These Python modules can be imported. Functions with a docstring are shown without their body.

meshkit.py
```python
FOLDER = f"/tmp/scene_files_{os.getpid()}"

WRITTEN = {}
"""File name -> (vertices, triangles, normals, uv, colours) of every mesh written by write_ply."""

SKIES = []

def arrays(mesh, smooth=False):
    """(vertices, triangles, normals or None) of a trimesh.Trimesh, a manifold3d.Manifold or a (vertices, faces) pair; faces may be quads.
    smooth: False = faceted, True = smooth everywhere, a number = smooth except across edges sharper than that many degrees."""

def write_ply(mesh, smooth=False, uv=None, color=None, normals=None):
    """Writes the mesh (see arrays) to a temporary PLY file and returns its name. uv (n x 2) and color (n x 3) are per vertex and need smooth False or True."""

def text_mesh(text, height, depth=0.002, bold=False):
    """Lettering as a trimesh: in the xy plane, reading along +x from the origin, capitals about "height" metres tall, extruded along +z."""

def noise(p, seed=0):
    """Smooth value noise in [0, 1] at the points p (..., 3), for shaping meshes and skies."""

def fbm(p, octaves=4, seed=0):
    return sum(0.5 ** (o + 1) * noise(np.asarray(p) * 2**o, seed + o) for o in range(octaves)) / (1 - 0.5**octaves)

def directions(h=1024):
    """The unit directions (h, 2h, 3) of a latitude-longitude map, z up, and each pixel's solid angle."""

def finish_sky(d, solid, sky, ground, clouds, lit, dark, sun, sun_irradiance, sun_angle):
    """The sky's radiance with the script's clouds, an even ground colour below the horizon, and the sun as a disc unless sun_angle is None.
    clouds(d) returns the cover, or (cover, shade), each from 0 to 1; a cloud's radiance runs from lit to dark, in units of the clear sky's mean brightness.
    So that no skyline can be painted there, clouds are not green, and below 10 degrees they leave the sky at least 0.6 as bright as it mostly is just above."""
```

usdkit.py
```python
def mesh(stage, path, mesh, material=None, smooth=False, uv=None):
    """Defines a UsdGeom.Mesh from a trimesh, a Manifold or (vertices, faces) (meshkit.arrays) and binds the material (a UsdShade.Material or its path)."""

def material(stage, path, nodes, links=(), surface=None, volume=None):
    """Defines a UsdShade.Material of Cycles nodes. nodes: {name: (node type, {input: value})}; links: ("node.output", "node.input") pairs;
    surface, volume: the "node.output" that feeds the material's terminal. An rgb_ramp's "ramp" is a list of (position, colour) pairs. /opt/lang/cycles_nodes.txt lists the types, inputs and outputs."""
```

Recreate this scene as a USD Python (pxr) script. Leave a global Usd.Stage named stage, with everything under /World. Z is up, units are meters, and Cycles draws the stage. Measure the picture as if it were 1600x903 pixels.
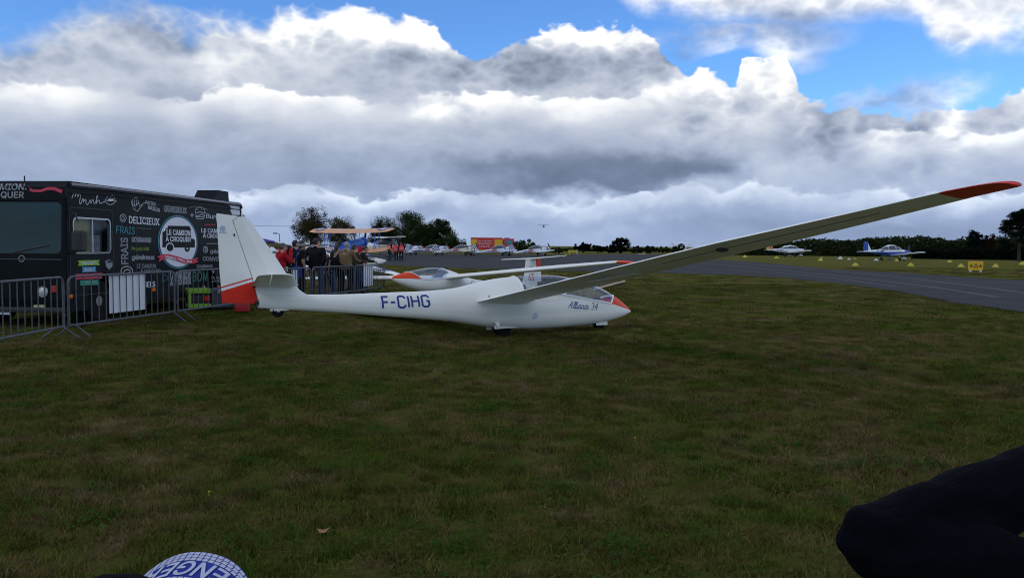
import math, random, numpy as np, trimesh, usdkit, meshkit
import manifold3d as m3d
import shapely
from shapely import affinity
from shapely.geometry import Polygon, LineString, Point, box as sbox
from shapely.ops import unary_union
from pxr import Usd, UsdGeom, UsdLux, UsdShade, Sdf, Gf, Vt
from scipy.interpolate import PchipInterpolator, CubicSpline

stage = Usd.Stage.CreateInMemory()
UsdGeom.SetStageUpAxis(stage, UsdGeom.Tokens.z)
UsdGeom.SetStageMetersPerUnit(stage, 1.0)
UsdGeom.Xform.Define(stage, '/World')
UsdGeom.Scope.Define(stage, '/World/Looks')
rng = np.random.default_rng(7)

# ------------------------------------------------------------------ camera
F, EYE, PITCH, ROLL = 1256.0, 1.5, math.atan(68 / 1256.0), 0.007
cam = UsdGeom.Camera.Define(stage, '/World/viewpoint')
cam.CreateHorizontalApertureAttr(36.0)
cam.CreateVerticalApertureAttr(36.0 * 577 / 1024)
cam.CreateFocalLengthAttr(36.0 * F / 1600)
cam.CreateClippingRangeAttr(Gf.Vec2f(0.05, 5000))
cam.CreateExposureAttr(0.15)
cam.AddTranslateOp().Set(Gf.Vec3d(0, 0, EYE))
cam.AddRotateXOp().Set(90 - math.degrees(PITCH))
cam.AddRotateZOp().Set(math.degrees(ROLL))

def ray(px, py):
    a, b = (px - 800) / F, (py - 451.5) / F
    cr, sr = math.cos(ROLL), math.sin(ROLL)
    u, w = a * cr + b * sr, -a * sr + b * cr
    c, s, v = math.cos(PITCH), math.sin(PITCH), -w
    return np.array([u, c + v * s, -s + v * c])

def P(px, py, Y):
    r = ray(px, py)
    return np.array([0, 0, EYE]) + r * (Y / r[1])

def G(px, py, z=0.0):
    r = ray(px, py)
    return np.array([0, 0, EYE]) + r * ((z - EYE) / r[2])

# ------------------------------------------------------------------ sky
SUN_EL, SUN_AZ = math.radians(42), math.radians(-125)      # azimuth measured from +y towards +x
SKYK = 0.1

def sky_nodes():
    N, L = {}, []
    cnt = [0]
    def n(kind, ins=None, **links):
        cnt[0] += 1
        name = f"n{cnt[0]:03d}"
        N[name] = (kind, ins or {})
        for k, v in links.items():
            L.append((v, f"{name}.{k}"))
        return name
    def m(op, a, b=None, c=None, clamp=False):
        ins, links = {"math_type": op, "use_clamp": clamp}, {}
        for k, v in (("value1", a), ("value2", b), ("value3", c)):
            if v is None:
                continue
            if isinstance(v, str):
                links[k] = v
            else:
                ins[k] = v
        return n("math", ins, **links) + ".value"
    def sstep(v, lo, hi):
        return n("map_range", {"range_type": "smoothstep", "from_min": lo, "from_max": hi, "to_min": 0.0, "to_max": 1.0, "clamp": True}, value=v) + ".result"
    def ramp(pts, v):
        return n("rgb_ramp", {"ramp": [(p, (x, x, x)) for p, x in pts]}, fac=v) + ".color"
    tc = n("texture_coordinate")
    sep = n("separate_xyz", vector=tc + ".generated")
    X, Y, Z = (f"{sep}.{k}" for k in "xyz")
    az = m("arctan2", X, Y)
    el = m("arcsine", Z)
    # cloud-space vector (az, el stretched)
    cv = n("combine_xyz", {"z": 3.7}, x=az, y=m("multiply", el, 1.55)) + ".vector"
    def noise(scale, detail, rough=0.55, off=0.0, dist=0.0, vec=cv, typ="fBM"):
        mp = n("mapping", {"location": (off, off * 0.37, off * 0.71)}, vector=vec) + ".vector"
        return n("noise_texture", {"scale": scale, "detail": detail, "roughness": rough, "distortion": dist, "type": typ}, vector=mp) + ".fac"
    n_big, n_mid, n_fine = noise(3.0, 3, off=1.3), noise(8.0, 6, 0.58, off=4.1), noise(30.0, 4, 0.6, off=9.7)
    n_w1, n_w2 = noise(8.0, 4, 0.6, off=14.0), noise(8.0, 4, 0.6, off=23.0)
    # billows: cauliflower lumps from cells
    def lump(scale, det, off):
        return m("absolute", m("subtract", m("multiply", noise(scale, det, 0.5, off=off), 2.0), 1.0))
    puff = m("subtract", 0.95, m("add", m("multiply", lump(13.0, 1, 41.0), 1.5), m("multiply", lump(31.0, 2, 47.0), 1.2)))       # high on lumps, creased between them
    LO, HI = -0.75, 0.75
    azn = n("map_range", {"from_min": LO, "from_max": HI, "to_min": 0.0, "to_max": 1.0, "clamp": True}, value=az) + ".result"
    azw = n("map_range", {"from_min": LO, "from_max": HI, "to_min": 0.0, "to_max": 1.0, "clamp": True},
            value=m("add", az, m("multiply", m("subtract", n_w1, 0.5), 0.13))) + ".result"
    elw = m("add", el, m("multiply", m("subtract", n_w2, 0.5), 0.075))
    def ae(px, py):
        r = ray(px, py)
        return math.atan2(r[0], r[1]), math.asin(r[2] / np.linalg.norm(r))
    def prof(pts):
        q = sorted(ae(*p) for p in pts)
        return [((a - LO) / (HI - LO), e) for a, e in q if 0 <= (a - LO) / (HI - LO) <= 1]
    # --- top of the great cloud bank
    top_pts = [(-60, 40), (0, 58), (60, 40), (110, 14), (160, 0), (220, -14), (300, 22), (340, 18), (365, 26), (400, 28), (420, 24), (432, 12), (450, 14), (480, 22), (510, 20),
               (535, 9), (552, 6), (570, 14), (600, 30), (640, 32), (670, 45), (697, 66), (715, 90), (740, 99), (775, 94), (800, 78), (835, 64), (856, 46),
               (885, 40), (905, 50), (940, 41), (970, 38), (1000, 45), (1024, 66), (1040, 92), (1068, 118), (1080, 124), (1095, 115), (1115, 118), (1130, 130), (1145, 142),
               (1154, 128), (1158, 97), (1175, 88), (1200, 93), (1225, 91), (1238, 108), (1244, 138), (1262, 165), (1290, 168), (1330, 176), (1370, 182), (1410, 192), (1438, 188),
               (1444, 174), (1480, 174), (1510, 177), (1540, 166), (1570, 152), (1600, 146), (1660, 130)]
    top = ramp(prof(top_pts), azn)
    edge_noise = m("add", m("multiply", m("subtract", puff, 0.45), 0.018), m("multiply", m("subtract", n_fine, 0.5), 0.022))
    h_in = m("add", m("subtract", top, el), edge_noise)                          # > 0 inside the bank
    soft = m("add", 0.003, m("multiply", sstep(az, -0.05, -0.45), 0.035))
    cov_bank = n("map_range", {"range_type": "smoothstep", "from_min": -0.004, "to_min": 0.0, "to_max": 1.0, "clamp": True}, value=h_in, from_max=soft) + ".result"
    # --- the sheet high at the right
    low_pts = [(880, -120), (950, -30), (978, 12), (1000, 34), (1060, 46), (1130, 42), (1200, 40), (1270, 46), (1330, 36), (1400, 40), (1440, 52), (1452, 88), (1465, 104), (1510, 108), (1560, 104), (1640, 108)]
    low = ramp(prof(low_pts), azn)
    h2 = m("add", m("subtract", el, low), m("multiply", m("subtract", n_mid, 0.5), 0.075))
    cov_sheet = m("multiply", sstep(h2, -0.006, 0.035), sstep(n_mid, 0.22, 0.5))
    # --- small grey puffs at the right
    def blob(px, py, rx, ry, amp):
        a, e = ae(px, py)
        dx = m("multiply", m("subtract", az, a), F / rx)
        dy = m("multiply", m("subtract", elw, e), F / ry)
        r2 = m("add", m("multiply", dx, dx), m("multiply", dy, dy))
        return m("multiply", n("map_range", {"range_type": "smoothstep", "from_min": 1.0, "from_max": 0.0, "to_min": 0.0, "to_max": 1.0, "clamp": True}, value=r2) + ".result", amp)
    puffs = m("add", m("add", blob(1345, 155, 48, 20, 0.8), blob(1450, 150, 95, 28, 0.9)), m("add", blob(1150, 62, 190, 36, 1.0), blob(1240, 90, 60, 20, 0.5)))
    puffs = m("multiply", puffs, sstep(n_mid, 0.3, 0.6), clamp=True)
    # --- brightness field of the bank (rows of a coarse relief, warped by noise)
    rows = {
        -40: [(-100, .50), (200, .55), (500, .72), (800, .80), (1000, .80), (1300, .78), (1700, .72)],
        15: [(-100, .46), (40, .48), (200, .50), (300, .60), (440, .95), (560, 1.0), (640, .85), (860, .8), (980, .9), (1100, .86), (1250, .82), (1400, .78), (1500, .8), (1700, .75)],
        55: [(-100, .48), (100, .52), (250, .54), (330, .72), (420, .88), (560, .93), (650, 1.0), (700, 1.0), (800, .55), (850, .98), (960, 1.02), (1015, 1.0), (1070, .50), (1200, .45), (1300, .5), (1450, .78), (1600, .80), (1700, .8)],
        100: [(-100, .50), (60, .52), (180, .60), (260, .54), (330, .72), (420, .64), (520, .60), (600, .48), (700, .42), (800, .38), (880, .42), (960, .40), (1060, .44), (1110, 1.0), (1150, .9), (1190, .98), (1240, .95), (1300, .6), (1400, .6), (1500, .8), (1700, .9)],
        140: [(-100, .52), (60, .52), (150, .62), (280, .56), (340, .76), (460, .58), (560, .58), (660, .46), (760, .50), (850, .52), (960, .60), (1060, .92), (1100, 1.06), (1130, .98), (1180, .86), (1230, .84), (1300, .65), (1440, .6), (1530, .9), (1600, 1.0), (1700, .95)],
        180: [(-100, .56), (60, .70), (150, .64), (240, .52), (340, .56), (480, .62), (620, .72), (690, 1.02), (760, .78), (860, .70), (960, .66), (1060, .76), (1120, .78), (1180, .74), (1240, .62), (1320, .46), (1420, .48), (1470, .86), (1530, .84), (1600, .84), (1700, .8)],
        220: [(-100, .52), (60, .50), (200, .54), (340, .48), (480, .52), (600, .58), (720, .60), (840, .52), (960, .46), (1060, .48), (1140, .52), (1200, .50), (1280, .42), (1380, .42), (1440, .58), (1520, .74), (1600, .66), (1700, .6)],
        260: [(-100, .52), (60, .50), (200, .48), (340, .50), (480, .44), (580, .50), (660, .46), (720, .36), (780, .28), (860, .24), (960, .18), (1060, .18), (1150, .26), (1200, .62), (1260, .60), (1340, .52), (1440, .50), (1520, .60), (1700, .5)],
        292: [(-100, .46), (60, .48), (200, .46), (340, .50), (480, .42), (560, .40), (660, .46), (760, .38), (830, .18), (930, .16), (1000, .34), (1080, .62), (1160, .66), (1260, .56), (1360, .58), (1460, .56), (1560, .58), (1700, .5)],
        325: [(-100, .50), (200, .52), (420, .56), (500, .70), (580, .44), (640, .42), (720, .72), (800, .74), (860, .62), (960, .80), (1060, .66), (1160, .56), (1260, .52), (1340, .56), (1420, .68), (1500, .48), (1700, .5)],
        355: [(-100, .5), (200, .54), (420, .54), (560, .60), (700, .68), (780, .52), (860, .50), (960, .58), (1100, .42), (1300, .38), (1400, .36), (1500, .40), (1700, .4)],
        385: [(-100, .50), (420, .54), (700, .52), (900, .52), (1100, .48), (1300, .40), (1600, .40), (1700, .4)],
    }
    keys = sorted(rows)
    els = {k: ae(800, k)[1] for k in keys}
    val = None
    for k in reversed(keys):                       # from the horizon upwards
        pts = [((ae(x, k)[0] - LO) / (HI - LO), v) for x, v in rows[k]]
        r = ramp([(min(max(p, 0), 1), v) for p, v in pts], azw)
        if val is None:
            val, prev = r, els[k]
        else:
            f = n("map_range", {"range_type": "smoothstep", "from_min": prev, "from_max": els[k], "to_min": 0.0, "to_max": 1.0, "clamp": True}, value=elw) + ".result"
            val = m("add", m("multiply", val, m("subtract", 1.0, f)), m("multiply", r, f))
            prev = els[k]
    # nearer heaps in front of the bank: crisp bright tops that shade off downwards
    def heap(v, pts, hi, lo, fall, seed_off):
        tp = ramp(prof(pts), azn)
        h = m("add", m("subtract", tp, el), m("multiply", edge_noise, 0.75))
        c = m("multiply", sstep(h, -0.001, 0.006), m("subtract", 1.0, sstep(h, fall * 0.55, fall * 1.5)))
        nv = m("subtract", hi, m("multiply", sstep(h, 0.0, fall), hi - lo))
        f = m("multiply", c, sstep(noise(5.0, 2, off=seed_off), 0.34, 0.56))
        return m("add", m("multiply", v, m("subtract", 1.0, f)), m("multiply", nv, f))
    val = heap(val, [(300, 150), (360, 128), (420, 140), (470, 152), (520, 146), (580, 160), (640, 152), (690, 146), (740, 150), (790, 140), (850, 150), (905, 158), (960, 150), (1015, 138), (1060, 124), (1100, 122), (1160, 168), (1220, 196), (1300, 214), (1380, 206), (1440, 196), (1500, 208), (1600, 200)], 0.92, 0.52, 0.055, 63.0)
    val = heap(val, [(0, 306), (120, 298), (260, 306), (420, 300), (470, 288), (520, 298), (560, 316), (600, 310), (650, 298), (690, 293), (720, 304), (760, 298), (830, 312), (900, 322), (960, 307), (1010, 299), (1080, 291), (1130, 297), (1180, 286), (1240, 300), (1300, 307), (1380, 291), (1440, 300), (1500, 313), (1600, 300)], 0.86, 0.48, 0.034, 71.0)
    # everywhere else the same kind of broken cumulus sky
    inside = m("multiply", m("subtract", 1.0, sstep(m("absolute", az), 0.60, 0.85)), m("subtract", 1.0, sstep(el, 0.42, 0.62)))
    dv = n("vector_math", {"math_type": "scale"}, vector1=tc + ".generated", scale=m("divide", 1.0, m("add", m("absolute", Z), 0.22))) + ".vector"
    g_n = noise(1.1, 5, 0.6, off=31.0, vec=dv)
    g_s = noise(1.5, 3, 0.55, off=57.0, vec=dv)
    g_cov, g_val = sstep(g_n, 0.38, 0.53), m("add", 0.28, m("multiply", g_s, 0.66))
    cov_in = m("maximum", cov_bank, m("maximum", m("multiply", cov_sheet, 0.93), m("multiply", puffs, 0.75)))
    def lerp(a, b, f):
        return m("add", m("multiply", a, m("subtract", 1.0, f)), m("multiply", b, f))
    cover = lerp(g_cov, cov_in, inside)
    bright = lerp(g_val, val, inside)
    near_top = m("subtract", 1.0, sstep(h_in, 0.015, 0.11))
    det = m("add", m("multiply", m("subtract", puff, 0.45), m("add", 0.09, m("multiply", near_top, 0.30))), m("add", m("multiply", m("subtract", n_mid, 0.5), 0.36), m("multiply", m("subtract", n_big, 0.5), 0.20)))
    amp = sstep(el, -0.02, 0.16)
    bright = m("add", bright, m("multiply", det, m("add", 0.40, m("multiply", amp, 0.60))))
    # thin rims of the heaped tops catch the sun
    ccol = n("rgb_ramp", {"ramp": [(0.0, (0.10, 0.125, 0.185)), (0.25, (0.185, 0.225, 0.31)), (0.5, (0.385, 0.44, 0.555)), (0.72, (0.62, 0.66, 0.735)), (0.88, (0.92, 0.93, 0.94)), (1.0, (1.12, 1.11, 1.09))]},
             fac=m("divide", bright, 1.05, clamp=True)) + ".color"
    low_air = n("mix", {"color1": (1.0, 1.0, 1.0), "color2": (0.80, 0.90, 1.06)}, fac=m("subtract", 1.0, sstep(el, 0.01, 0.17))) + ".color"      # more air in front of the far clouds
    ccol = n("vector_math", {"math_type": "multiply"}, vector1=ccol, vector2=low_air) + ".vector"
    cc = n("vector_math", {"math_type": "scale", "scale": 1.0 / SKYK}, vector1=ccol) + ".vector"
    sk = n("sky_texture", {"sky_type": "single_scattering", "sun_disc": False, "sun_elevation": SUN_EL, "sun_rotation": SUN_AZ, "air_density": 1.0, "aerosol_density": 0.35, "ozone_density": 3.0}) + ".color"
    sk = n("vector_math", {"math_type": "multiply", "vector2": (0.72, 1.12, 1.62)}, vector1=sk) + ".vector"
    mx = n("mix", {}, fac=cover, color1=sk, color2=cc) + ".color"
    bg = n("background_shader", {"strength": SKYK}, color=mx)
    return N, L, bg + ".background"

dome = UsdLux.DomeLight.Define(stage, '/World/sky')
_n, _l, _s = sky_nodes()
sky_mat = usdkit.material(stage, '/World/Looks/sky', _n, _l, surface=_s)
UsdShade.MaterialBindingAPI.Apply(dome.GetPrim()).Bind(sky_mat)
dome.GetPrim().SetCustomDataByKey('kind', 'structure')

sun = UsdLux.DistantLight.Define(stage, '/World/sun')
sun.CreateIntensityAttr(0.14)
sun.CreateNormalizeAttr(True)
sun.CreateAngleAttr(14.0)
sun.CreateColorAttr(Gf.Vec3f(1.0, 0.95, 0.88))
sun.AddRotateZOp().Set(-math.degrees(SUN_AZ))
sun.AddRotateXOp().Set(-(90 - math.degrees(SUN_EL)))

# ------------------------------------------------------------------ prims, names, labels
_used = {}
def numbered(parent, name):
    k = (parent, name)
    c = _used.get(k, 0)
    _used[k] = c + 1
    return f"{parent}/{name}" if c == 0 else f"{parent}/{name}_{c:03d}"

def tag(prim, label=None, cat=None, group=None, kind=None):
    for k, v in (('label', label), ('category', cat), ('group', group), ('kind', kind)):
        if v:
            prim.SetCustomDataByKey(k, v)
    return prim

def mat4(R=None, T=(0, 0, 0)):
    M = np.eye(4)
    if R is not None:
        M[:3, :3] = R
    M[:3, 3] = T
    return M

def rotz(a):
    c, s = math.cos(a), math.sin(a)
    return np.array([[c, -s, 0], [s, c, 0], [0, 0, 1.0]])

def pose(yaw, pitch=0.0, bank=0.0):
    cp, sp, cb, sb = math.cos(pitch), math.sin(pitch), math.cos(bank), math.sin(bank)
    return rotz(yaw) @ np.array([[cp, 0, -sp], [0, 1, 0], [sp, 0, cp]]) @ np.array([[1, 0, 0], [0, cb, -sb], [0, sb, cb]])

def setx(prim, M):
    UsdGeom.Xformable(prim).AddTransformOp().Set(Gf.Matrix4d(*np.asarray(M, float).T.ravel().tolist()))

def thing(name, label, cat, M=None, group=None):
    x = UsdGeom.Xform.Define(stage, numbered('/World', name)).GetPrim()
    setx(x, np.eye(4) if M is None else M)
    return tag(x, label, cat, group)

def part(parent, name, mesh, mat, label=None, smooth=35, kind=None):
    pp = str(parent.GetPath())
    m = usdkit.mesh(stage, numbered(pp, name), mesh, mat, smooth=smooth).GetPrim()
    return tag(m, label=label, kind=kind)

def single(name, mesh, mat, label, cat, group=None, kind=None, smooth=35, M=None):
    m = usdkit.mesh(stage, numbered('/World', name), mesh, mat, smooth=smooth).GetPrim()
    if M is not None:
        setx(m, M)
    return tag(m, label, cat, group, kind)

def copy_of(src, M, label, group=None):
    cd = src.GetCustomData()
    r = UsdGeom.Xform.Define(stage, numbered('/World', src.GetName().rstrip('0123456789').rstrip('_'))).GetPrim()
    r.GetReferences().AddInternalReference(src.GetPath())
    r.SetInstanceable(True)
    UsdGeom.Xformable(r).ClearXformOpOrder()
    UsdGeom.Xformable(r).AddTransformOp().Set(Gf.Matrix4d(*np.asarray(M, float).T.ravel().tolist()))
    return tag(r, label, cd.get('category'), group or cd.get('group'))

# ------------------------------------------------------------------ materials
_mats = {}
def mat(name, col, rough=0.5, metal=0.0, var=0.0, vscale=3.0, col2=None, coat=0.0, bump=0.0, bscale=40.0, spec=0.5, detail=4.0, lo=0.35, hi=0.65, objrand=0.0, sheen=0.0):
    """Plain painted or natural surface: colour with optional mottling towards col2, relief and clear coat."""
    if name in _mats:
        return _mats[name]
    N = {"p": ("principled_bsdf", {"roughness": rough, "metallic": metal, "coat_weight": coat, "coat_roughness": 0.06, "specular_ior_level": spec, "sheen_weight": sheen})}
    L = []
    col = np.asarray(col, float)
    if col2 is None and var > 0:
        col2 = col * (1 - var)
    if col2 is not None:
        N["g"] = ("geometry", {})
        N["nz"] = ("noise_texture", {"scale": vscale, "detail": detail, "roughness": 0.6})
        N["rp"] = ("rgb_ramp", {"ramp": [(lo, tuple(col2)), (hi, tuple(col))]})
        L += [("g.position", "nz.vector"), ("nz.fac", "rp.fac"), ("rp.color", "p.base_color")]
    else:
        N["p"][1]["base_color"] = tuple(col)
    if bump > 0:
        N["g"] = ("geometry", {})
        N["bn"] = ("noise_texture", {"scale": bscale, "detail": 4.0})
        N["bm"] = ("bump", {"strength": bump, "distance": 0.02})
        L += [("g.position", "bn.vector"), ("bn.fac", "bm.height"), ("bm.normal", "p.normal")]
    _mats[name] = usdkit.material(stage, '/World/Looks/' + name, N, L, surface="p.BSDF")
    return _mats[name]

def glass_mat(name, tint=(0.80, 0.84, 0.86), rough=0.02, base=0.05, edge=0.65):
    """Thin pane: clear when looked through squarely, mirror-like at a glance, the same from both sides."""
    if name in _mats:
        return _mats[name]
    N = {"t": ("transparent_bsdf", {"color": tint}), "g": ("glossy_bsdf", {"color": (0.9, 0.9, 0.9), "roughness": rough}), "f": ("layer_weight", {"blend": 0.5}),
         "pw": ("math", {"math_type": "power", "value2": 4.0}), "ma": ("math", {"math_type": "multiply_add", "value2": edge, "value3": base}), "m": ("mix_closure", {})}
    L = [("f.facing", "pw.value1"), ("pw.value", "ma.value1"), ("ma.value", "m.fac"), ("t.BSDF", "m.closure1"), ("g.BSDF", "m.closure2")]
    _mats[name] = usdkit.material(stage, '/World/Looks/' + name, N, L, surface="m.closure")
    return _mats[name]

def leaf_mat(name, c1, c2, trans=0.25, vscale=0.8):
    if name in _mats:
        return _mats[name]
    N = {"g": ("geometry", {}), "nz": ("noise_texture", {"scale": vscale, "detail": 3.0}), "rp": ("rgb_ramp", {"ramp": [(0.33, c1), (0.67, c2)]}),
         "wn": ("hsv", {}), "vr": ("map_range", {"from_min": 0.0, "from_max": 1.0, "to_min": 0.6, "to_max": 1.35}),
         "d": ("diffuse_bsdf", {}), "t": ("translucent_bsdf", {}), "m": ("mix_closure", {"fac": trans})}
    L = [("g.position", "nz.vector"), ("nz.fac", "rp.fac"), ("rp.color", "wn.color"), ("g.random_per_island", "vr.value"), ("vr.result", "wn.value"), ("wn.color", "d.color"), ("wn.color", "t.color"),
         ("d.BSDF", "m.closure1"), ("t.BSDF", "m.closure2")]
    _mats[name] = usdkit.material(stage, '/World/Looks/' + name, N, L, surface="m.closure")
    return _mats[name]

# ------------------------------------------------------------------ meshes
cat_ = trimesh.util.concatenate
def tm(m):
    if hasattr(m, 'to_mesh'):
        q = m.to_mesh()
        return trimesh.Trimesh(np.asarray(q.vert_properties)[:, :3], np.asarray(q.tri_verts), process=False)
    return m

def mani(t):
    return m3d.Manifold(m3d.Mesh(np.asarray(t.vertices, np.float32), np.asarray(t.faces, np.uint32)))

def moved(m, M):
    m = m.copy()
    m.apply_transform(M)
    return m

def box(x0, x1, y0, y1, z0, z1, b=0.0):
    """Box, edges rounded off by b."""
    if b <= 0:
        t = trimesh.creation.box((x1 - x0, y1 - y0, z1 - z0))
        t.apply_translation(((x0 + x1) / 2, (y0 + y1) / 2, (z0 + z1) / 2))
        return t
    pts = []
    for sx in (0, 1):
        for sy in (0, 1):
            for sz in (0, 1):
                c = np.array([(x0 + b, x1 - b)[sx], (y0 + b, y1 - b)[sy], (z0 + b, z1 - b)[sz]])
                d = np.array([(-1, 1)[sx], (-1, 1)[sy], (-1, 1)[sz]])
                for u in ((1, 0, 0), (0, 1, 0), (0, 0, 1), (.707, .707, 0), (.707, 0, .707), (0, .707, .707), (.577, .577, .577)):
                    pts.append(c + d * np.array(u) * b)
    return tm(m3d.Manifold.hull_points(np.array(pts, np.float32)))

def tube(path, r, n=8, closed=False, caps=True):
    """Round bar along a polyline; r is a number or one radius a point."""
    p = np.asarray(path, float)
    k = len(p)
    r = np.full(k, r) if np.ndim(r) == 0 else np.asarray(r, float)
    t = np.gradient(p, axis=0) if not closed else (np.roll(p, -1, 0) - np.roll(p, 1, 0))
    t /= np.maximum(np.linalg.norm(t, axis=1, keepdims=True), 1e-9)
    up = np.array([0, 0, 1.0]) if abs(t[0, 2]) < 0.9 else np.array([1.0, 0, 0])
    u = np.cross(up, t[0]); u /= np.linalg.norm(u)
    rings = []
    for i in range(k):
        u = u - t[i] * (u @ t[i]); u /= np.linalg.norm(u)
        v = np.cross(t[i], u)
        a = np.arange(n) * 2 * math.pi / n
        rings.append(p[i] + r[i] * (np.cos(a)[:, None] * u + np.sin(a)[:, None] * v))
    return skin(rings, caps=caps and not closed, loop=closed)

def skin(rings, caps=True, loop=False):
    R = np.asarray(rings)
    k, n = R.shape[:2]
    v = R.reshape(-1, 3)
    f = []
    for i in range(k if loop else k - 1):
        a, b = i * n + np.arange(n), ((i + 1) % k) * n + np.arange(n)
        a2, b2 = np.roll(a, -1), np.roll(b, -1)
        f += [np.c_[a, a2, b2], np.c_[a, b2, b]]
    f = np.vstack(f)
    if caps:
        c0, c1 = len(v), len(v) + 1
        v = np.vstack([v, R[0].mean(0), R[-1].mean(0)])
        a, b = np.arange(n), (k - 1) * n + np.arange(n)
        f = np.vstack([f, np.c_[np.full(n, c0), np.roll(a, -1), a], np.c_[np.full(n, c1), b, np.roll(b, -1)]])
    return trimesh.Trimesh(v, f, process=False)

def outward(t):
    if t.volume < 0:
        t.invert()
    return t

def lathe(prof, n=24, axis='z'):
    """prof: (radius, height) points; turned round z (or y, x)."""
    rings = [[(r * math.cos(a), r * math.sin(a), h) for a in np.arange(n) * 2 * math.pi / n] for r, h in prof]
    t = outward(skin(rings))
    if axis == 'y':
        t.apply_transform(trimesh.transformations.rotation_matrix(-math.pi / 2, (1, 0, 0)))
    elif axis == 'x':
        t.apply_transform(trimesh.transformations.rotation_matrix(math.pi / 2, (0, 1, 0)))
    return t

def disc_wheel(r, w, n=28, rim=0.6):
    """(tyre, rim) round the y axis."""
    e = min(w * .3, r * .16)
    tyre = lathe([(r * rim, -w / 2 + e * .3), (r - e, -w / 2), (r - e * .3, -w / 2 + e * .3), (r, -w / 2 + e), (r, w / 2 - e), (r - e * .3, w / 2 - e * .3), (r - e, w / 2), (r * rim, w / 2 - e * .3)], n, 'y')
    hub = lathe([(r * .12, -w * .46), (r * .3, -w * .40), (r * .42, -w * .28), (r * rim * .96, -w * .34), (r * rim, -w * .3), (r * rim, w * .3), (r * rim * .96, w * .34), (r * .42, w * .28), (r * .3, w * .40), (r * .12, w * .46)], n, 'y')
    return tyre, hub

def extr(shape, depth, smooth=None):
    gs = [g for g in getattr(shape, 'geoms', [shape]) if g.area > 1e-9]
    return cat_([trimesh.creation.extrude_polygon(g, depth, engine='earcut') for g in gs])

def plane_M(o, u, v):
    """xy plane -> plane through o with directions u and v (made square), z = u x v."""
    u = np.asarray(u, float); u = u / np.linalg.norm(u)
    v = np.asarray(v, float); v = v - u * (u @ v); v = v / np.linalg.norm(v)
    M = np.eye(4)
    M[:3, 0], M[:3, 1], M[:3, 2], M[:3, 3] = u, v, np.cross(u, v), o
    return M

def airfoil(n=14, t=0.12, camber=0.02):
    """Closed section, chord 0..1 from the leading edge (x=0) over the top to the tail and back below."""
    x = (1 - np.cos(np.linspace(0, math.pi, n))) / 2
    y = 5 * t * (0.2969 * np.sqrt(x) - 0.126 * x - 0.3516 * x**2 + 0.2843 * x**3 - 0.1036 * x**4)
    c = camber * 4 * x * (1 - x)
    up, dn = np.c_[x, c + y], np.c_[x, c - y]
    up[-1, 1] += .0012; dn[-1, 1] -= .0012
    return np.vstack([up, dn[::-1][:-1]])

def wing(stations, n=14):
    """stations: (leading edge point, chord, thickness, camber, incidence) with the chord towards -x. Closed solid."""
    rings = []
    for le, ch, t, cb, inc in stations:
        a = airfoil(n, t, cb)
        c, s = math.cos(inc), math.sin(inc)
        x, z = -a[:, 0] * ch, a[:, 1] * ch
        rings.append(np.c_[le[0] + x * c - z * s * 0, np.full(len(a), le[1]), le[2] + z + x * s])
    return outward(skin(rings))

def fin(stations, n=14):
    """stations: (leading edge (x, z), chord, thickness); upright, chord towards -x, thickness along y."""
    rings = []
    for (x0, z0), ch, t, *sl in stations:
        a = airfoil(n, t, 0)
        rings.append(np.c_[x0 - a[:, 0] * ch, a[:, 1] * ch, z0 + a[:, 0] * (sl[0] if sl else 0)])
    return outward(skin(rings))

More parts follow.
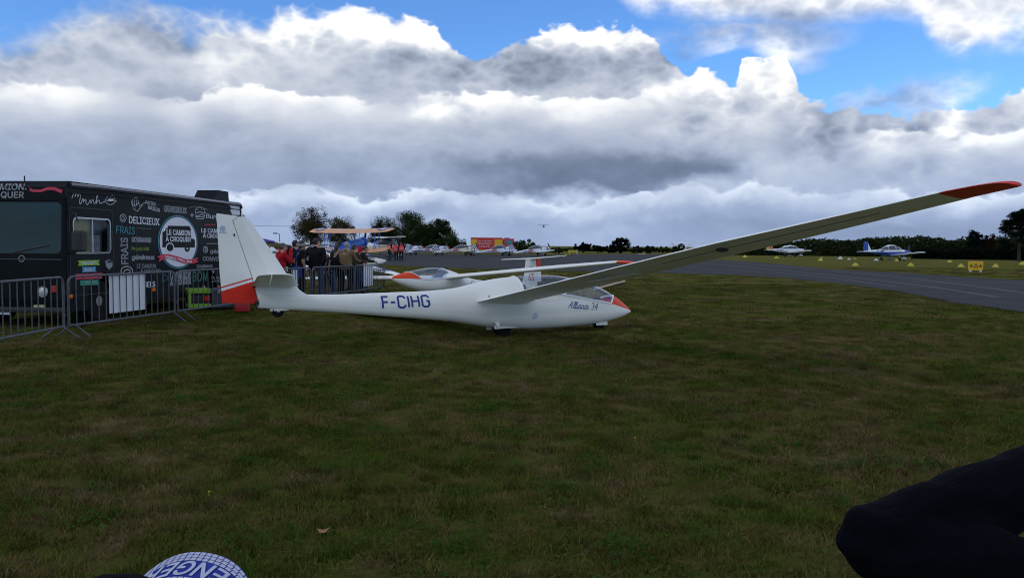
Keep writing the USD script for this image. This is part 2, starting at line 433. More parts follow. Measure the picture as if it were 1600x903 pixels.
def prism_xz(poly, y0=-3, y1=3):
    p = extr(Polygon(poly), y1 - y0)
    M = np.array([[1, 0, 0, 0], [0, 0, -1, y1], [0, 1, 0, 0], [0, 0, 0, 1.0]])
    return mani(moved(p, M))

def strokes(lines, w, cap=1):
    """Pen strokes: lists of (x, y) points, drawn as a shape of width w."""
    return unary_union([LineString(l).buffer(w / 2, cap_style=cap, quad_segs=4) if len(l) > 1 else Point(l[0]).buffer(w / 2, quad_segs=4) for l in lines])

def smooth_line(pts, n=6):
    p = np.asarray(pts, float)
    if len(p) < 3:
        return p
    t = np.r_[0, np.cumsum(np.sqrt(np.linalg.norm(np.diff(p, axis=0), axis=1)) + 1e-6)]
    return CubicSpline(t, p)(np.linspace(0, t[-1], n * (len(p) - 1) + 1))

_txt = {}
def text2d(text, bold=False):
    """Lettering, capitals one unit tall, starting at the origin, 1 deep."""
    k = (text, bold)
    if k not in _txt:
        t = meshkit.text_mesh(text, 1.0, 1.0, bold)
        t.apply_translation((-t.bounds[0, 0], 0, 0))
        _txt[k] = t
    return _txt[k].copy()

def sphere_pts(c, r, n=2):
    s = _sph[n] * (np.asarray(r) if np.ndim(r) else r) + np.asarray(c)
    return s
_sph = {k: np.asarray(trimesh.creation.icosphere(k).vertices) for k in (1, 2, 3)}

def hull(*balls, n=2):
    return m3d.Manifold.hull_points(np.vstack([sphere_pts(c, r, n) for c, r in balls]).astype(np.float32))

def chain(balls, n=2):
    ms = [hull(balls[i], balls[i + 1], n=n) for i in range(len(balls) - 1)]
    return ms

def union(ms):
    return m3d.Manifold.batch_boolean(list(ms), m3d.OpType.Add)

# ------------------------------------------------------------------ the setting
def lerp_poly(pts, n):
    out = []
    for a, b in zip(pts, pts[1:] + pts[:1]):
        for i in range(n):
            out.append(np.asarray(a) + (np.asarray(b) - np.asarray(a)) * i / n)
    return out

def grass_nodes():
    """Colour of the mown field: green, dry and bare patches of several sizes."""
    N = {"g": ("geometry", {}),
         "a": ("noise_texture", {"scale": 0.55, "detail": 4.0, "roughness": 0.6}),
         "b": ("noise_texture", {"scale": 2.6, "detail": 5.0, "roughness": 0.65}),
         "c": ("noise_texture", {"scale": 18.0, "detail": 4.0, "roughness": 0.75}),
         "d": ("noise_texture", {"scale": 0.09, "detail": 3.0, "roughness": 0.5}),
         "s1": ("math", {"math_type": "multiply_add", "value2": 0.55, "value3": 0.0}),
         "s2": ("math", {"math_type": "multiply_add", "value2": 0.55}),
         "s3": ("math", {"math_type": "multiply_add", "value2": 0.42}),
         "s4": ("math", {"math_type": "multiply_add", "value2": 0.23}),
         "rp": ("rgb_ramp", {"ramp": [(0.62, (0.052, 0.086, 0.011)), (0.78, (0.082, 0.102, 0.018)), (0.89, (0.115, 0.102, 0.028)), (0.96, (0.142, 0.108, 0.044)), (1.0, (0.170, 0.122, 0.060))]})}
    L = [("g.position", f"{k}.vector") for k in "abcd"]
    L += [("a.fac", "s1.value1"), ("b.fac", "s2.value1"), ("s1.value", "s2.value3"), ("c.fac", "s3.value1"), ("s2.value", "s3.value3"), ("d.fac", "s4.value1"), ("s3.value", "s4.value3"), ("s4.value", "rp.fac")]
    return N, L

N_, L_ = grass_nodes()
N_["p"] = ("diffuse_bsdf", {"roughness": 0.8})
N_["bn"] = ("noise_texture", {"scale": 55.0, "detail": 5.0, "roughness": 0.75})
N_["bm"] = ("bump", {"strength": 0.9, "distance": 0.05})
L_ += [("rp.color", "p.color"), ("g.position", "bn.vector"), ("bn.fac", "bm.height"), ("bm.normal", "p.normal")]
MAT_FIELD = usdkit.material(stage, '/World/Looks/field', N_, L_, surface="p.BSDF")

gx = np.r_[-1500, -700, -300, np.arange(-120, -30, 10), np.arange(-30, 30, 0.75), np.arange(30, 121, 10), 300, 700, 1500]
gy = np.r_[-60, -10, np.arange(0, 40, 0.75), np.arange(40, 80, 4), np.arange(80, 240, 20), 260, 400, 800, 2500]
GX, GY = np.meshgrid(gx, gy, indexing='ij')
def ground_z(x, y):
    q = np.stack([x * 0.45, y * 0.45, 0 * x], -1)
    near = np.clip((34 - y) / 10, 0, 1) * np.clip((26 - np.abs(x)) / 6, 0, 1)
    return (meshkit.fbm(q, 3, 3) - 0.5) * 0.055 * near - 0.012 * near
GZ = ground_z(GX, GY)
nx, ny = len(gx), len(gy)
idx = np.arange(nx * ny).reshape(nx, ny)
q = np.stack([idx[:-1, :-1], idx[1:, :-1], idx[1:, 1:], idx[:-1, 1:]], -1).reshape(-1, 4)
tag(usdkit.mesh(stage, '/World/ground', (np.c_[GX.ravel(), GY.ravel(), GZ.ravel()], q), MAT_FIELD, smooth=True).GetPrim(), kind='structure')

# asphalt: the apron on the left runs into the taxiway that sweeps down to the right
N_ = {"g": ("geometry", {}), "a": ("noise_texture", {"scale": 0.35, "detail": 5.0, "roughness": 0.65}), "b": ("noise_texture", {"scale": 60.0, "detail": 3.0}),
      "w": ("mapping", {"rotation": (0, 0, 0.93), "scale": (0.02, 0.55, 1.0)}), "st": ("noise_texture", {"scale": 1.0, "detail": 4.0, "roughness": 0.6}),
      "m1": ("math", {"math_type": "multiply_add", "value2": 0.45}), "m2": ("math", {"math_type": "multiply_add", "value2": 0.30}), "m3": ("math", {"math_type": "multiply", "value2": 0.45}),
      "rp": ("rgb_ramp", {"ramp": [(0.36, (0.027, 0.027, 0.027)), (0.60, (0.042, 0.042, 0.0415)), (0.8, (0.062, 0.061, 0.060))]}),
      "p": ("principled_bsdf", {"roughness": 0.95, "specular_ior_level": 0.1}), "bm": ("bump", {"strength": 0.4, "distance": 0.01})}
L_ = [("g.position", "a.vector"), ("g.position", "b.vector"), ("g.position", "w.vector"), ("w.vector", "st.vector"), ("st.fac", "m3.value1"), ("a.fac", "m1.value1"), ("m3.value", "m1.value3"),
      ("b.fac", "m2.value1"), ("m1.value", "m2.value3"), ("m2.value", "rp.fac"), ("rp.color", "p.base_color"), ("b.fac", "bm.height"), ("bm.normal", "p.normal")]
MAT_ASPHALT = usdkit.material(stage, '/World/Looks/asphalt', N_, L_, surface="p.BSDF")
near_px = [(430, 418), (560, 411.5), (640, 416), (695, 419), (770, 420.5), (837, 422), (940, 425), (1045, 427), (1150, 430), (1210, 433.5), (1262, 438), (1320, 444.5), (1375, 451), (1430, 461), (1487, 472.5), (1545, 480), (1600, 488)]
far_px = [(1600, 438), (1510, 433), (1412, 426.5), (1300, 421), (1245, 415.5), (1187, 410), (1108, 404.8), (1050, 397.3), (985, 396.6), (900, 397.5), (870, 398.5), (800, 398), (700, 396.8), (600, 396), (430, 395.5)]
jr = np.random.default_rng(3)
nearw, farw = [G(*p)[:2] for p in near_px], [G(*p)[:2] for p in far_px]
def rough_line(w, amp, step=0.8):
    out = []
    for a, b in zip(w, w[1:]):
        k = max(2, min(60, int(np.linalg.norm(b - a) / step)))
        for i in range(k):
            d = (b - a); nrm = np.array([-d[1], d[0]]) / np.linalg.norm(d)
            pt = a + d * i / k
            out.append(pt + nrm * amp * (meshkit.fbm(np.array([pt[0] * .7, pt[1] * .7, 0.3]), 3, 9) - 0.5) * 2)
    return out + [w[-1]]
right_near, right_far = nearw[-1] + (nearw[-1] - nearw[-2]) * 4, farw[0] + (farw[0] - farw[1]) * 2.0
tarmac = Polygon([*map(tuple, rough_line(nearw, 0.22)), tuple(right_near), tuple(right_far), *map(tuple, rough_line(farw, 0.5))]).buffer(0)
if tarmac.geom_type != 'Polygon':
    tarmac = max(tarmac.geoms, key=lambda g: g.area)
v2, f2 = trimesh.creation.triangulate_polygon(tarmac, engine='earcut')
tag(usdkit.mesh(stage, '/World/taxiway', trimesh.Trimesh(np.c_[v2, np.full(len(v2), 0.006)], f2, process=False), MAT_ASPHALT).GetPrim(), kind='structure')
# worn yellow line along the taxiway and two faint seams
def ribbon(px, w, z):
    c = np.array([G(*p)[:2] for p in px])
    c = smooth_line(c, 8)
    t = np.gradient(c, axis=0); t /= np.linalg.norm(t, axis=1, keepdims=True)
    nrm = np.c_[-t[:, 1], t[:, 0]] * w / 2
    v = np.vstack([np.c_[c + nrm, np.full(len(c), z)], np.c_[c - nrm, np.full(len(c), z)]])
    k = len(c); i = np.arange(k - 1)
    return trimesh.Trimesh(v, np.vstack([np.c_[i, i + k, i + 1], np.c_[i + 1, i + k, i + k + 1]]), process=False)
MAT_LINE = mat('worn_line', (0.125, 0.115, 0.08), 0.8, col2=(0.045, 0.045, 0.045), vscale=1.6, detail=6, lo=0.42, hi=0.58)
MAT_SEAM = mat('pale_seam', (0.058, 0.059, 0.061), 0.8, col2=(0.043, 0.043, 0.044), vscale=0.8, detail=6, lo=0.40, hi=0.6)
tag(usdkit.mesh(stage, '/World/taxiway_line', ribbon([(1130, 409), (1200, 414.5), (1300, 423.5), (1400, 433), (1500, 444.5), (1600, 458), (1680, 470)], 0.16, 0.010), MAT_LINE).GetPrim(), kind='structure')
tag(usdkit.mesh(stage, '/World/taxiway_seam', ribbon([(1060, 408), (1150, 416), (1300, 430.5), (1420, 444), (1560, 465)], 0.22, 0.011), MAT_SEAM).GetPrim(), kind='structure')
tag(usdkit.mesh(stage, '/World/taxiway_seam_001', ribbon([(1040, 416), (1130, 421.5), (1220, 427), (1310, 436), (1400, 448)], 0.20, 0.012), MAT_SEAM).GetPrim(), kind='structure')
tag(usdkit.mesh(stage, '/World/apron_seam', ribbon([(580, 404.5), (700, 405.5), (840, 407.5), (1000, 409), (1060, 409.5)], 0.3, 0.013), MAT_SEAM).GetPrim(), kind='structure')

# grass: short tufts by the thousand, thinning with distance
N_, L_ = grass_nodes()
N_["rp"][1]["ramp"] = [(0.60, (0.105, 0.275, 0.022)), (0.76, (0.19, 0.305, 0.036)), (0.88, (0.34, 0.31, 0.076)), (0.955, (0.45, 0.345, 0.13)), (1.0, (0.58, 0.43, 0.22))]
N_ |= {"hs": ("hsv", {}), "vr": ("map_range", {"from_min": 0.0, "from_max": 1.0, "to_min": 0.25, "to_max": 2.1}), "df": ("diffuse_bsdf", {}), "tl": ("translucent_bsdf", {}), "mx": ("mix_closure", {"fac": 0.3})}
N_ |= {"oi": ("object_info", {}), "vo": ("map_range", {"from_min": 0.0, "from_max": 1.0, "to_min": 0.45, "to_max": 1.6}), "vm": ("math", {"math_type": "multiply"})}
L_ += [("oi.random", "vo.value"), ("vo.result", "vm.value2"), ("vr.result", "vm.value1"), ("rp.color", "hs.color"), ("g.random_per_island", "vr.value"), ("vm.value", "hs.value"), ("hs.color", "df.color"), ("hs.color", "tl.color"), ("df.BSDF", "mx.closure1"), ("tl.BSDF", "mx.closure2")]
MAT_BLADE = usdkit.material(stage, '/World/Looks/blade', N_, L_, surface="mx.closure")
def tuft(seed, nb, rad, hmin, hmax, w):
    r = np.random.default_rng(seed)
    V, Fc = [], []
    for i in range(nb):
        a, rr = r.uniform(0, 2 * math.pi), rad * math.sqrt(r.uniform())
        b = np.array([rr * math.cos(a), rr * math.sin(a), -0.012])
        h = r.uniform(hmin, hmax) * (0.55 + 0.45 * r.uniform())
        d = r.uniform(0, 2 * math.pi); lean = h * r.uniform(0.2, 1.3)
        dv, sv = np.array([math.cos(d), math.sin(d), 0]), np.array([-math.sin(d), math.cos(d), 0]) * w * r.uniform(.6, 1.3) / 2
        k = len(V)
        mid = b + dv * lean * .4 + np.array([0, 0, h * .65])
        V += [b - sv, b + sv, mid + sv * .8, mid - sv * .8, b + dv * lean + np.array([0, 0, h])]
        Fc += [(k, k + 1, k + 2), (k, k + 2, k + 3), (k + 3, k + 2, k + 4)]
    return trimesh.Trimesh(V, Fc, process=False)
MAT_STRAW = leaf_mat('dry_straw', (.16, .12, .055), (.36, .27, .14), .2, 3.0)
MAT_CLOVER = leaf_mat('clover', (.040, .110, .018), (.075, .150, .028), .25, 2.0)
def straw(seed, nb, rad):
    r = np.random.default_rng(seed); V, Fc = [], []
    for i in range(nb):
        c = np.array([*(r.normal(size=2) * rad * .5), r.uniform(.012, .035)]); a = r.uniform(0, 2 * math.pi); L = r.uniform(.02, .075)
        d = np.array([math.cos(a), math.sin(a), r.uniform(-.05, .35)]); s_ = np.array([-d[1], d[0], 0]) * r.uniform(.0014, .0026)
        k = len(V); V += [c - d * L / 2 - s_, c - d * L / 2 + s_, c + d * L / 2 + s_ * .4, c + d * L / 2 - s_ * .4]; Fc += [(k, k + 1, k + 2), (k, k + 2, k + 3)]
    return trimesh.Trimesh(V, Fc, process=False)
def clover(seed, nb, rad):
    r = np.random.default_rng(seed); V, Fc = [], []
    for i in range(nb):
        c = np.array([*(r.normal(size=2) * rad * .5), r.uniform(.022, .05)]); tl = r.normal(size=3) * .35 + [0, 0, 1]; tl /= np.linalg.norm(tl)
        u = np.cross(tl, [1, .2, 0]); u /= np.linalg.norm(u); w = np.cross(tl, u); R_ = r.uniform(.007, .014)
        for j in range(3):
            a = j * 2.094 + i; q_ = c + (u * math.cos(a) + w * math.sin(a)) * R_ * .9; k = len(V)
            V += [q_ + (u * math.cos(b) + w * math.sin(b)) * R_ * .62 for b in np.arange(5) * 1.2566]; Fc += [(k, k + 1, k + 2), (k, k + 2, k + 3), (k, k + 3, k + 4)]
    return trimesh.Trimesh(V, Fc, process=False)
grass = UsdGeom.PointInstancer.Define(stage, '/World/grass')
tag(grass.GetPrim(), 'short patchy grass, green and dry brown, covering the airfield', 'grass', kind='stuff')
protos = []
for i in range(5):
    protos.append(usdkit.mesh(stage, f'/World/grass/near_tuft_{i:03d}', tuft(100 + i, 56, 0.095, 0.022, 0.062, 0.0058), MAT_BLADE))
for i in range(3):
    protos.append(usdkit.mesh(stage, f'/World/grass/tall_tuft_{i:03d}', tuft(200 + i, 60, 0.085, 0.050, 0.11, 0.0062), MAT_BLADE))
for i in range(3):
    protos.append(usdkit.mesh(stage, f'/World/grass/far_tuft_{i:03d}', tuft(300 + i, 80, 0.30, 0.035, 0.075, 0.014), MAT_BLADE))
for i in range(2):
    protos.append(usdkit.mesh(stage, f'/World/grass/straw_{i:03d}', straw(400 + i, 26, .40), MAT_STRAW))
for i in range(2):
    protos.append(usdkit.mesh(stage, f'/World/grass/clover_{i:03d}', clover(500 + i, 60, .20), MAT_CLOVER))
gr = np.random.default_rng(11)
pts, ids, sc = [], [], []
def scatter(y0, y1, per_m2, kinds, smin, smax, ymargin=0.8):
    area = 0.70 * (y1 * y1 - y0 * y0)
    n = int(area * per_m2)
    y = np.sqrt(gr.uniform(y0 * y0, y1 * y1, n)); x = y * gr.uniform(-0.70, 0.70, n)
    dens = meshkit.fbm(np.c_[x * 0.9, y * 0.9, 0 * x], 3, 21)
    keep = gr.uniform(0, 1, n) < np.clip(1.5 * dens + 0.35, 0.5, 1)
    x, y = x[keep], y[keep]
    on = shapely.contains_xy(tarmac.buffer(0.05), x, y)
    x, y = x[~on], y[~on]
    pts.append(np.c_[x, y, ground_z(x, y)]); ids.append(gr.choice(kinds, len(x))); sc.append(gr.uniform(smin, smax, len(x)))
scatter(2.6, 9.0, 105, [0, 1, 2, 3, 4], 0.8, 1.25)
scatter(9.0, 17.0, 52, [0, 1, 2, 3, 4], 0.95, 1.4)
scatter(17.0, 32.0, 8.0, [8, 9, 10], 0.8, 1.2)
scatter(32.0, 60.0, 1.1, [8, 9, 10], 1.0, 1.6)
scatter(2.6, 16.0, 5.5, [5, 6, 7], 0.4, 1.0)
scatter(2.6, 14.0, 9.0, [11, 12], 0.5, 1.1)
scatter(2.6, 12.0, 2.2, [13, 14], 0.6, 1.3)
pts, ids, sc = np.vstack(pts), np.concatenate(ids), np.concatenate(sc)
grass.CreatePrototypesRel().SetTargets([p.GetPath() for p in protos])
grass.CreateProtoIndicesAttr(Vt.IntArray.FromNumpy(ids.astype(np.int32)))
grass.CreatePositionsAttr(Vt.Vec3fArray.FromNumpy(pts.astype(np.float32)))
ang = gr.uniform(0, 2 * math.pi, len(pts))
grass.CreateOrientationsAttr(Vt.QuathArray([Gf.Quath(float(math.cos(a / 2)), 0, 0, float(math.sin(a / 2))) for a in ang]))
grass.CreateScalesAttr(Vt.Vec3fArray.FromNumpy(np.repeat(sc[:, None], 3, 1).astype(np.float32)))

# ------------------------------------------------------------------ gliders
GEL = mat('gelcoat', (0.80, 0.785, 0.71), 0.34, col2=(0.76, 0.745, 0.665), vscale=1.3, coat=0.06, spec=0.28)
ORANGE = mat('orange_paint', (0.82, 0.070, 0.012), 0.45, var=0.12, vscale=5, coat=0.0, spec=0.2)
RED = mat('red_paint', (0.68, 0.026, 0.008), 0.45, var=0.1, vscale=5, coat=0.0, spec=0.2)
TIPRED = mat('wing_tip_red', (0.72, 0.045, 0.030), 0.5, var=0.12, vscale=5, coat=0.0, spec=0.25)
BLUE = mat('marking_blue', (0.010, 0.035, 0.20), 0.5)
MREDM = mat('marking_red', (0.55, 0.05, 0.04), 0.5)
RUBBER = mat('rubber', (0.010, 0.010, 0.011), 0.85, var=0.4, vscale=30, bump=0.2, spec=0.12)
BLACK = mat('matt_black', (0.010, 0.010, 0.011), 0.6)
DARK = mat('dark_gap', (0.02, 0.02, 0.02), 0.8)
ALU = mat('brushed_metal', (0.55, 0.55, 0.55), 0.38, metal=0.9, var=0.2, vscale=20)
STEEL = mat('dull_steel', (0.30, 0.30, 0.31), 0.5, metal=0.7, var=0.3, vscale=15)
CABIN = mat('cockpit_grey', (0.34, 0.34, 0.35), 0.7, var=0.3, vscale=6)
PAD = mat('seat_fabric', (0.045, 0.05, 0.07), 0.9, var=0.3, vscale=12)
PALE = mat('cockpit_pale', (0.52, 0.52, 0.55), 0.6)
CANOPY = glass_mat('canopy_glass', (0.90, 0.92, 0.95), 0.03, 0.13, 0.6)
WHITEP = mat('white_paint', (0.78, 0.78, 0.78), 0.35, var=0.06, vscale=2, coat=0.3)

class Body:
    """A moulded fuselage: crest, keel, half width and sill height as smooth functions of x."""
    def __init__(s, tab, sill):
        t = np.array(tab, float)
        s.x0, s.x1 = t[0, 0], t[-1, 0]
        s.top, s.bot, s.wid = (PchipInterpolator(t[:, 0], t[:, k]) for k in (1, 2, 3))
        q = np.array(sill, float)
        s.sill = PchipInterpolator(q[:, 0], q[:, 1])
    def half(s, x, z):
        """Half width at height z."""
        t, b, w = s.top(x), s.bot(x), s.wid(x)
        zc = b + (t - b) * 0.47
        h = np.where(z > zc, t - zc, zc - b)
        e = np.where(z > zc, 1.85, 2.25)
        u = np.clip(np.abs(z - zc) / np.maximum(h, 1e-4), 0, 1)
        return w * np.clip(1 - u ** e, 0, 1) ** (1 / 2.15)
    def ring(s, x, nl, nu, shift=None):
        """Points from the keel up the right side to the sill, over the crest, down the left side."""
        t, b, sl = float(s.top(x)), float(s.bot(x)), float(s.sill(x))
        sl = min(max(sl, b + (t - b) * .15), b + (t - b) * .9)
        zl = b + (sl - b) * (1 - np.cos(np.linspace(0, 1, nl) * math.pi / 2) ** 1.0)[:-1] if False else b + (sl - b) * np.linspace(0, 1, nl)[:-1] ** 1.9
        zu = t - (t - sl) * np.linspace(1, 0, nu) ** 1.9
        zz = np.r_[zl, zu]
        xs = np.full(len(zz), x)
        if shift is not None:
            f = np.r_[np.zeros(len(zl)), np.linspace(0, 1, nu) ** 0.8]
            xs = xs + shift(x) * f
        y = np.r_[s.half(xs, np.minimum(zz, s.top(xs)))]
        y[0] = y[-1] = 0
        # keep the points on the surface where the station was pushed along
        zz2 = np.where(np.arange(len(zz)) >= len(zl), s.top(xs) - (s.top(xs) - s.sill(xs)) * np.r_[np.zeros(len(zl)), np.linspace(1, 0, nu) ** 1.9], zz) if shift is not None else zz
        y = s.half(xs, zz2); y[0] = y[-1] = 0
        right = np.c_[xs, -y, zz2]
        left = np.c_[xs, y, zz2][::-1][1:-1]
        return np.vstack([right, left])

def side_text(body, outline, x0, z0, dx, dz, side=-1, off=0.003, step=0.03):
    """Lays flat lettering (a shape with x along and y up) on the fuselage side. dx, dz: where x and y go."""
    t2, f2 = trimesh.creation.triangulate_polygon(outline, engine='earcut') if outline.geom_type == 'Polygon' else (None, None)
    if t2 is None:
        ms = [trimesh.Trimesh(np.c_[a, np.zeros(len(a))], b, process=False) for a, b in (trimesh.creation.triangulate_polygon(g, engine='earcut') for g in outline.geoms if g.area > 1e-7)]
        t = cat_(ms)
    else:
        t = trimesh.Trimesh(np.c_[t2, np.zeros(len(t2))], f2, process=False)
    v, f = trimesh.remesh.subdivide_to_size(t.vertices, t.faces, step, max_iter=12)
    X, Z = x0 + v[:, 0] * dx[0] + v[:, 1] * dx[1], z0 + v[:, 0] * dz[0] + v[:, 1] * dz[1]
    Y = side * (body.half(X, Z) + off)
    return trimesh.Trimesh(np.c_[X, Y, Z], f, process=False)

def letters(word, w=0.15):
    """Squared pen lettering, capitals one unit tall."""
    G_ = {'F': ([[(0, 0), (0, 1), (.52, 1)], [(0, .52), (.44, .52)]], .40), '-': ([[(0, .48), (.36, .48)]], .34), 'I': ([[(0, 0), (0, 1)]], 0.0),
          'C': ([[(.6, .78), (.6, .86), (.48, 1), (.14, 1), (0, .86), (0, .14), (.14, 0), (.48, 0), (.6, .14), (.6, .22)]], .6), 'H': ([[(0, 0), (0, 1)], [(.6, 0), (.6, 1)], [(0, .52), (.6, .52)]], .6),
          'G': ([[(.6, .78), (.6, .86), (.48, 1), (.14, 1), (0, .86), (0, .14), (.14, 0), (.48, 0), (.6, .14), (.6, .5), (.36, .5)]], .6),
          'U': ([[(0, 1), (0, .14), (.14, 0), (.46, 0), (.6, .14), (.6, 1)]], .6), 'W': ([[(0, 1), (.1, .05), (.2, 0), (.4, .1), (.4, 1)], [(.4, .1), (.5, 0), (.7, 0), (.8, .12), (.8, 1)]], .8)}
    x, out = 0, []
    for c in word:
        ls, adv = G_[c]
        out += [[(a + x, b) for a, b in l] for l in ls]
        x += adv + 0.30
    return strokes(out, w, 2).buffer(0)

def script(word_lines, w=0.11):
    return unary_union([LineString(smooth_line(l, 5)).buffer(w / 2, quad_segs=3) for l in word_lines])

def fuselage(parent, B, x_can, slant_f, slant_r, x_orange, sill_from, n=90, nl=16, nu=15, nosemat=None):
    """Shell with the cockpit opening cut, the canopy that closes it and the painted nose."""
    xf, xr = x_can                                            # canopy front and rear at the sill
    def shift(x):
        return slant_f * max(0, 1 - abs(x - xf) / 0.5) ** 2 + slant_r * max(0, 1 - abs(x - xr) / 0.5) ** 2
    xs = np.unique(np.r_[np.linspace(B.x0, xr, int(n * .45)), np.linspace(xr, xf, int(n * .35)), xf + (B.x1 - xf) * np.linspace(0, 1, int(n * .2)) ** .7])
    xs = np.sort(np.r_[xs]); xs[-1] = B.x1 - 0.002
    rings = np.array([B.ring(x, nl, nu, shift) for x in xs])
    k, m = rings.shape[:2]
    iu0, iu1 = nl - 1, nl - 1 + 2 * (nu - 1)                     # upper half: columns iu0..iu1
    ir, jf = int(np.argmin(abs(xs - xr))), int(np.argmin(abs(xs - xf)))
    v = rings.reshape(-1, 3)
    shell, glass, nose = [], [], []
    for i in range(k - 1):
        for j in range(m):
            j2 = (j + 1) % m
            q = (i * m + j, i * m + j2, (i + 1) * m + j2, (i + 1) * m + j)
            up = iu0 <= j < iu1
            (glass if up and ir <= i < jf else nose if up and i >= jf else shell).append(q)
    def sub(fs, extra=None):
        f = np.array(fs); f = np.vstack([f[:, [0, 2, 1]], f[:, [0, 3, 2]]])
        u, inv = np.unique(f, return_inverse=True)
        return trimesh.Trimesh(v[u], inv.reshape(-1, 3), process=False)
    sh = sub(shell)
    a = np.arange(m)
    for ring_i, flip in ((0, False), (k - 1, True)):
        c = rings[ring_i].mean(0)
        w = np.vstack([rings[ring_i], c]); f = np.c_[a, np.full(m, m), (a + 1) % m]
        sh = cat_([sh, trimesh.Trimesh(w, f[:, ::-1] if flip else f, process=False)])
    part(parent, 'fuselage', sh, GEL, smooth=50)
    part(parent, 'nose_cone', sub(nose), nosemat or ORANGE, None if nosemat else 'orange upper nose in front of the canopy', smooth=50)
    can = part(parent, 'canopy', sub(glass), CANOPY, smooth=50)
    # frame: a rim all round the opening
    edge = [rings[i, iu0] for i in range(ir, jf + 1)] + [rings[jf, j] for j in range(iu0, iu1 + 1)] + [rings[i, iu1] for i in range(jf, ir - 1, -1)] + [rings[ir, j] for j in range(iu1, iu0 - 1, -1)]
    e = np.array([edge[0]] + [p for a_, p in zip(edge, edge[1:]) if np.linalg.norm(p - a_) > 1e-4])
    if np.linalg.norm(e[0] - e[-1]) < 1e-4:
        e = e[:-1]
    part(can, 'canopy_frame', tube(e, 0.016, 6, closed=True), WHITEP, smooth=60)
    # tub: floor and sides inside the shell
    tub = []
    for x in np.linspace(xr + .02, xf - .04, 24):
        sl, b = float(B.sill(x)), float(B.bot(x))
        zz = np.array([sl - .012, b + (sl - b) * .5, b + (sl - b) * .25])
        y = B.half(np.full(3, x), zz) - 0.02
        tub.append(np.vstack([np.c_[np.full(3, x), -y, zz], np.c_[np.full(3, x), y, zz][::-1]]))
    T_ = np.array(tub); kk, mm = T_.shape[:2]
    fs = [(i * mm + j, (i + 1) * mm + j, (i + 1) * mm + j + 1, i * mm + j + 1) for i in range(kk - 1) for j in range(mm - 1)]
    part(parent, 'cockpit_tub', (T_.reshape(-1, 3), np.array(fs)), CABIN, smooth=False)
    # bulkhead behind the cockpit
    r = rings[ir].copy(); c = r.mean(0)
    bulk = trimesh.Trimesh(np.vstack([r * [1, .97, .985] + [0.012, 0, .006], c + [0.012, 0, 0]]), np.c_[np.arange(m), np.full(m, m), (np.arange(m) + 1) % m], process=False)
    part(parent, 'bulkhead', bulk, CABIN, smooth=False)
    return rings, ir, jf

def seat_at(parent, x, z, w=0.40, h=0.55, m=None):
    m = m or PAD
    pts = [(x + .45, z + .10), (x + .30, z + .03), (x + .05, z), (x - .10, z + .06), (x - .26, z + h * .7), (x - .32, z + h)]
    c = smooth_line(pts, 4)
    t = np.gradient(c, axis=0); t /= np.linalg.norm(t, axis=1, keepdims=True)
    nrm = np.c_[-t[:, 1], t[:, 0]]
    rings = [[(p[0], -w / 2, p[1]), (p[0], w / 2, p[1]), (p[0] + d[0] * .05, w / 2 - .02, p[1] + d[1] * .05), (p[0] + d[0] * .05, -w / 2 + .02, p[1] + d[1] * .05)] for p, d in zip(c, -nrm * np.sign(nrm[0, 1]) * -1)]
    s = part(parent, 'seat', outward(skin(rings)), m)
    part(s, 'headrest', box(x - .37, x - .29, -.11, .11, z + h - .04, z + h + .10, .025), m)
    return s

# --- the white two-seater in front
G1_R = np.array([[0.8228381055, -0.5621229157, -0.0833983201], [0.5682758592, 0.8139289177, 0.1207570489], [0.0, -0.1467567533, 0.9891726115]])
G1_T = np.array([-0.0963663, 13.4249482, 0.012])
g1 = thing('glider', 'white two-seat glider with orange nose and red rudder, its right wing rising across the picture', 'glider', mat4(G1_R, G1_T), 'gliders parked on the grass')
B1 = Body([(-4.11, .83, .60, .055), (-3.8, .80, .568, .085), (-3.37, .768, .525, .115), (-2.8, .755, .468, .135), (-2.2, .762, .40, .155), (-1.6, .765, .335, .18), (-1.05, .79, .268, .22), (-.56, .87, .18, .28),
           (-.18, .935, .115, .315), (.21, .965, .080, .335), (.6, .982, .062, .345), (.9, .982, .058, .35), (1.3, .945, .060, .345), (1.7, .862, .070, .32), (2.1, .735, .095, .275), (2.44, .56, .145, .205), (2.68, .405, .20, .125), (2.81, .31, .243, .055), (2.86, .272, .262, .012)],
          [(-4.2, .70), (-1, .62), (-.2, .70), (.22, .69), (.9, .62), (1.12, .59), (1.64, .50), (2.14, .42), (2.5, .34), (2.86, .266)])
fuselage(g1, B1, (2.15, 0.22), 0.29, 0.0, 2.45, .22)
# bow between the two canopies and the two cockpits
bow = B1.ring(1.04, 16, 15, lambda x: .50)[15:15 + 29]
part(g1, 'canopy_bow', tube(bow * [1, 1.0, 1.0] + [0, 0, 0.002], 0.017, 6), WHITEP, smooth=60)
seat_at(g1, .62, .24); seat_at(g1, 1.55, .20, .38, .5)
pan = part(g1, 'instrument_panel', box(1.00, 1.06, -.17, .17, .52, .76, .02), BLACK)
pan2 = part(g1, 'instrument_panel', box(1.98, 2.04, -.13, .13, .36, .555, .02), BLACK)
for pn, x, z in ((pan, .998, .66), (pan2, 1.978, .47)):
    for dy in (-.07, .07):
        part(pn, 'dial', moved(lathe([(.002, 0), (.036, 0), (.036, .006), (.030, .009), (.002, .009)], 16, 'x'), mat4(None, (x - .008, dy, z))), PALE)
part(g1, 'control_stick', tube([(.80, 0, .26), (.78, 0, .42), (.72, 0, .62)], .013, 8), BLACK)
part(g1, 'control_stick', tube([(1.72, 0, .22), (1.70, 0, .34), (1.66, 0, .46)], .013, 8), BLACK)
part(g1, 'side_cloth', box(1.30, 1.75, -.20, .15, .46, .50, .02), PALE)
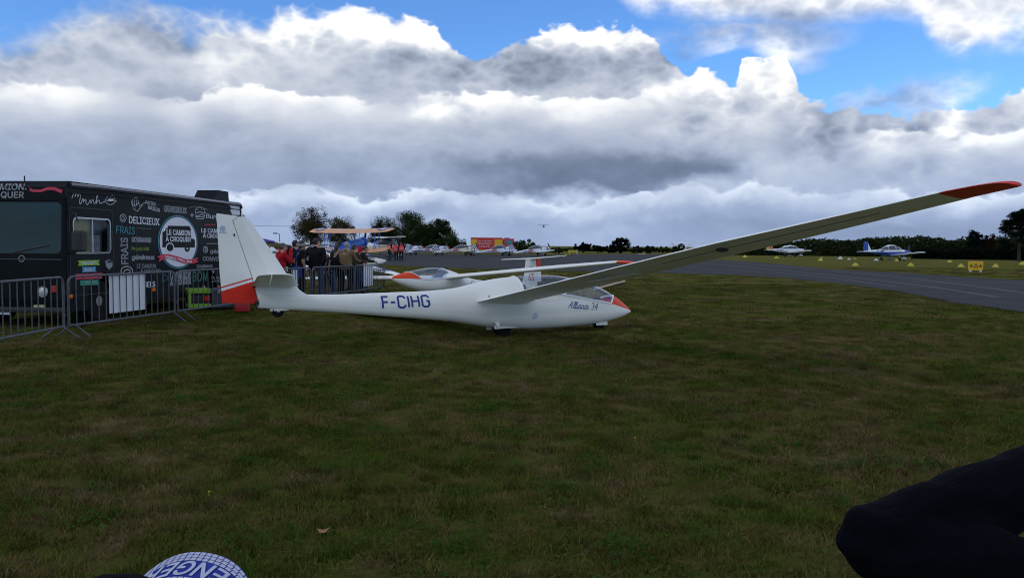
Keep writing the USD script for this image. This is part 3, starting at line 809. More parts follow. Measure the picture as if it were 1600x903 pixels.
# wings: one piece each side, tip bent upwards
def g_wing(parent, side, root, span, chord, zroot, dih, le0, tipmat, tip_from, taper_from, tipchord, tipturn=0.35, sweep=0.0, name='wing', upturn=-0.03, panel=None):
    sts = []
    def le(l):
        s = max(0, (l - taper_from) / (span - taper_from))
        return le0 - sweep * l - s * s * (chord - tipchord) * .35, chord - (chord - tipchord) * s ** 1.1
    for l in np.r_[root, root + .10, root + .25, root + .5, np.linspace(root + 1, span - .55, 9)]:
        x, c = le(l)
        fl = math.exp(-(l - root) / .10)                        # root fillet
        sts.append(((x + .10 * fl, side * l, zroot + dih * l), c * (1 + .16 * fl), .15 + .09 * fl, .022, 0.0))
    for u in np.linspace(.12, 1, 10):
        l = span - .55 + .55 * math.sin(u * math.pi / 2)
        x, c = le(min(l, span))
        c2 = c * math.sqrt(max(1 - (u * .985) ** 3.2, .012))
        sts.append(((x - (c - c2) * .30, side * l, zroot + dih * l + upturn * u ** 1.4), c2, .13, .015, 0.0))
    w = mani(wing(sts, 16))
    # split off the painted tip
    inner = w.trim_by_plane((0, -side, 0), -tip_from)
    tip = w.trim_by_plane((0, side, 0), tip_from)
    wp = part(parent, name, tm(inner), GEL, smooth=40)
    part(wp, 'wing_tip', tm(tip), tipmat, 'painted wing tip', smooth=40)
    return wp, sts, le
w_r, st_r, le_r = g_wing(g1, -1, .24, 8.06, .95, .535, .045, .30, TIPRED, 7.56, 5.0, .50)
w_l, _, _ = g_wing(g1, 1, .24, 8.06, .95, .535, .045, .30, TIPRED, 7.56, 5.0, .50)
# control surface gaps, airbrake box and hinge covers under the right wing
def under_line(pts, r=.0035):
    out = []
    for x, l in pts:
        out.append((x, -l, .535 + .045 * l - .052))
    return tube(out, r, 5)
part(w_r, 'aileron_gap', under_line([(-.45, 4.2), (-.43, 5.5), (-.36, 7.0)]), DARK)
part(w_r, 'airbrake_cover', box(-.36, -.20, -3.55, -2.55, .612, .6155), GEL)
hc = trimesh.creation.icosphere(2, 1.0); hc.apply_scale((.11, .022, .026)); hc.apply_translation((-.46, -5.15, .705))
part(w_r, 'hinge_fairing', hc, BLACK)
part(w_r, 'root_pin', tube([(-.55, -.42, .60), (-.55, -.42, .635)], .012, 8), STEEL)
# fin, rudder, tailplane
finS = mani(fin([((-3.28, .70), 1.28, .075, .02), ((-3.40, .765), 1.19, .085, .02), ((-3.50, .83), 1.10, .095, .03), ((-3.60, .94), 1.01, .10, .03), ((-3.70, 1.10), .91, .10, .03), ((-3.83, 1.32), .78, .10, .03), ((-3.98, 1.55), .63, .10, .03), ((-4.08, 1.70), .53, .10, .04),
                 ((-4.16, 1.83), .455, .10, .045), ((-4.20, 1.865), .41, .07, .05)], 16))
rud_poly = [(-4.41, 1.82), (-4.315, 1.885), (-4.33, 2.1), (-4.8, 2.1), (-4.8, .4), (-4.12, .4), (-4.12, .64), (-4.185, 1.0)]
rud_full = mani(fin([((-3.60, .62), 1.0, .085, .07), ((-3.65, .80), .95, .085, .06), ((-3.70, 1.10), .91, .10, .03), ((-3.83, 1.32), .78, .10, .03), ((-3.98, 1.55), .63, .10, .03), ((-4.08, 1.70), .53, .10, .04), ((-4.16, 1.83), .455, .10, .045), ((-4.20, 1.868), .41, .07, .05)], 16))
rud = rud_full ^ prism_xz(rud_poly)
gap = prism_xz([(x + (.012 if i in (0, 1, 6, 7) else 0), z) for i, (x, z) in enumerate(rud_poly)])
part(g1, 'tail_fin', tm(finS - gap), GEL, smooth=40)
z1 = lambda x, a, b: a + (b - a) * (x + 4.61) / .42
def band(za, zb, zc, zd):
    return rud ^ prism_xz([(-4.80, z1(-4.8, za, zb)), (-4.0, z1(-4.0, za, zb)), (-4.0, z1(-4.0, zc, zd)), (-4.80, z1(-4.8, zc, zd))])
rp_ = part(g1, 'rudder', tm(rud ^ prism_xz([(-4.8, z1(-4.8, .905, 1.02)), (-4.0, z1(-4.0, .905, 1.02)), (-4.0, 2.3), (-4.8, 2.3)])), GEL, smooth=40)
part(rp_, 'red_stripe', tm(band(.885, 1.0, .905, 1.02)), RED, smooth=40)
part(rp_, 'white_stripe', tm(band(.845, .965, .885, 1.0)), WHITEP, smooth=40)
part(rp_, 'red_lower_rudder', tm(rud ^ prism_xz([(-4.8, z1(-4.8, .845, .965)), (-4.0, z1(-4.0, .845, .965)), (-4.0, .2), (-4.8, .2)])), RED, smooth=40)
part(rp_, 'hinge_cover', box(-4.185, -4.145, -.055, .055, .88, .955, .012), BLACK)
part(rp_, 'hinge_cover', box(-4.17, -4.115, -.05, .05, .645, .70, .012), BLACK)
part(rp_, 'rudder_lock', box(-4.405, -4.385, -.03, .03, 1.60, 1.635, .004), BLACK)
# small round maker's mark on the rudder
mk = cat_([moved(extr(Point(0, 0).buffer(.035).difference(Point(0, 0).buffer(.024)), .002), np.eye(4)), extr(Point(0, 0).buffer(.016), .002), moved(extr(sbox(-.05, -.006, .05, .006), .002), mat4(None, (0, -.055, 0)))])
part(rp_, 'maker_mark', moved(mk, plane_M((-4.545, -.0165, 1.71), (1, 0.03, 0), (0, 0, 1))), mat('faded_blue', (.30, .38, .52), .5))
def tailplane(parent, xle, z, cr, ct, half, sweep, dih=0.03, name='tailplane', r0=0.04, hinge=.62):
    for side in (-1, 1):
        sts = []
        for u in np.linspace(0, .86, 5):
            sts.append(((xle - sweep * u, side * (r0 + (half - r0) * u), z + dih * u), cr + (ct - cr) * u, .11, 0, 0.0))
        for u in (.91, .95, .98, 1.0):
            c = (cr + (ct - cr) * u); c2 = c * math.sqrt(max(1 - ((u - .86) / .143) ** 2, .03))
            sts.append(((xle - sweep * u - (c - c2) * .35, side * (r0 + (half - r0) * u), z + dih * u), c2, .11, 0, 0.0))
        w = mani(wing(sts, 14))
        h0, h1 = xle - cr * hinge, xle - sweep - ct * hinge
        cut = extr(Polygon([(h0, -side * .5), (h0 - (h0 - h1) * -0, side * 0), (h1, side * half), (h1 - .0, side * (half + .5)), (-9, side * (half + .5)), (-9, -side * .5)]).buffer(0), 4)
        cut.apply_translation((0, 0, -1))
        gapm = cut.copy(); gapm.apply_translation((.012, 0, 0))
        t = part(parent, name, tm(w - mani(gapm)), GEL, smooth=40)
        part(t, 'elevator', tm(w ^ mani(cut)), GEL, smooth=40)
tailplane(g1, -3.54, .905, .66, .44, 1.08, .44, .045, r0=.045)
# wheels
def wheel_set(parent, x, y, z, r, w, fork=False, label=None):
    ty, hb = disc_wheel(r, w)
    t = part(parent, 'wheel', moved(ty, mat4(None, (x, y, z))), RUBBER, label)
    part(t, 'rim', moved(hb, mat4(None, (x, y, z))), ALU)
    return t
wheel_set(g1, -.07, 0, .135, .17, .12)
wheel_set(g1, 2.05, 0, .075, .11, .085)
wheel_set(g1, -3.84, 0, .545, .085, .05)
part(g1, 'tail_wheel_fairing', outward(skin([[(-3.95 + .27 * u, s * .035 * math.sin(math.pi * min(max(u, .03), .97)) ** .5, z) for s, z in ((-1, .60), (1, .60), (1, .548), (-1, .548))] for u in np.linspace(0, 1, 9)])), GEL)
for s in (-1, 1):
    part(g1, 'wheel_door', box(-.30, .16, s * .115 - .007, s * .115 + .007, .095, .17, .005), GEL)
    part(g1, 'nose_wheel_door', box(1.93, 2.20, s * .068 - .005, s * .068 + .005, .045, .11, .004), GEL)
part(g1, 'pitot_fairing', outward(skin([[(-.36 + a, -.225 + b, c) for a, b, c in ((0, 0, .20), (.10, -.02, .20), (.05, -.045, .12))], [(-.36 + a, -.20 + b, c) for a, b, c in ((0, 0, .20), (.10, .02, .20), (.05, -.02, .12))]])), GEL)
part(g1, 'crest_antenna', tube([(-.62, 0, .855), (-.60, 0, .90), (-.55, 0, .905)], .008, 6), STEEL)
# registration and name
reg = letters('F-CIHG', 0.17)
bw = reg.bounds[2]
part(g1, 'registration', side_text(B1, reg, -2.29, .515, (.79 / bw, 0), (-.004 / bw, .175)), BLUE, 'dark blue registration letters F-CIHG on the tail boom', smooth=False)
reg_l = side_text(B1, reg, -1.50, .515, (-.79 / bw, 0), (0, .175), side=1)
reg_l.invert()
part(g1, 'registration', reg_l, BLUE, 'dark blue registration letters on the far side of the tail boom', smooth=False)
al = [  # Alliance 34 in brush script
    [(0, 0), (.28, .55), (.52, 1.05)], [(.52, 1.05), (.50, .5), (.55, 0)], [(.12, .38), (.35, .42), (.62, .40)],
    [(.72, .1), (.95, .6), (1.02, 1.0), (.92, .9), (.82, .3), (.88, .02), (1.0, .12)], [(1.0, .12), (1.2, .6), (1.28, 1.0), (1.18, .9), (1.08, .3), (1.14, .02), (1.26, .15)],
    [(1.36, .55), (1.32, .2), (1.36, .02), (1.48, .15)], [(1.42, .78), (1.44, .80)],
    [(1.86, .48), (1.72, .55), (1.58, .35), (1.58, .08), (1.70, .04), (1.82, .25), (1.87, .5)], [(1.87, .5), (1.84, .15), (1.90, .02), (2.0, .15)],
    [(2.08, .5), (2.08, .02)], [(2.08, .3), (2.22, .55), (2.32, .42), (2.30, .1), (2.36, .02), (2.46, .15)],
    [(2.80, .48), (2.68, .56), (2.54, .35), (2.56, .06), (2.70, .02), (2.84, .16)],
    [(2.92, .26), (3.08, .36), (3.10, .52), (2.98, .54), (2.90, .3), (2.94, .05), (3.08, .02), (3.22, .18)],
    [(3.75, .88), (3.92, 1.0), (4.06, .85), (3.98, .62), (3.86, .54)], [(3.86, .54), (4.04, .48), (4.08, .22), (3.94, .0), (3.76, .08)],
    [(4.62, .98), (4.44, .70), (4.26, .40), (4.48, .38), (4.74, .42)], [(4.64, .98), (4.58, .5), (4.52, .0)]]
al = script(al, .085)
part(g1, 'glider_name', side_text(B1, al, 1.10, .372, (.675 / 4.66, .028), (-.057 / 4.66, .118)), BLUE, 'dark blue brush lettering Alliance 34', smooth=False, kind='stuff')
part(g1, 'round_mark', side_text(B1, Point(0, 0).buffer(.05), .42, .27, (1, 0), (0, 1)), mat('faint_mark', (.50, .52, .66), .5), smooth=False)
part(g1, 'canopy_latch', side_text(B1, unary_union([sbox(-.006, 0, .006, .05), sbox(.02, 0, .03, .05)]), 1.82, .455, (1, 0), (0, 1), off=.004), STEEL, smooth=False)

# --- single-seat gliders with a T-tail
B2 = Body([(-5.15, .17, .02, .045), (-4.6, .19, .025, .07), (-4.0, .22, .04, .09), (-3.0, .30, .085, .11), (-2.0, .40, .135, .135), (-1.4, .475, .15, .165), (-.84, .60, .175, .22), (-.46, .71, .165, .255), (0.04, .81, .155, .28),
           (.45, .85, .155, .285), (.84, .845, .175, .28), (1.16, .815, .22, .262), (1.5, .775, .29, .225), (1.8, .735, .375, .17), (2.05, .69, .46, .11), (2.22, .645, .535, .055), (2.29, .60, .59, .012)],
          [(-5.2, .10), (-3, .2), (-1, .42), (0, .53), (.5, .525), (.9, .525), (1.35, .54), (1.8, .575), (2.29, .594)])
def t_glider(name, label, M, zw, dih, number, wing_text=None, nosemat=None, span=6.1, tipmat=None):
    g = thing(name, label, 'glider', M, 'gliders parked on the grass')
    fuselage(g, B2, (1.30, -0.02), 0.42, 0.10, 2.3, .22, nosemat=nosemat)
    seat_at(g, .45, .27, .36, .40, mat('grey_fabric', (.22, .22, .24), .9, var=.2, vscale=12))
    part(g, 'instrument_panel', box(1.24, 1.32, -.13, .13, .46, .70, .03), BLACK)
    part(g, 'cockpit_cover', box(.30, 1.05, -.17, .17, .50, .56, .03), mat('white_cloth', (.62, .61, .70), .8, var=.15, vscale=9))
    wr, _, _ = g_wing(g, -1, .20, span, .86, zw, dih, .22, tipmat or ORANGE, span - .55, 3.6, .40, upturn=-.13)
    g_wing(g, 1, .20, span, .86, zw, dih, .22, tipmat or ORANGE, span - .55, 3.6, .40, upturn=-.13)
    F_ = mani(fin([((-4.00, .10), 1.65, .06), ((-4.22, .20), 1.44, .08), ((-4.40, .29), 1.26, .09), ((-4.50, .45), 1.16, .09), ((-4.68, 1.02), 0.98, .09)], 14))
    rp = [(-5.30, 1.2), (-5.33, .25), (-6, .25), (-6, 1.2)]
    part(g, 'tail_fin', tm(F_ - prism_xz([(-5.29, 1.2), (-5.32, .1), (-6, .1), (-6, 1.2)])), GEL, smooth=40)
    r_ = part(g, 'rudder', tm((F_ ^ prism_xz(rp)).trim_by_plane((0, 0, -1), -.72)), GEL, smooth=40)
    part(r_, 'red_rudder_band', tm((F_ ^ prism_xz(rp)).trim_by_plane((0, 0, 1), .72)), RED, smooth=40)
    for side in (-1, 1):
        sts = [((-4.86 - .16 * u, side * (1.22 * u), 1.045 + .03 * u), (.62 - .24 * u) * (1 if u < .97 else .75), .11, 0, 0) for u in np.linspace(0, 1, 8)]
        part(g, 'tailplane', outward(wing(sts, 12)), GEL, smooth=40)
    if number:
        for s in (-1, 1):
            t = text2d(number, True); t.apply_scale((.23, .23, .004))
            M2 = plane_M((-5.13 if s < 0 else -4.70, s * .053, .30), (-s * 1, 0, 0) if s > 0 else (1, 0, 0), (0, 0, 1))
            part(g, 'contest_number', moved(t, M2), MREDM, f'red contest number {number} on the fin', smooth=False)
            part(g, 'fin_mark', moved(extr(unary_union([Polygon([(0, 0), (.08, 0), (.05, .09)]), Polygon([(.10, 0), (.18, 0), (.14, .09)])]), .003), plane_M((-5.05 if s < 0 else -4.85, s * .0475, .72), (1, 0, 0) if s < 0 else (-1, 0, 0), (0, 0, 1))), BLUE, smooth=False)
    if wing_text:
        tx = letters(wing_text, .17); b = tx.bounds
        t = extr(tx, .01)
        sc = .66
        t.apply_scale((sc, sc * .95, 1))
        # letters read from behind the wing on the right upper side
        u = np.array([0, -1, dih]); v = np.array([1, 0, 0.0])
        part(g, 'registration', moved(t, plane_M((-.50, -3.6, zw + dih * 3.6 + .062), u, v)), BLUE, 'dark blue registration letters on the wing', smooth=False)
    wheel_set(g, .28, 0, .15, .16, .11)
    wheel_set(g, -4.75, 0, .07, .075, .05)
    return g
g2 = t_glider('glider', 'white single-seat T-tail glider with orange nose pointing left and red 63 on its fin', mat4(pose(4.153, 0, .065), (-1.962, 23.334, 0.0)), .535, .035, '63')
nose3 = P(603, 410, 45.0)
Rg3 = pose(.56, 0.0, .085)
g3 = t_glider('glider', 'white glider mostly hidden behind the leaning man, blue letters on its lowered wing', mat4(Rg3, (nose3[0] - Rg3[0, 0] * 2.29, nose3[1] - Rg3[1, 0] * 2.29, 0.0)), .56, .02, '', 'FCUW', GEL, 7.4, GEL)

# ------------------------------------------------------------------ food truck
TR_F, TR_B, TR_Z = np.array([-7.78, 14.0]), np.array([-7.16, 21.3]), 2.57
SD = (TR_B - TR_F) / np.linalg.norm(TR_B - TR_F)              # along the side, towards the rear
FD = np.array([-SD[1], SD[0]])                                 # along the front, away from the corner
TLEN, TWID = float(np.linalg.norm(TR_B - TR_F)), 2.25
# truck axes: x along the side to the rear, y across to the far side, z up; origin on the ground below the near front corner
TM = np.eye(4); TM[:2, 0], TM[:2, 1], TM[:2, 3] = SD, FD, TR_F
TMI = np.linalg.inv(TM)
def side_px(px, py):
    o, r = TMI @ np.array([0, 0, EYE, 1.0]), TMI[:3, :3] @ ray(px, py)
    k = -o[1] / r[1]
    return np.array([o[0] + k * r[0], o[2] + k * r[2]])
def front_px(px, py, x=0.0):
    o, r = TMI @ np.array([0, 0, EYE, 1.0]), TMI[:3, :3] @ ray(px, py)
    k = (x - o[0]) / r[0]
    return np.array([o[1] + k * r[1], o[2] + k * r[2]])
BODY = mat('truck_black', (0.004, 0.005, 0.006), 0.42, col2=(0.008, 0.010, 0.011), vscale=2, coat=0.0, spec=0.08)
TRIM = mat('roof_rail', (0.035, 0.035, 0.055), 0.35, var=0.2, vscale=4, coat=0.4)
CHALK = mat('chalk_white', (0.60, 0.61, 0.64), 0.6, var=0.25, vscale=14)
CHALKG = mat('chalk_grey', (0.30, 0.31, 0.33), 0.65, var=0.35, vscale=16)
TEAL = mat('teal_paint', (0.025, 0.19, 0.23), 0.5)
LIME = mat('chalk_lime', (0.18, 0.26, 0.02), 0.6)
GREENB = mat('banner_green', (0.20, 0.36, 0.02), 0.5)
BLUEB = mat('banner_blue', (0.03, 0.20, 0.38), 0.5)
REDB = mat('banner_red', (0.52, 0.020, 0.050), 0.5)
TEALB = mat('banner_teal', (0.010, 0.24, 0.14), 0.5)
LOGOW = mat('logo_white', (0.62, 0.62, 0.66), 0.5)
AMBER = mat('amber_lens', (0.75, 0.14, 0.01), 0.25)
REDL = mat('red_lens', (0.35, 0.02, 0.01), 0.25)
CHROME = mat('chrome', (0.62, 0.62, 0.62), 0.18, metal=1.0)
LENS = mat('lamp_lens', (0.42, 0.43, 0.40), 0.12, coat=0.6)
YELL = mat('yellow_lens', (0.36, 0.34, 0.14), 0.2, coat=0.4)
DGLASS = mat('dark_glass', (0.010, 0.014, 0.015), 0.05, coat=0.5)
WGLASS = glass_mat('window_glass', (0.92, 0.94, 0.94), 0.03, 0.05, 0.5)
truck = thing('food_truck', 'black food truck covered in chalk-style lettering with a round white logo', 'truck', TM)
# body: one rounded shell with wheel arches cut, the cab front leaning back a little at the top
prof = [(0.05, .27), (0.0, .50), (0.0, 1.35), (.03, 2.28), (.045, 2.47), (.13, 2.57), (TLEN - .10, 2.57), (TLEN, 2.47), (TLEN, .30)]
body = extr(Polygon(prof).buffer(-.03).buffer(.03), TWID)
body.apply_transform(np.array([[1, 0, 0, 0], [0, 0, 1, 0], [0, 1, 0, 0], [0, 0, 0, 1.0]])); body.invert() if body.volume < 0 else None
bm_ = mani(outward(body))
WX = (1.12, 5.35)
for wx in WX:
    for y0 in (-.05, TWID - .33):
        c = trimesh.creation.cylinder(.50, .38, sections=40); c.apply_transform(trimesh.transformations.rotation_matrix(math.pi / 2, (1, 0, 0))); c.apply_translation((wx, y0 + .19, .43))
        bm_ = bm_ - mani(c)
# window openings
def rrect(a, b, r):
    return sbox(min(a[0], b[0]), min(a[1], b[1]), max(a[0], b[0]), max(a[1], b[1])).buffer(-r).buffer(r, quad_segs=5)
w0, w1 = side_px(114.5, 395.5), side_px(171, 343.5)
win = rrect(w0, w1, .09)
ws0, ws1 = front_px(-40, 396.5, .02), front_px(97, 314, .04)
ws0 = np.array([TWID - .10, ws0[1]])
wsr = rrect((ws1[0], ws0[1]), (ws0[0], ws1[1]), .11)
XZ = np.array([[1, 0, 0, 0], [0, 0, -1, 0], [0, 1, 0, 0], [0, 0, 0, 1.0]])          # shape xy -> truck side plane, depth towards us (-y)
def on_side(shape, proud=.004, depth=.004):
    t = extr(shape, depth)
    M = XZ.copy(); M[1, 3] = -(proud - depth)
    return moved(t, M)
def flat_side(shape, y):
    v, f = trimesh.creation.triangulate_polygon(shape, engine='earcut')
    return trimesh.Trimesh(np.c_[v[:, 0], np.full(len(v), y), v[:, 1]], f, process=False)
def on_front(shape, x=-.004, depth=.004):
    t = extr(shape, depth)                                                            # shape x = across (away from the corner), y = up; depth towards -x
    return moved(t, np.array([[0, 0, -1, x + depth], [1, 0, 0, 0], [0, 1, 0, 0], [0, 0, 0, 1.0]]))
hole = moved(extr(win, .3), np.array([[1, 0, 0, 0], [0, 0, 1, -.05], [0, 1, 0, 0], [0, 0, 0, 1.0]]))
bm_ = bm_ - mani(outward(hole))
hole = moved(extr(wsr, .32), np.array([[0, 0, 1, -.06], [1, 0, 0, 0], [0, 1, 0, 0], [0, 0, 0, 1.0]]))
bm_ = bm_ - mani(outward(hole))
part(truck, 'body', tm(bm_), BODY, smooth=30)
part(truck, 'roof_rail', tube([(.16, -.012, 2.50), (1, -.02, 2.515), (TLEN - .12, -.02, 2.515), (TLEN - .01, -.0, 2.44)], .042, 10), TRIM)
part(truck, 'roof_rail', tube([(.13, -.0, 2.36), (.9, -.006, 2.385), (TLEN - .1, -.006, 2.385)], .012, 8), BODY)
part(truck, 'corner_trim', tube([(.035, .0, .6), (.02, .0, 1.35), (.07, .0, 2.3)], .022, 8), BODY)
# windscreen: sloped pane, dark cab behind it with the seats and wheel
wsc = part(truck, 'windscreen', moved(extr(wsr, .006), np.array([[0, .053, 1, -.055], [1, 0, 0, 0], [0, 1, 0, 0], [0, 0, 0, 1.0]])), mat('windscreen_glass', (.010, .030, .030), .05, coat=.0, spec=.28))
part(wsc, 'windscreen_seal', moved(extr(wsr.buffer(.035).difference(wsr.buffer(-.015)), .012), np.array([[0, .053, 1, -.068], [1, 0, 0, 0], [0, 1, 0, 0], [0, 0, 0, 1.0]])), RUBBER)
part(wsc, 'wiper', tube([(-.0, .95, ws0[1] + .03), (.0, .62, ws0[1] + .10), (.012, .30, ws0[1] + .16)], .010, 6), BLACK)
# side window with two sliding panes, a curtain and a blind
sw = part(truck, 'side_window', on_side(win.buffer(.018).difference(win.buffer(-.012)), .016, .03), CHROME)
cx = side_px(144.2, 370)[0]
part(sw, 'window_divider', on_side(sbox(cx - .014, win.bounds[1], cx + .014, win.bounds[3]), .010, .02), ALU)
b = win.bounds
part(sw, 'window_pane', flat_side(win.intersection(sbox(b[0], b[1], cx, b[3])), .008), WGLASS)
part(sw, 'window_pane', flat_side(win.intersection(sbox(cx, b[1], b[2], b[3])), .014), WGLASS)
cur = outward(skin([[(x, .075 + .012 * math.sin(x * 75), z) for z in np.linspace(b[1], b[3], 3)] + [(x, .082 + .012 * math.sin(x * 75), z) for z in np.linspace(b[3], b[1], 3)] for x in np.linspace(b[0], cx + .02, 40)]))
part(sw, 'curtain', cur, mat('ochre_curtain', (.30, .25, .10), .9, var=.25, vscale=9))
part(sw, 'dark_lining', box(cx + .0, b[2], .16, .17, b[1], b[3]), mat('cab_teal', (.035, .06, .075), .4))
for i in range(9):
    z = b[1] + .03 + i * .034
    part(sw, 'blind_slat', moved(box(cx + .03, b[2] - .16, -.013, .013, -.0015, .0015), mat4(np.array([[1, 0, 0], [0, .6, -.8], [0, .8, .6]]), (0, .10, z))), CHALKG)
# mirror on its arm at the front corner
ma, mb = side_px(122, 391), side_px(129.5, 361)
mx = .10
mirror = part(truck, 'wing_mirror', box(mx - .10, mx + .10, -.30, -.10, ma[1] - .02, mb[1] - .0, .04), BLACK)
part(mirror, 'mirror_arm', tube([(.10, -.0, 2.02), (.09, -.14, 2.0), (.09, -.19, 1.86)], .014, 8), BLACK)
part(mirror, 'mirror_arm', tube([(.10, -.0, 1.30), (.09, -.14, 1.33), (.09, -.19, 1.42)], .014, 8), BLACK)
# roof vent and aerial
vent = [(6.02, 2.55), (6.30, 2.83), (6.86, 2.83), (6.90, 2.55)]
vt = extr(Polygon(vent).buffer(-.02).buffer(.02), .55); vt.apply_transform(np.array([[1, 0, 0, 0], [0, 0, 1, .14], [0, 1, 0, 0], [0, 0, 0, 1.0]]))
part(truck, 'roof_vent', outward(vt), BODY)
part(truck, 'aerial', tube([(.6, 1.15, 2.55), (.6, 1.15, 2.70)], .012, 6), BLACK)
part(truck, 'roof_lamp', box(.09, .16, .42, .56, 2.46, 2.485, .008), CHALKG)
# lamps, plate, bumper
def lamp_at(px, py, r, name, m, ring=True):
    c = front_px(px, py)
    l = part(truck, name, moved(lathe([(.002, .034), (r * .5, .028), (r * .85, .012), (r, -.01), (r, -.03), (.002, -.03)], 24, 'x'), np.array([[-1, 0, 0, -.012], [0, -1, 0, c[0]], [0, 0, 1, c[1]], [0, 0, 0, 1.0]])), m)
    if ring:
        part(l, 'lamp_ring', moved(tube([(0, math.cos(a) * (r + .006), math.sin(a) * (r + .006)) for a in np.arange(24) * math.pi / 12], .010, 6, closed=True), mat4(None, (-.012, c[0], c[1]))), CHROME)
lamp_at(67.5, 456, .085, 'headlight', LENS)
a, bq = front_px(54, 486), front_px(71, 476.5)
part(truck, 'fog_lamp', box(-.03, .02, bq[0], a[0], a[1], bq[1], .012), YELL)
a, bq = front_px(80.5, 457), front_px(88.5, 446.5)
part(truck, 'front_indicator', box(-.025, .01, bq[0], a[0], a[1], bq[1], .008), REDL)
a, bq = front_px(-20, 491), front_px(16, 481)
pl = part(truck, 'number_plate', box(-.016, .0, bq[0], a[0], a[1], bq[1], .003), LOGOW)
part(truck, 'bumper', box(-.05, .12, .02, TWID - .02, .27, .36, .02), BLACK)
part(truck, 'front_crease', box(-.012, .0, .05, TWID - .05, 1.19, 1.205, .002), TRIM)
for i, (px, py) in enumerate(((109.5, 463), (239.5, 452.5), (341, 448.5))):
    c = side_px(px, py); s_ = .055 if i == 0 else .06
    part(truck, 'side_marker', box(c[0] - s_, c[0] + s_, -.018, .0, c[1] - .032, c[1] + .032, .006), AMBER)
c0 = front_px(34, 404)
emb = part(truck, 'front_emblem', on_front(Point(*c0).buffer(.06).difference(Point(*c0).buffer(.045)), -.006, .006), STEEL)
# wheels
for wx in WX:
    for y in (.20, TWID - .20):
        ty, hb = disc_wheel(.40, .24, 36, .62)
        w = part(truck, 'wheel', moved(ty, mat4(None, (wx, y, .40))), RUBBER)
        part(w, 'rim', moved(hb, mat4(None, (wx, y, .40))), mat('pale_rim', (.26, .25, .22), .5, var=.35, vscale=14))
part(truck, 'chassis', box(.5, TLEN - .3, .35, TWID - .35, .22, .5, .02), BLACK)
part(truck, 'side_step', box(.35, .62, .02, .25, .36, .40, .01), BLACK)
part(truck, 'belt_line', box(1.0, 1.55, -.006, .0, .90, .908, .001), STEEL)
# seams, cab door and rivets
SEAM = mat('body_seam', (.020, .022, .024), .5)
d0, d1 = win.bounds[0] - .10, win.bounds[2] + .10
part(truck, 'cab_door', on_side(rrect((d0, .55), (d1, 2.12), .08).difference(rrect((d0 + .012, .562), (d1 - .012, 2.108), .07)), .004, .003), SEAM, smooth=False)
part(truck, 'door_handle', box(d1 - .22, d1 - .06, -.03, .0, 1.12, 1.16, .008), BLACK)
for x in (2.25, 3.55, 4.85, 6.15):
    part(truck, 'panel_joint', on_side(sbox(x - .006, .50, x + .006, 2.35), .004, .003), SEAM, smooth=False)
riv = cat_([moved(trimesh.creation.icosphere(1, .008), mat4(None, (x, -.001, z))) for x in np.arange(.3, TLEN - .1, .16) for z in (2.34, .46)])
part(truck, 'rivets', riv, SEAM, smooth=True, kind='stuff')
# --- lettering and drawings on the side, each its own piece, placed where the photograph shows it
def txt_side(name, text, x0, y0, x1, y1, h, m, bold=False, slab=0, outline=0, lean=0.0, lift=.004, frame=side_px, put=on_side):
    """Word from pixel (x0, y0) to (x1, y1) along its base, capitals h pixels tall at the left end."""
    a, b_ = frame(x0, y0), frame(x1, y1)
    hh = abs(frame(x0, y0 - h)[1] - a[1])
    t = text2d(text, bold)
    sh = t.section(plane_origin=(0, 0, .5), plane_normal=(0, 0, 1)).to_2D(to_2D=np.eye(4))[0].polygons_full
    sh = unary_union([p for p in sh])
    bx = sh.bounds
    if slab:
        # slab feet and heads: short bars along the base and the cap line under every stem
        bars = []
        for yy in (0.0, 1.0):
            cut = sh.intersection(sbox(bx[0] - 1, abs(yy - .10) if yy else .0, bx[2] + 1, .2 if not yy else 1.0)) if False else sh.intersection(LineString([(bx[0] - 1, .06 if yy == 0 else .94), (bx[2] + 1, .06 if yy == 0 else .94)]))
            for g in getattr(cut, 'geoms', [cut]):
                if g.length > 0:
                    gb = g.bounds
                    if gb[2] - gb[0] < .45:
                        bars.append(sbox(gb[0] - slab, yy - (.0 if yy == 0 else .15), gb[2] + slab, yy + (.15 if yy == 0 else .0)))
        sh = unary_union([sh] + bars)
        bx = sh.bounds
    if outline:
        sh = sh.buffer(outline * .4).difference(sh.buffer(-outline * .6))
    w = np.linalg.norm(b_ - a); u = (b_ - a) / w
    sx = w / (bx[2] - bx[0])
    sgn = u[0]
    M = [u[0] * sx, -u[1] * hh * 0 + lean * hh, u[1] * sx, hh, a[0] - bx[0] * sx * u[0], a[1] - bx[0] * sx * u[1]]
    sh = affinity.affine_transform(sh, M)
    return part(truck, name, put(sh) if put is on_side else put(sh), m, smooth=False, kind='stuff' if len(text) > 1 else None)
def pen(name, lines_px, w_px, m, curve=True, frame=side_px, put=on_side, fill=None):
    s = abs(frame(lines_px[0][0][0], lines_px[0][0][1] - 1)[1] - frame(*lines_px[0][0])[1])
    ls = [[tuple(frame(*p)) for p in l] for l in lines_px]
    sh = unary_union([LineString(smooth_line(l, 5) if curve and len(l) > 2 else l).buffer(w_px * s / 2, quad_segs=3) for l in ls])
    if fill:
        sh = unary_union([sh] + [Polygon([tuple(frame(*p)) for p in f]).buffer(0) for f in fill])
    return part(truck, name, put(sh), m, smooth=False, kind='stuff' if sh.geom_type != 'Polygon' else None)
def area(name, pts_px, m, frame=side_px, lift=.004, parent=None, label=None):
    sh = Polygon([tuple(frame(*p)) for p in pts_px]).buffer(0)
    return part(parent or truck, name, on_side(sh, lift, .003) if frame is side_px else on_front(sh), m, label, smooth=False)
def z3(x, y):                                                    # pixel of the 3.225 x enlargement
    return (x / 3.225, y / 3.225 + 260)
def z6(x, y):
    return (x / 6.945 + 170, y / 6.945 + 290)
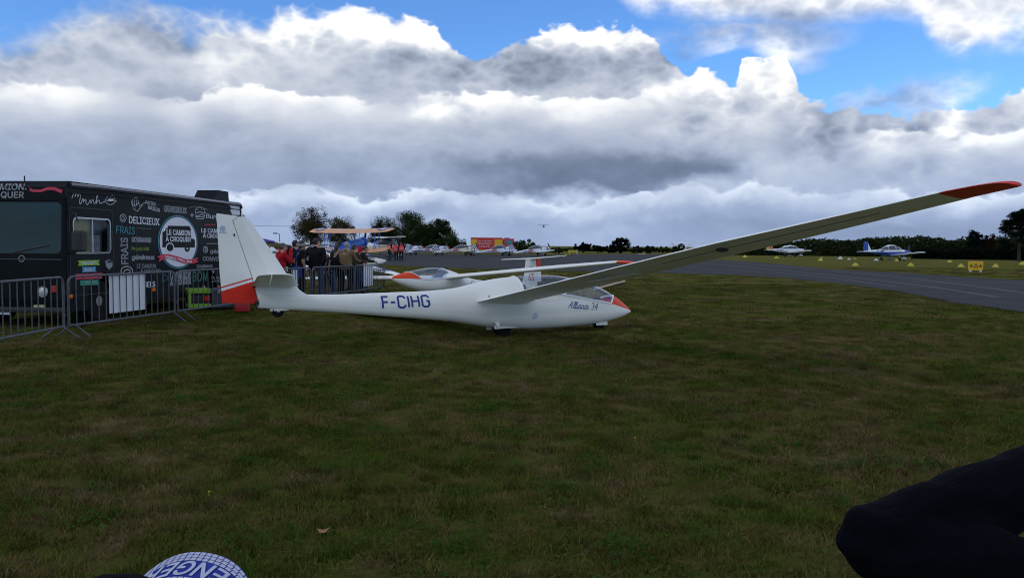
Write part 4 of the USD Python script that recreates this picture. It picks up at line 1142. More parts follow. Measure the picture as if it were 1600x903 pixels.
def z9(x, y):
    return (x / 9.03 + 90, y / 9.03 + 300)
pen('chalk_word', [[z9(*p) for p in ((200, 85), (215, 45), (235, 15), (247, 22), (243, 65), (250, 50), (275, 20), (285, 28), (282, 68), (292, 50), (315, 25), (322, 45), (312, 110), (308, 150), (318, 172), (335, 140), (355, 98), (363, 110), (360, 145), (372, 125), (392, 108), (399, 125), (398, 160), (412, 176), (430, 170), (450, 125), (463, 118), (466, 160), (478, 135), (495, 113), (505, 120), (507, 158), (522, 165), (540, 130), (565, 60), (570, 42), (560, 40), (550, 70), (548, 165), (556, 140), (575, 118), (588, 130), (590, 158), (612, 160), (665, 140))]], 1.0, CHALK)
pen('lips_drawing', [[z9(665, 140), z9(700, 70), z9(735, 55), z9(750, 75), z9(770, 48), z9(800, 85), z9(815, 125), z9(830, 130)], [z9(668, 120), z9(700, 165), z9(745, 180), z9(790, 160), z9(820, 128)],
                     [z9(690, 120), z9(740, 130), z9(800, 122)]], .8, CHALK, fill=[[z9(700, 118), z9(730, 92), z9(750, 102), z9(775, 90), z9(795, 118), z9(745, 128)]])
pen('chips_drawing', [[z9(1040, 150), z9(1075, 245), z9(1120, 275), z9(1165, 225), z9(1140, 150)], [z9(1040, 160), z9(1050, 110), z9(1075, 90), z9(1110, 78), z9(1130, 110), z9(1140, 155)], [z9(1060, 185), z9(1055, 115)], [z9(1085, 195), z9(1080, 95)], [z9(1110, 180), z9(1105, 85)],
                      [z9(1060, 185), z9(1100, 200), z9(1140, 152)], [z9(1090, 225), z9(1100, 240)]], .75, CHALK, curve=False)
pen('arrow_drawing', [[z9(1238, 155), z9(1205, 165), z9(1175, 200)], [z9(1175, 180), z9(1174, 203), z9(1196, 196)]], .7, CHALK)
txt_side('chalk_word', 'FAITES', *z6(400, 200), *z6(508, 222), 5.5, CHALK)
txt_side('chalk_word', 'MAISON', *z6(425, 255), *z6(550, 292), 6, CHALK)
txt_side('chalk_word', 'GENEREUX', *z6(598, 280), *z6(845, 303), 8.6, CHALKG, True, .05, .10)
txt_side('chalk_word', 'DELICIEUX', *z6(218, 408), *z6(548, 432), 11.0, CHALK, True, .07)
pen('swirl_drawing', [[z6(*(153 + 33 * math.cos(t), 352 + 40 * math.sin(t))) for t in np.linspace(0, 6.28, 20)], [z6(140, 350), z6(150, 375), z6(168, 362), z6(158, 335), z6(148, 345)]], .8, CHALK)
txt_side('chalk_word', 'FRAIS', *z6(78, 515), *z6(282, 530), 11.5, TEAL, lean=.12)
txt_side('chalk_word', 'GOURMAND', *z6(248, 610), *z6(458, 615), 7.0, CHALKG, True, .05, .12)
txt_side('chalk_word', 'Proximité', *z6(248, 708), *z6(435, 704), 6.0, LIME)
txt_side('chalk_word', 'généreux', *z6(250, 800), *z6(492, 800), 6.5, CHALKG, True, 0, .12, .15)
txt_side('chalk_word', 'LE CAMION', *z6(305, 895), *z6(508, 895), 6.5, CHALKG)
txt_side('chalk_word', 'À CROQUER', *z6(345, 957), *z6(560, 950), 6.5, CHALKG)
# upright FRAIS, reading upwards
va, vb = side_px(199.5, 413), side_px(199.5, 371)
t = text2d('FRAIS'); sh = unary_union(list(t.section(plane_origin=(0, 0, .5), plane_normal=(0, 0, 1)).to_2D(to_2D=np.eye(4))[0].polygons_full))
sh = sh.buffer(.03).difference(sh.buffer(-.045)); bx = sh.bounds
k = (vb[1] - va[1]) / (bx[2] - bx[0]); hw = side_px(201, 390)[0] - side_px(190.5, 390)[0]
part(truck, 'chalk_word', on_side(affinity.affine_transform(sh, [0, -hw, k, 0, va[0] + .01, va[1] - bx[0] * k])), CHALKG, smooth=False, kind='stuff')
# the round logo
e0, e1, et, eb = side_px(246.5, 378)[0], side_px(308.5, 378)[0], side_px(277, 336.5)[1], side_px(277, 420)[1]
ell = affinity.scale(Point(0, 0).buffer(1, quad_segs=24), (e1 - e0) / 2, (et - eb) / 2)
ell = affinity.translate(ell, (e0 + e1) / 2, (et + eb) / 2)
ring = part(truck, 'logo_ring', on_side(ell, .004, .003), TEAL, 'teal ring round the white logo', smooth=False)
part(truck, 'logo_ring', on_side(affinity.scale(ell, .955, .955), .006, .003), BODY, smooth=False)
logo = part(truck, 'logo_disc', on_side(affinity.scale(ell, .925, .93), .008, .003), LOGOW, 'white oval logo disc', smooth=False)
area('logo_van', [z6(*p) for p in ((577, 670), (577, 505), (608, 492), (612, 470), (630, 465), (640, 435), (870, 440), (886, 470), (890, 575), (918, 578), (930, 600), (930, 672), (700, 672))], BODY, lift=.010, parent=logo)
for i, (cx_, cy_, rx) in enumerate(((658, 672, 37), (846, 686, 28))):
    for j, (rr, m) in enumerate(((1.22 if i == 0 else 1.0, LOGOW if i == 0 else BODY), (.95 if i == 0 else .3, BODY if i == 0 else LOGOW))):
        area('logo_wheel', [z6(cx_ + rx * rr * math.cos(t), cy_ + rx * 1.15 * rr * math.sin(t)) for t in np.linspace(0, 6.2, 24)], m, lift=.012 + .002 * j, parent=logo)
def lifted(fn, dz):
    global on_side
    old = on_side
    on_side = lambda s, p=.004, d=.004: old(s, p + dz, d)
    fn(); on_side = old
def logo_words():
    txt_side('logo_word', 'LE CAMION', *z6(620, 533), *z6(882, 543), 8.0, LOGOW, True, .07, put=on_side)
    txt_side('logo_word', 'À CROQUER', *z6(612, 605), *z6(884, 610), 7.6, LOGOW, True, put=on_side)
lifted(logo_words, .009)
rib = [(515, 775), (570, 745), (640, 742), (740, 768), (830, 798), (900, 798), (965, 780), (945, 812), (968, 826), (905, 848), (820, 846), (730, 815), (650, 790), (595, 795), (527, 828), (548, 790)]
ribbon_ = area('logo_ribbon', [z6(*p) for p in rib], REDB, lift=.017, label='red ribbon across the logo')
def rib_words():
    txt_side('ribbon_word', 'SIMPLE,', *z6(606, 782), *z6(722, 806), 3.6, LOGOW, True, put=on_side)
    txt_side('ribbon_word', 'FRAIS,', *z6(738, 808), *z6(822, 835), 3.6, LOGOW, True, put=on_side)
    txt_side('ribbon_word', 'BON', *z6(838, 836), *z6(890, 838), 3.6, LOGOW, True, put=on_side)
lifted(rib_words, .017)
# right of the logo, partly behind the glider's fin
pen('burger_drawing', [[z6(938, 300), z6(945, 255), z6(990, 235), z6(1035, 260), z6(1042, 300)], [z6(936, 300), z6(990, 290), z6(1046, 302)], [z6(940, 318), z6(970, 328), z6(1000, 315), z6(1040, 325)], [z6(940, 335), z6(990, 340), z6(1040, 332)],
                       [z6(945, 345), z6(960, 360), z6(1020, 360), z6(1036, 345)], [z6(965, 265), z6(972, 268)], [z6(1000, 258), z6(1008, 262)]], .9, CHALK)
pen('star_drawing', [[z6(902 + 18 * (1 if i % 2 == 0 else .42) * math.sin(i * math.pi / 5), 322 - 20 * (1 if i % 2 == 0 else .42) * math.cos(i * math.pi / 5)) for i in range(11)]], .6, CHALK, curve=False)
pen('arc_drawing', [[z6(870, 245), z6(905, 232), z6(955, 225)], [z6(1035, 255), z6(1060, 258), z6(1070, 275)]], .6, CHALKG)
txt_side('chalk_word', 'Burger', *z6(1058, 356), *z6(1250, 365), 7.2, CHALK)
txt_side('chalk_word', 'LE CAMION', *z6(1000, 508), *z6(1270, 516), 6.2, CHALK, True, .07)
txt_side('chalk_word', 'À CROQUER', *z6(1020, 563), *z6(1275, 572), 6.0, CHALK, True, .07)
pen('swirl_drawing', [[z6(1049 + 25 * math.cos(t), 694 + 32 * math.sin(t)) for t in np.linspace(0, 6.28, 20)], [z6(1040, 690), z6(1050, 705), z6(1060, 690), z6(1050, 680), z6(1042, 700)]], .8, CHALK)
txt_side('chalk_word', 'géné', *z6(1098, 730), *z6(1240, 735), 5.6, CHALKG, True)
txt_side('chalk_word', 'CONVIVIAL', *z6(1020, 815), *z6(1290, 822), 6.4, CHALKG, False, 0, .08)
txt_side('chalk_word', 'GOURMAND', *z6(952, 893), *z6(1125, 890), 4.6, CHALKG, True)
for a_, b_, c_, m in ((1035, 425, 1160, REDB), (1062, 630, 1180, CHALKG)):
    pen('chalk_squiggle', [[z6(a_ + (c_ - a_) * i / 16, b_ - 4 + 11 * (i % 2)) for i in range(17)]], .8, m, curve=False)
txt_side('chalk_word', 'LE CAMION', *z3(857, 566), *z3(960, 560), 9.5, CHALKG, True, .08, .12)
txt_side('chalk_word', 'À CROQUER', *z3(857, 600), *z3(962, 590), 9.0, CHALKG, True, .08, .12)
txt_side('chalk_word', 'BOM', *z3(970, 580), *z3(1048, 576), 15.5, mat('chalk_green', (.02, .15, .10), .6), False, 0, .06)
pen('clover_drawing', [[z3(828 + 14 * math.cos(t) * (1 + .25 * math.cos(3 * t)), 562 + 18 * math.sin(t) * (1 + .25 * math.cos(3 * t))) for t in np.linspace(0, 6.28, 30)]], .7, TEAL)
pen('star_drawing', [[z3(1073 + 7 * (1 if i % 2 == 0 else .42) * math.sin(i * math.pi / 5), 531 - 8 * (1 if i % 2 == 0 else .42) * math.cos(i * math.pi / 5)) for i in range(11)]], .8, CHALK, curve=False)
txt_side('chalk_word', 'LE CAMION', *z3(1066, 566), *z3(1150, 566), 3.6, CHALKG, True)
txt_side('chalk_word', 'À CROQUER', *z3(1066, 583), *z3(1150, 583), 3.6, CHALKG, True)
txt_side('chalk_word', 'BAGELS', *z3(690, 612), *z3(782, 606), 8.6, CHALK, True, .08)
pen('badge_drawing', [[z3(638 + 29 * math.cos(t), 528 + 24 * math.sin(t)) for t in np.linspace(0, 6.28, 24)], [z3(620, 540), z3(640, 520), z3(655, 525), z3(640, 540)]], 1.0, CHALK)
# coloured banners low at the front
for pts_, m, word, tp in (([(390, 474), (501, 472), (494, 484), (502, 497), (391, 501), (397, 488)], GREENB, 'BURGERS', (410, 494, 485, 491, 4.3)), ([(410, 507), (483, 505), (479, 518), (485, 531), (411, 535), (416, 521)], BLUEB, 'BAGELS', (424, 528, 474, 526, 4.6)),
                          ([(378, 543), (515, 537), (509, 552), (515, 565), (379, 570), (386, 556)], REDB, None, (402, 560, 492, 556, 0)), ([(400, 575), (496, 572), (491, 583), (497, 596), (401, 600), (406, 588)], TEALB, None, (418, 590, 480, 587, 0))):
    bn = area('menu_banner', [z3(*p) for p in pts_], m, lift=.006)
    if word:
        lifted(lambda: txt_side('banner_word', word, *z3(tp[0], tp[1]), *z3(tp[2], tp[3]), tp[4], CHALK, True, put=on_side), .005)
    else:
        lifted(lambda: pen('banner_squiggle', [[z3(tp[0] + (tp[2] - tp[0]) * i / 20, tp[1] - 9 + (tp[3] - tp[1]) * i / 20 + 6 * (i % 2)) for i in range(21)]], 1.0, CHALKG, curve=False, put=on_side), .005)
# chrome lock plate, bare corner panel at the back, grille line
c = side_px(169, 413.5)
shp = Polygon([tuple(side_px(*z3(x, y))) for x, y in ((528, 480), (545, 472), (562, 482), (560, 502), (545, 518), (532, 505))])
part(truck, 'lock_plate', on_side(shp.buffer(.01), .02, .02), STEEL)
area('bare_panel', [z3(*p) for p in ((1152, 193), (1207, 198), (1208, 245), (1170, 245), (1160, 222), (1166, 212))], LOGOW, label='bare white corner panel at the rear')
pen('panel_groove', [[z3(692, 312), z3(762, 315)]], .4, CHALKG, curve=False)
# --- front sign above the windscreen
def on_sign_face(shape):
    t = on_front(shape, -.006, .005)
    t = trimesh.Trimesh(*trimesh.remesh.subdivide_to_size(t.vertices, t.faces, .12, max_iter=8), process=False)
    t.vertices[:, 0] += np.interp(t.vertices[:, 2], [.5, 1.35, 2.28, 2.47, 2.53, 2.57], [0, 0, .03, .045, .09, .13])
    return t
def fz(x, y):
    return (x / 6.945, y / 6.945 + 270)
def front_word(text, x0, y0, x1, y1, h):
    # the front is seen with its near corner on the right: across runs right to left
    a, b_ = front_px(x0, y0), front_px(x1, y1)
    t = text2d(text, True); sh = unary_union(list(t.section(plane_origin=(0, 0, .5), plane_normal=(0, 0, 1)).to_2D(to_2D=np.eye(4))[0].polygons_full)); bx = sh.bounds
    hh = abs(front_px(x1, y1 - h)[1] - b_[1])
    k = (b_[0] - a[0]) / (bx[2] - bx[0])
    sh = affinity.affine_transform(sh, [k, 0, 0, hh, a[0] - bx[0] * k, a[1]])
    part(truck, 'front_word', on_sign_face(sh), CHALKG, smooth=False, kind='stuff')
front_word('LE CAMION', -42, 296.5, 35, 295.5, 9.5)
front_word('À CROQUER', -42, 309, 35.5, 308.5, 9.5)
rb = [(285, 152), (345, 182), (430, 182), (500, 155), (580, 155), (665, 188), (655, 222), (570, 188), (500, 188), (430, 210), (345, 208), (300, 195), (315, 175)]
part(truck, 'front_ribbon', on_sign_face(Polygon([tuple(front_px(*fz(*p))) for p in rb]).buffer(0)), REDB, 'red ribbon on the front sign', smooth=False)
st = [fz(263 + 14 * (1 if i % 2 == 0 else .42) * math.sin(i * math.pi / 5), 175 - 15 * (1 if i % 2 == 0 else .42) * math.cos(i * math.pi / 5)) for i in range(10)]
part(truck, 'front_star', on_sign_face(Polygon([tuple(front_px(*p)) for p in st]).buffer(0)), CHALKG, smooth=False)

# ------------------------------------------------------------------ crowd barriers
ZINC = mat('galvanised_steel', (0.085, 0.092, 0.105), 0.5, metal=0.25, var=0.35, vscale=9)
BOARD = mat('white_board', (0.62, 0.63, 0.66), 0.6, var=0.08, vscale=2)
def barrier(A, B_, label, n=14, zt=.96, zb=.19, feet=(True, True), group='steel crowd barriers'):
    A, B_ = np.array(A, float), np.array(B_, float)
    L = float(np.linalg.norm(B_ - A)); u = (B_ - A) / L
    M = np.eye(4); M[:2, 0] = u; M[:2, 1] = (-u[1], u[0]); M[:2, 3] = A
    t = thing('crowd_barrier', label, 'barrier', M, group)
    r, c = .019, .11
    fr = [(0, 0, zb), (0, 0, zt - c)] + [(c - c * math.cos(a), 0, zt - c + c * math.sin(a)) for a in np.linspace(.25, 1.32, 4)] + [(c, 0, zt), (L - c, 0, zt)] + \
         [(L - c + c * math.sin(a), 0, zt - c + c * math.cos(a)) for a in np.linspace(.25, 1.32, 4)] + [(L, 0, zt - c), (L, 0, zb)]
    part(t, 'frame', tube(fr, r, 10), ZINC)
    part(t, 'bottom_rail', tube([(0, 0, zb), (L, 0, zb)], r, 10), ZINC)
    for i in range(n):
        x = L * (i + 1) / (n + 1)
        part(t, 'bar', tube([(x, 0, zb), (x, 0, zt)], .0085, 8), ZINC)
    for x, on in ((.10, feet[0]), (L - .10, feet[1])):
        if on:
            part(t, 'foot', tube([(x - .0, -.30, .012), (x, -.04, zb), (x, .04, zb), (x, .30, .012)], .014, 8), ZINC)
    for z in (zb + .20, zt - .22):
        part(t, 'hook', tube([(L, 0, z), (L + .03, .0, z), (L + .055, 0, z - .02), (L + .055, 0, z - .05)], .009, 6), ZINC)
    return t, M, L
q = lambda px, D: P(px, 430, D)[:2]
b1, b1M, b1L = barrier(q(-78, 9.85), q(98, 12.5), 'steel crowd barrier cut by the left edge of the picture, before the truck front', 14)
b2, b2M, b2L = barrier(q(106, 12.6), q(272, 15.35), 'steel crowd barrier with a plain white board, beside the truck wheel', 15)
b3, b3M, b3L = barrier(q(277, 15.5), q(392, 18.3), 'steel crowd barrier in front of the lime green generator', 15)
b4, b4M, b4L = barrier(q(412, 18.6), q(485, 20.3), 'steel crowd barrier just right of the tall white tail fin', 14, .905)
b5, b5M, b5L = barrier(q(488, 20.4), q(553, 22.6), 'steel crowd barrier in front of the tan jacket and the tall black jacket', 15, .905)
b6, b6M, b6L = barrier(q(555, 22.7), q(600, 25.0), 'steel crowd barrier with a white board at the right end of the crowd', 14, .905)
def board(Mb, L, f0, f1, z0, z1, label, tilt=0.0):
    t = box(f0 * L, f1 * L, .026, .032, z0, z1)
    v = t.vertices; v[:, 2] += tilt * (v[:, 0] - f0 * L)
    return single('board', t, BOARD, label, 'board', M=Mb)
board(b2M, b2L, .355, .70, .30, .955, 'plain white board hung on the barrier beside the truck', .0)
board(b6M, b6L, .30, .62, .27, .88, 'plain white board hung on the barrier at the right of the crowd')
board(b4M, b4L, .60, .72, .25, .87, 'narrow white board on the barrier right of the tail fin')

# ------------------------------------------------------------------ generator, crate, canister by the truck
LIMEP = mat('lime_plastic', (0.20, 0.40, 0.015), 0.5, var=0.15, vscale=6)
gp = G(294, 485)
yawg = math.atan2(SD[1], SD[0])
gen = thing('generator', 'lime green box generator with dark openings behind the barrier', 'generator', mat4(rotz(yawg - .95), (gp[0], gp[1], 0)))
W_, D_, H_ = .60, .40, .48
part(gen, 'base', box(0, W_, 0, D_, .05, .14, .02), LIMEP)
part(gen, 'hood', box(-.02, W_ + .02, -.02, D_ + .02, H_ - .11, H_, .03), LIMEP)
for x in (0, W_ - .07):
    for y in (0, D_ - .06):
        part(gen, 'post', box(x, x + .07, y, y + .06, .12, H_ - .10, .012), LIMEP)
part(gen, 'engine_block', box(.07, W_ - .07, .07, D_ - .05, .12, H_ - .10, .03), BLACK)
part(gen, 'panel', box(.36, .48, .045, .07, .20, .31, .006), RED)
part(gen, 'panel', box(.12, .30, .045, .07, .18, .33, .006), DARK)
part(gen, 'grille', box(-.006, .0, .10, .30, .16, .34, .002), DARK)
for x in (.10, W_ - .10):
    part(gen, 'foot', box(x - .05, x + .05, .05, D_ - .05, 0, .05, .01), RUBBER)
gc = G(331, 484)
cr = thing('equipment_crate', 'dark grey equipment crate between the generator and the tail fin', 'crate', mat4(rotz(yawg - .85), (gc[0], gc[1], 0)))
CRG = mat('dark_grey_plastic', (.03, .032, .045), .6, var=.3, vscale=6)
part(cr, 'box', box(0, .62, 0, .45, .03, .42, .03), CRG)
part(cr, 'lid', box(-.02, .64, -.02, .47, .42, .48, .02), mat('grey_lid', (.08, .08, .11), .5, var=.2, vscale=6))
for x in (.15, .47):
    part(cr, 'latch', box(x - .03, x + .03, -.03, .0, .37, .46, .006), STEEL)
rc = G(378, 487)
can_ = thing('fuel_canister', 'red plastic canister on the grass below the rudder', 'canister', mat4(rotz(.3), (rc[0], rc[1], 0)))
part(can_, 'body', box(-.16, .16, -.12, .12, 0, .20, .04), mat('red_plastic', (.42, .012, .018), .45, var=.15, vscale=8))
part(can_, 'handle', tube([(-.12, 0, .20), (-.10, 0, .25), (.06, 0, .25), (.08, 0, .20)], .016, 8), mat('red_plastic', 0))
part(can_, 'cap', lathe([(.002, .20), (.035, .20), (.035, .245), (.002, .25)], 16), BLACK).GetPrim() if False else part(can_, 'cap', moved(lathe([(.002, .20), (.035, .20), (.035, .245), (.002, .25)], 16), mat4(None, (.14, 0, 0))), BLACK)

# pale pole on the grass beyond the nose, leaf and flowers near the camera
pa, pb = G(928, 454.3), G(976, 441.4)
single('pole', tube([(pa[0], pa[1], .05), ((pa[0] + pb[0]) / 2, (pa[1] + pb[1]) / 2, .055), (pb[0], pb[1], .05)], .038, 8), mat('pale_wood', (.55, .40, .27), .7, var=.2, vscale=2), 'long pale wooden pole lying on the grass beyond the glider nose', 'pole')
lf = G(505, 843)
a = np.linspace(0, 2 * math.pi, 14, endpoint=False)
lv = np.c_[.034 * np.cos(a) * (1 + .15 * np.cos(3 * a)), .024 * np.sin(a) * (1 + .2 * np.cos(5 * a)), .008 + .009 * np.cos(2 * a + .5)]
single('dead_leaf', trimesh.Trimesh(np.vstack([lv, [[0, 0, .006]]]), [(i, (i + 1) % 14, 14) for i in range(14)], process=False), mat('dry_leaf', (.30, .13, .06), .8, var=.3, vscale=40), 'curled dry brown leaf lying on the grass in the foreground', 'leaf', M=mat4(rotz(.5), (lf[0], lf[1], .045)))
def flower(px, py, label, k=1.0):
    p = G(px, py)
    f = thing('dandelion', label, 'flower', mat4(rotz(px * .1), (p[0], p[1], 0)), 'yellow flowers in the grass')
    ring = [((.012 if i % 2 else .008) * k * math.cos(i * math.pi / 10), (.012 if i % 2 else .008) * k * math.sin(i * math.pi / 10), .030) for i in range(20)]
    part(f, 'head', trimesh.Trimesh(ring + [(0, 0, .034), (0, 0, .024)], [(i, (i + 1) % 20, 20) for i in range(20)] + [((i + 1) % 20, i, 21) for i in range(20)], process=False), mat('flower_yellow', (.36, .32, .02), .7))
    part(f, 'stalk', tube([(.004, 0, 0), (0, .003, .014), (0, 0, .026)], .0022, 5), LIMEP)
flower(327, 775, 'yellow dandelion left of the dry leaf, above the blue and white cap')
flower(992, 689, 'yellow dandelion in the middle of the open grass')
flower(978, 598, 'small yellow flower on the grass below the glider nose', .8)

# ------------------------------------------------------------------ people
SKIN = mat('skin', (0.42, 0.235, 0.165), 0.6, var=0.12, vscale=14)
SKINT = mat('tanned_skin', (0.28, 0.15, 0.10), 0.6, var=0.12, vscale=14)
def cloth(name, c, v=0.25, s=9):
    return mat(name, c, 0.92, var=v, vscale=s, bump=0.35, bscale=26, spec=0.2)
def ell_pts(c, r, R=None):
    s = _sph[2] * np.asarray(r)
    return (s if R is None else s @ R.T) + np.asarray(c)
def hull_pts(*a):
    return m3d.Manifold.hull_points(np.vstack(a).astype(np.float32))

def person(label, loc, yaw, h=1.75, lean=0.0, arms=('down', 'down'), head=(0.0, 0.0), top=None, legs=None, hair=None, skin=SKIN, shoe=BLACK, hood=False, bare_arms=False, bulk=1.0, stance=.11, legs_lean=0.0,
           hairlen='short', vest=None, camera=False, bag=None, cap=None, group=None, crouch=0.0, long=1.0, step=0.0):
    """A standing figure looking along +y (before yaw). lean: how far the trunk tips forward, radians. arms: pose of the left and right arm."""
    k = h * (.925 if group == CG else 1) / 1.75
    t = thing('person', label, 'person', mat4(rotz(yaw), (loc[0], loc[1], 0)), group)
    hipz = .93 * k
    hip = np.array([0, -legs_lean, hipz])
    up = np.array([0, math.sin(lean), math.cos(lean)]); fw = np.array([0, math.cos(lean), -math.sin(lean)]); rt = np.array([1.0, 0, 0])
    at = lambda x, y, z: hip + rt * x * k + fw * y * k + up * z * k
    waist, chest, neck = at(0, 0, .14), at(0, .0, .36), at(0, .01, .55)
    sh = {s: at(s * .185 * bulk, 0, .485) for s in (-1, 1)}
    hy, hp = head
    hc = at(0, .035, .685)
    cyh, syh = math.cos(hy), math.sin(hy)
    hf = np.array([-syh, cyh, 0]); hu = np.array([0, 0, 1.0]); hf = hf * math.cos(hp) + hu * math.sin(hp); hr = np.cross(hf, hu); hr /= np.linalg.norm(hr); hu = np.cross(hr, hf)
    HR = np.c_[hr, hf, hu]
    hd = lambda x, y, z: hc + HR @ (np.array([x, y, z]) * k)
    # arms
    J = {}
    for i, s in enumerate((-1, 1)):
        m = arms[i]
        if m == 'down':
            el, wr = sh[s] + np.array([s * .06, -.03, -.29]) * k, sh[s] + np.array([s * .07, .05, -.54]) * k
        elif m == 'pocket':
            el, wr = sh[s] + np.array([s * .12, -.08, -.27]) * k, hip + np.array([s * .19, .06, .0]) * k
        elif m == 'hips':
            el, wr = sh[s] + np.array([s * .20, -.06, -.22]) * k, hip + np.array([s * .15, .05, .10]) * k
        elif m == 'folded':
            el, wr = sh[s] + np.array([s * .05, .04, -.28]) * k, at(-s * .08, .20, .27)
        elif m == 'rail':
            el, wr = sh[s] + np.array([s * .06, .14, -.23]) * k, sh[s] + np.array([s * -.02, .38, -.26]) * k
        elif m == 'camera':
            el, wr = sh[s] + np.array([s * .06, .16, -.20]) * k, hd(s * .055, .20, -.03)
        elif m == 'back':
            el, wr = sh[s] + np.array([s * .10, -.12, -.27]) * k, hip + np.array([s * .03, -.16, .06]) * k
        else:
            el, wr = m
        d = (wr - el) / np.linalg.norm(wr - el)
        J[s] = (sh[s], el, wr, wr + d * .085 * k, d)
    # legs
    Lg = {}
    for s in (-1, 1):
        hj = hip + np.array([s * .095 * bulk, 0, -.02]) * k
        ank = np.array([s * stance * k, s * step - legs_lean * .0, .085 * k])
        kn = (hj + ank) / 2 + np.array([s * .01, .05 + crouch, .02]) * k
        Lg[s] = (hj, kn, ank, ank + np.array([s * .03, .17, -.055]) * k)
    # --- body: one continuous surface
    ms = [hull_pts(ell_pts(hd(0, -.012, .02), (.073 * k, .092 * k, .098 * k), HR)), hull_pts(ell_pts(hd(0, .02, -.03), (.058 * k, .070 * k, .075 * k), HR), ell_pts(hd(0, .058, -.085), (.026 * k, .020 * k, .022 * k), HR)),
          hull((hd(0, .092, .015), .009 * k), (hd(0, .112, -.022), .015 * k), (hd(0, .088, -.03), .016 * k), n=1),                                    # nose
          hull((hd(-.024, .080, -.058), .008 * k), (hd(.024, .080, -.058), .008 * k), (hd(0, .090, -.057), .009 * k), n=1),                              # lips
          hull((hd(-.034, .082, .028), .010 * k), (hd(.034, .082, .028), .010 * k), (hd(0, .090, .026), .010 * k), n=1)]                                 # brow
    for s in (-1, 1):
        ms.append(hull((hd(s * .074, -.012, .012), (.010 * k)), (hd(s * .080, -.022, .022), .011 * k), (hd(s * .072, -.008, -.022), .009 * k), n=1))       # ear
        ms.append(hull((hd(s * .030, .076, .008), .013 * k), (hd(s * .036, .072, .004), .012 * k), n=1))
    ms += [hull((neck, .058 * k), (hd(0, -.015, -.05), .055 * k)), hull((neck, .06 * k), (sh[-1], .055 * k), (sh[1], .055 * k)), hull((sh[-1], .06 * k), (sh[1], .06 * k), (chest, .12 * k)),
           hull((chest, .125 * k), (waist, .12 * k)), hull((waist, .12 * k), (hip, .125 * k))]
    for s in (-1, 1):
        a, e, w, hnd, d = J[s]
        ms += [hull((a, .052 * k), (e, .040 * k)), hull((e, .040 * k), (w, .028 * k))]
        # palm, four fingers and a thumb, slightly curled
        side = np.cross(d, np.array([0, 0, 1.0])); side = side / max(np.linalg.norm(side), 1e-6) if np.linalg.norm(side) > .1 else np.array([0, 1.0, 0])
        if abs(d[2]) > .8:
            side = np.array([0, 1.0, 0]); side = side - d * (side @ d); side /= np.linalg.norm(side)
        nr = np.cross(d, side); nr *= -1 if (nr @ np.array([-s, 0, -.3])) < 0 else 1
        pk = w + d * .075 * k
        ms.append(hull_pts(sphere_pts(w, .024 * k, 1), sphere_pts(pk + side * .030 * k, .013 * k, 1), sphere_pts(pk - side * .030 * k, .013 * k, 1)))
        for f, ln in zip((-.032, -.011, .011, .031), (.060, .074, .078, .066)):
            b0 = pk + side * f * k; b1_ = b0 + (d * .72 + nr * .45) * ln * .55 * k; b2_ = b1_ + (d * .35 + nr * .9) * ln * .5 * k
            ms += [hull((b0, .0098 * k), (b1_, .0090 * k), n=1), hull((b1_, .0090 * k), (b2_, .0078 * k), n=1)]
        th0 = w + d * .02 * k + side * .022 * k; th1 = th0 + (d * .5 + side * .75) * .045 * k; th2 = th1 + (d * .8 + nr * .4) * .034 * k
        ms += [hull((th0, .013 * k), (th1, .0105 * k), n=1), hull((th1, .0105 * k), (th2, .009 * k), n=1)]
        hj, kn, an, toe = Lg[s]
        ms += [hull((hj, .085 * k), (kn, .055 * k)), hull((kn, .055 * k), (an, .038 * k)), hull((an - np.array([0, 0, .03]), .035 * k), (toe, .030 * k))]
    part(t, 'body', tm(union(ms)), skin, smooth=50)
    # eyes
    for s in (-1, 1):
        e = trimesh.creation.icosphere(1, .010 * k); e.apply_translation(hd(s * .031, .083, .010)); part(t, 'eye', e, DARK)
    # --- clothes
    def folds(m, amp, fr, seed):
        g = tm(m.refine_to_length(.055 * k))
        g.merge_vertices()
        v = np.asarray(g.vertices)
        n = g.vertex_normals
        g.vertices = v + n * ((meshkit.fbm(v * [fr, fr, fr * 1.8] + loc[0], 2, seed) - .5) * amp)[:, None]
        return g
    hem = -.02 * long
    b = bulk
    jk = [hull((neck - up * .03 * k, .066 * k), (sh[-1], .068 * k), (sh[1], .068 * k)), hull_pts(ell_pts(sh[-1], .072 * k), ell_pts(sh[1], .072 * k), ell_pts(at(-.10 * b, .0, .36), (.085 * k, .125 * k * b, .09 * k)), ell_pts(at(.10 * b, .0, .36), (.085 * k, .125 * k * b, .09 * k))),
          hull_pts(ell_pts(at(-.10 * b, 0, .36), (.085 * k, .125 * k * b, .09 * k)), ell_pts(at(.10 * b, 0, .36), (.085 * k, .125 * k * b, .09 * k)), ell_pts(at(-.085 * b, .0, .12), (.085 * k, .122 * k * b, .06 * k)), ell_pts(at(.085 * b, .0, .12), (.085 * k, .122 * k * b, .06 * k))),
          hull_pts(ell_pts(at(-.085 * b, 0, .12), (.085 * k, .122 * k * b, .06 * k)), ell_pts(at(.085 * b, 0, .12), (.085 * k, .122 * k * b, .06 * k)), ell_pts(hip + np.array([-.095 * b, .0, hem]) * k, (.09 * k, .13 * k * b, .04 * k)), ell_pts(hip + np.array([.095 * b, 0, hem]) * k, (.09 * k, .13 * k * b, .04 * k)))]
    for s in (-1, 1):
        a, e, w, hnd, d = J[s]
        if bare_arms:
            jk += [hull((a, .070 * k), (a + (e - a) * .55, .058 * k))]
        else:
            jk += [hull((a, .070 * k), (e, .055 * k)), hull((e, .055 * k), (w - d * .012, .042 * k))]
    if hood:
        jk.append(hull_pts(ell_pts(hd(0, -.035, .02), (.098 * k, .10 * k, .115 * k), HR), ell_pts(neck - fw * .04 * k, .08 * k)))
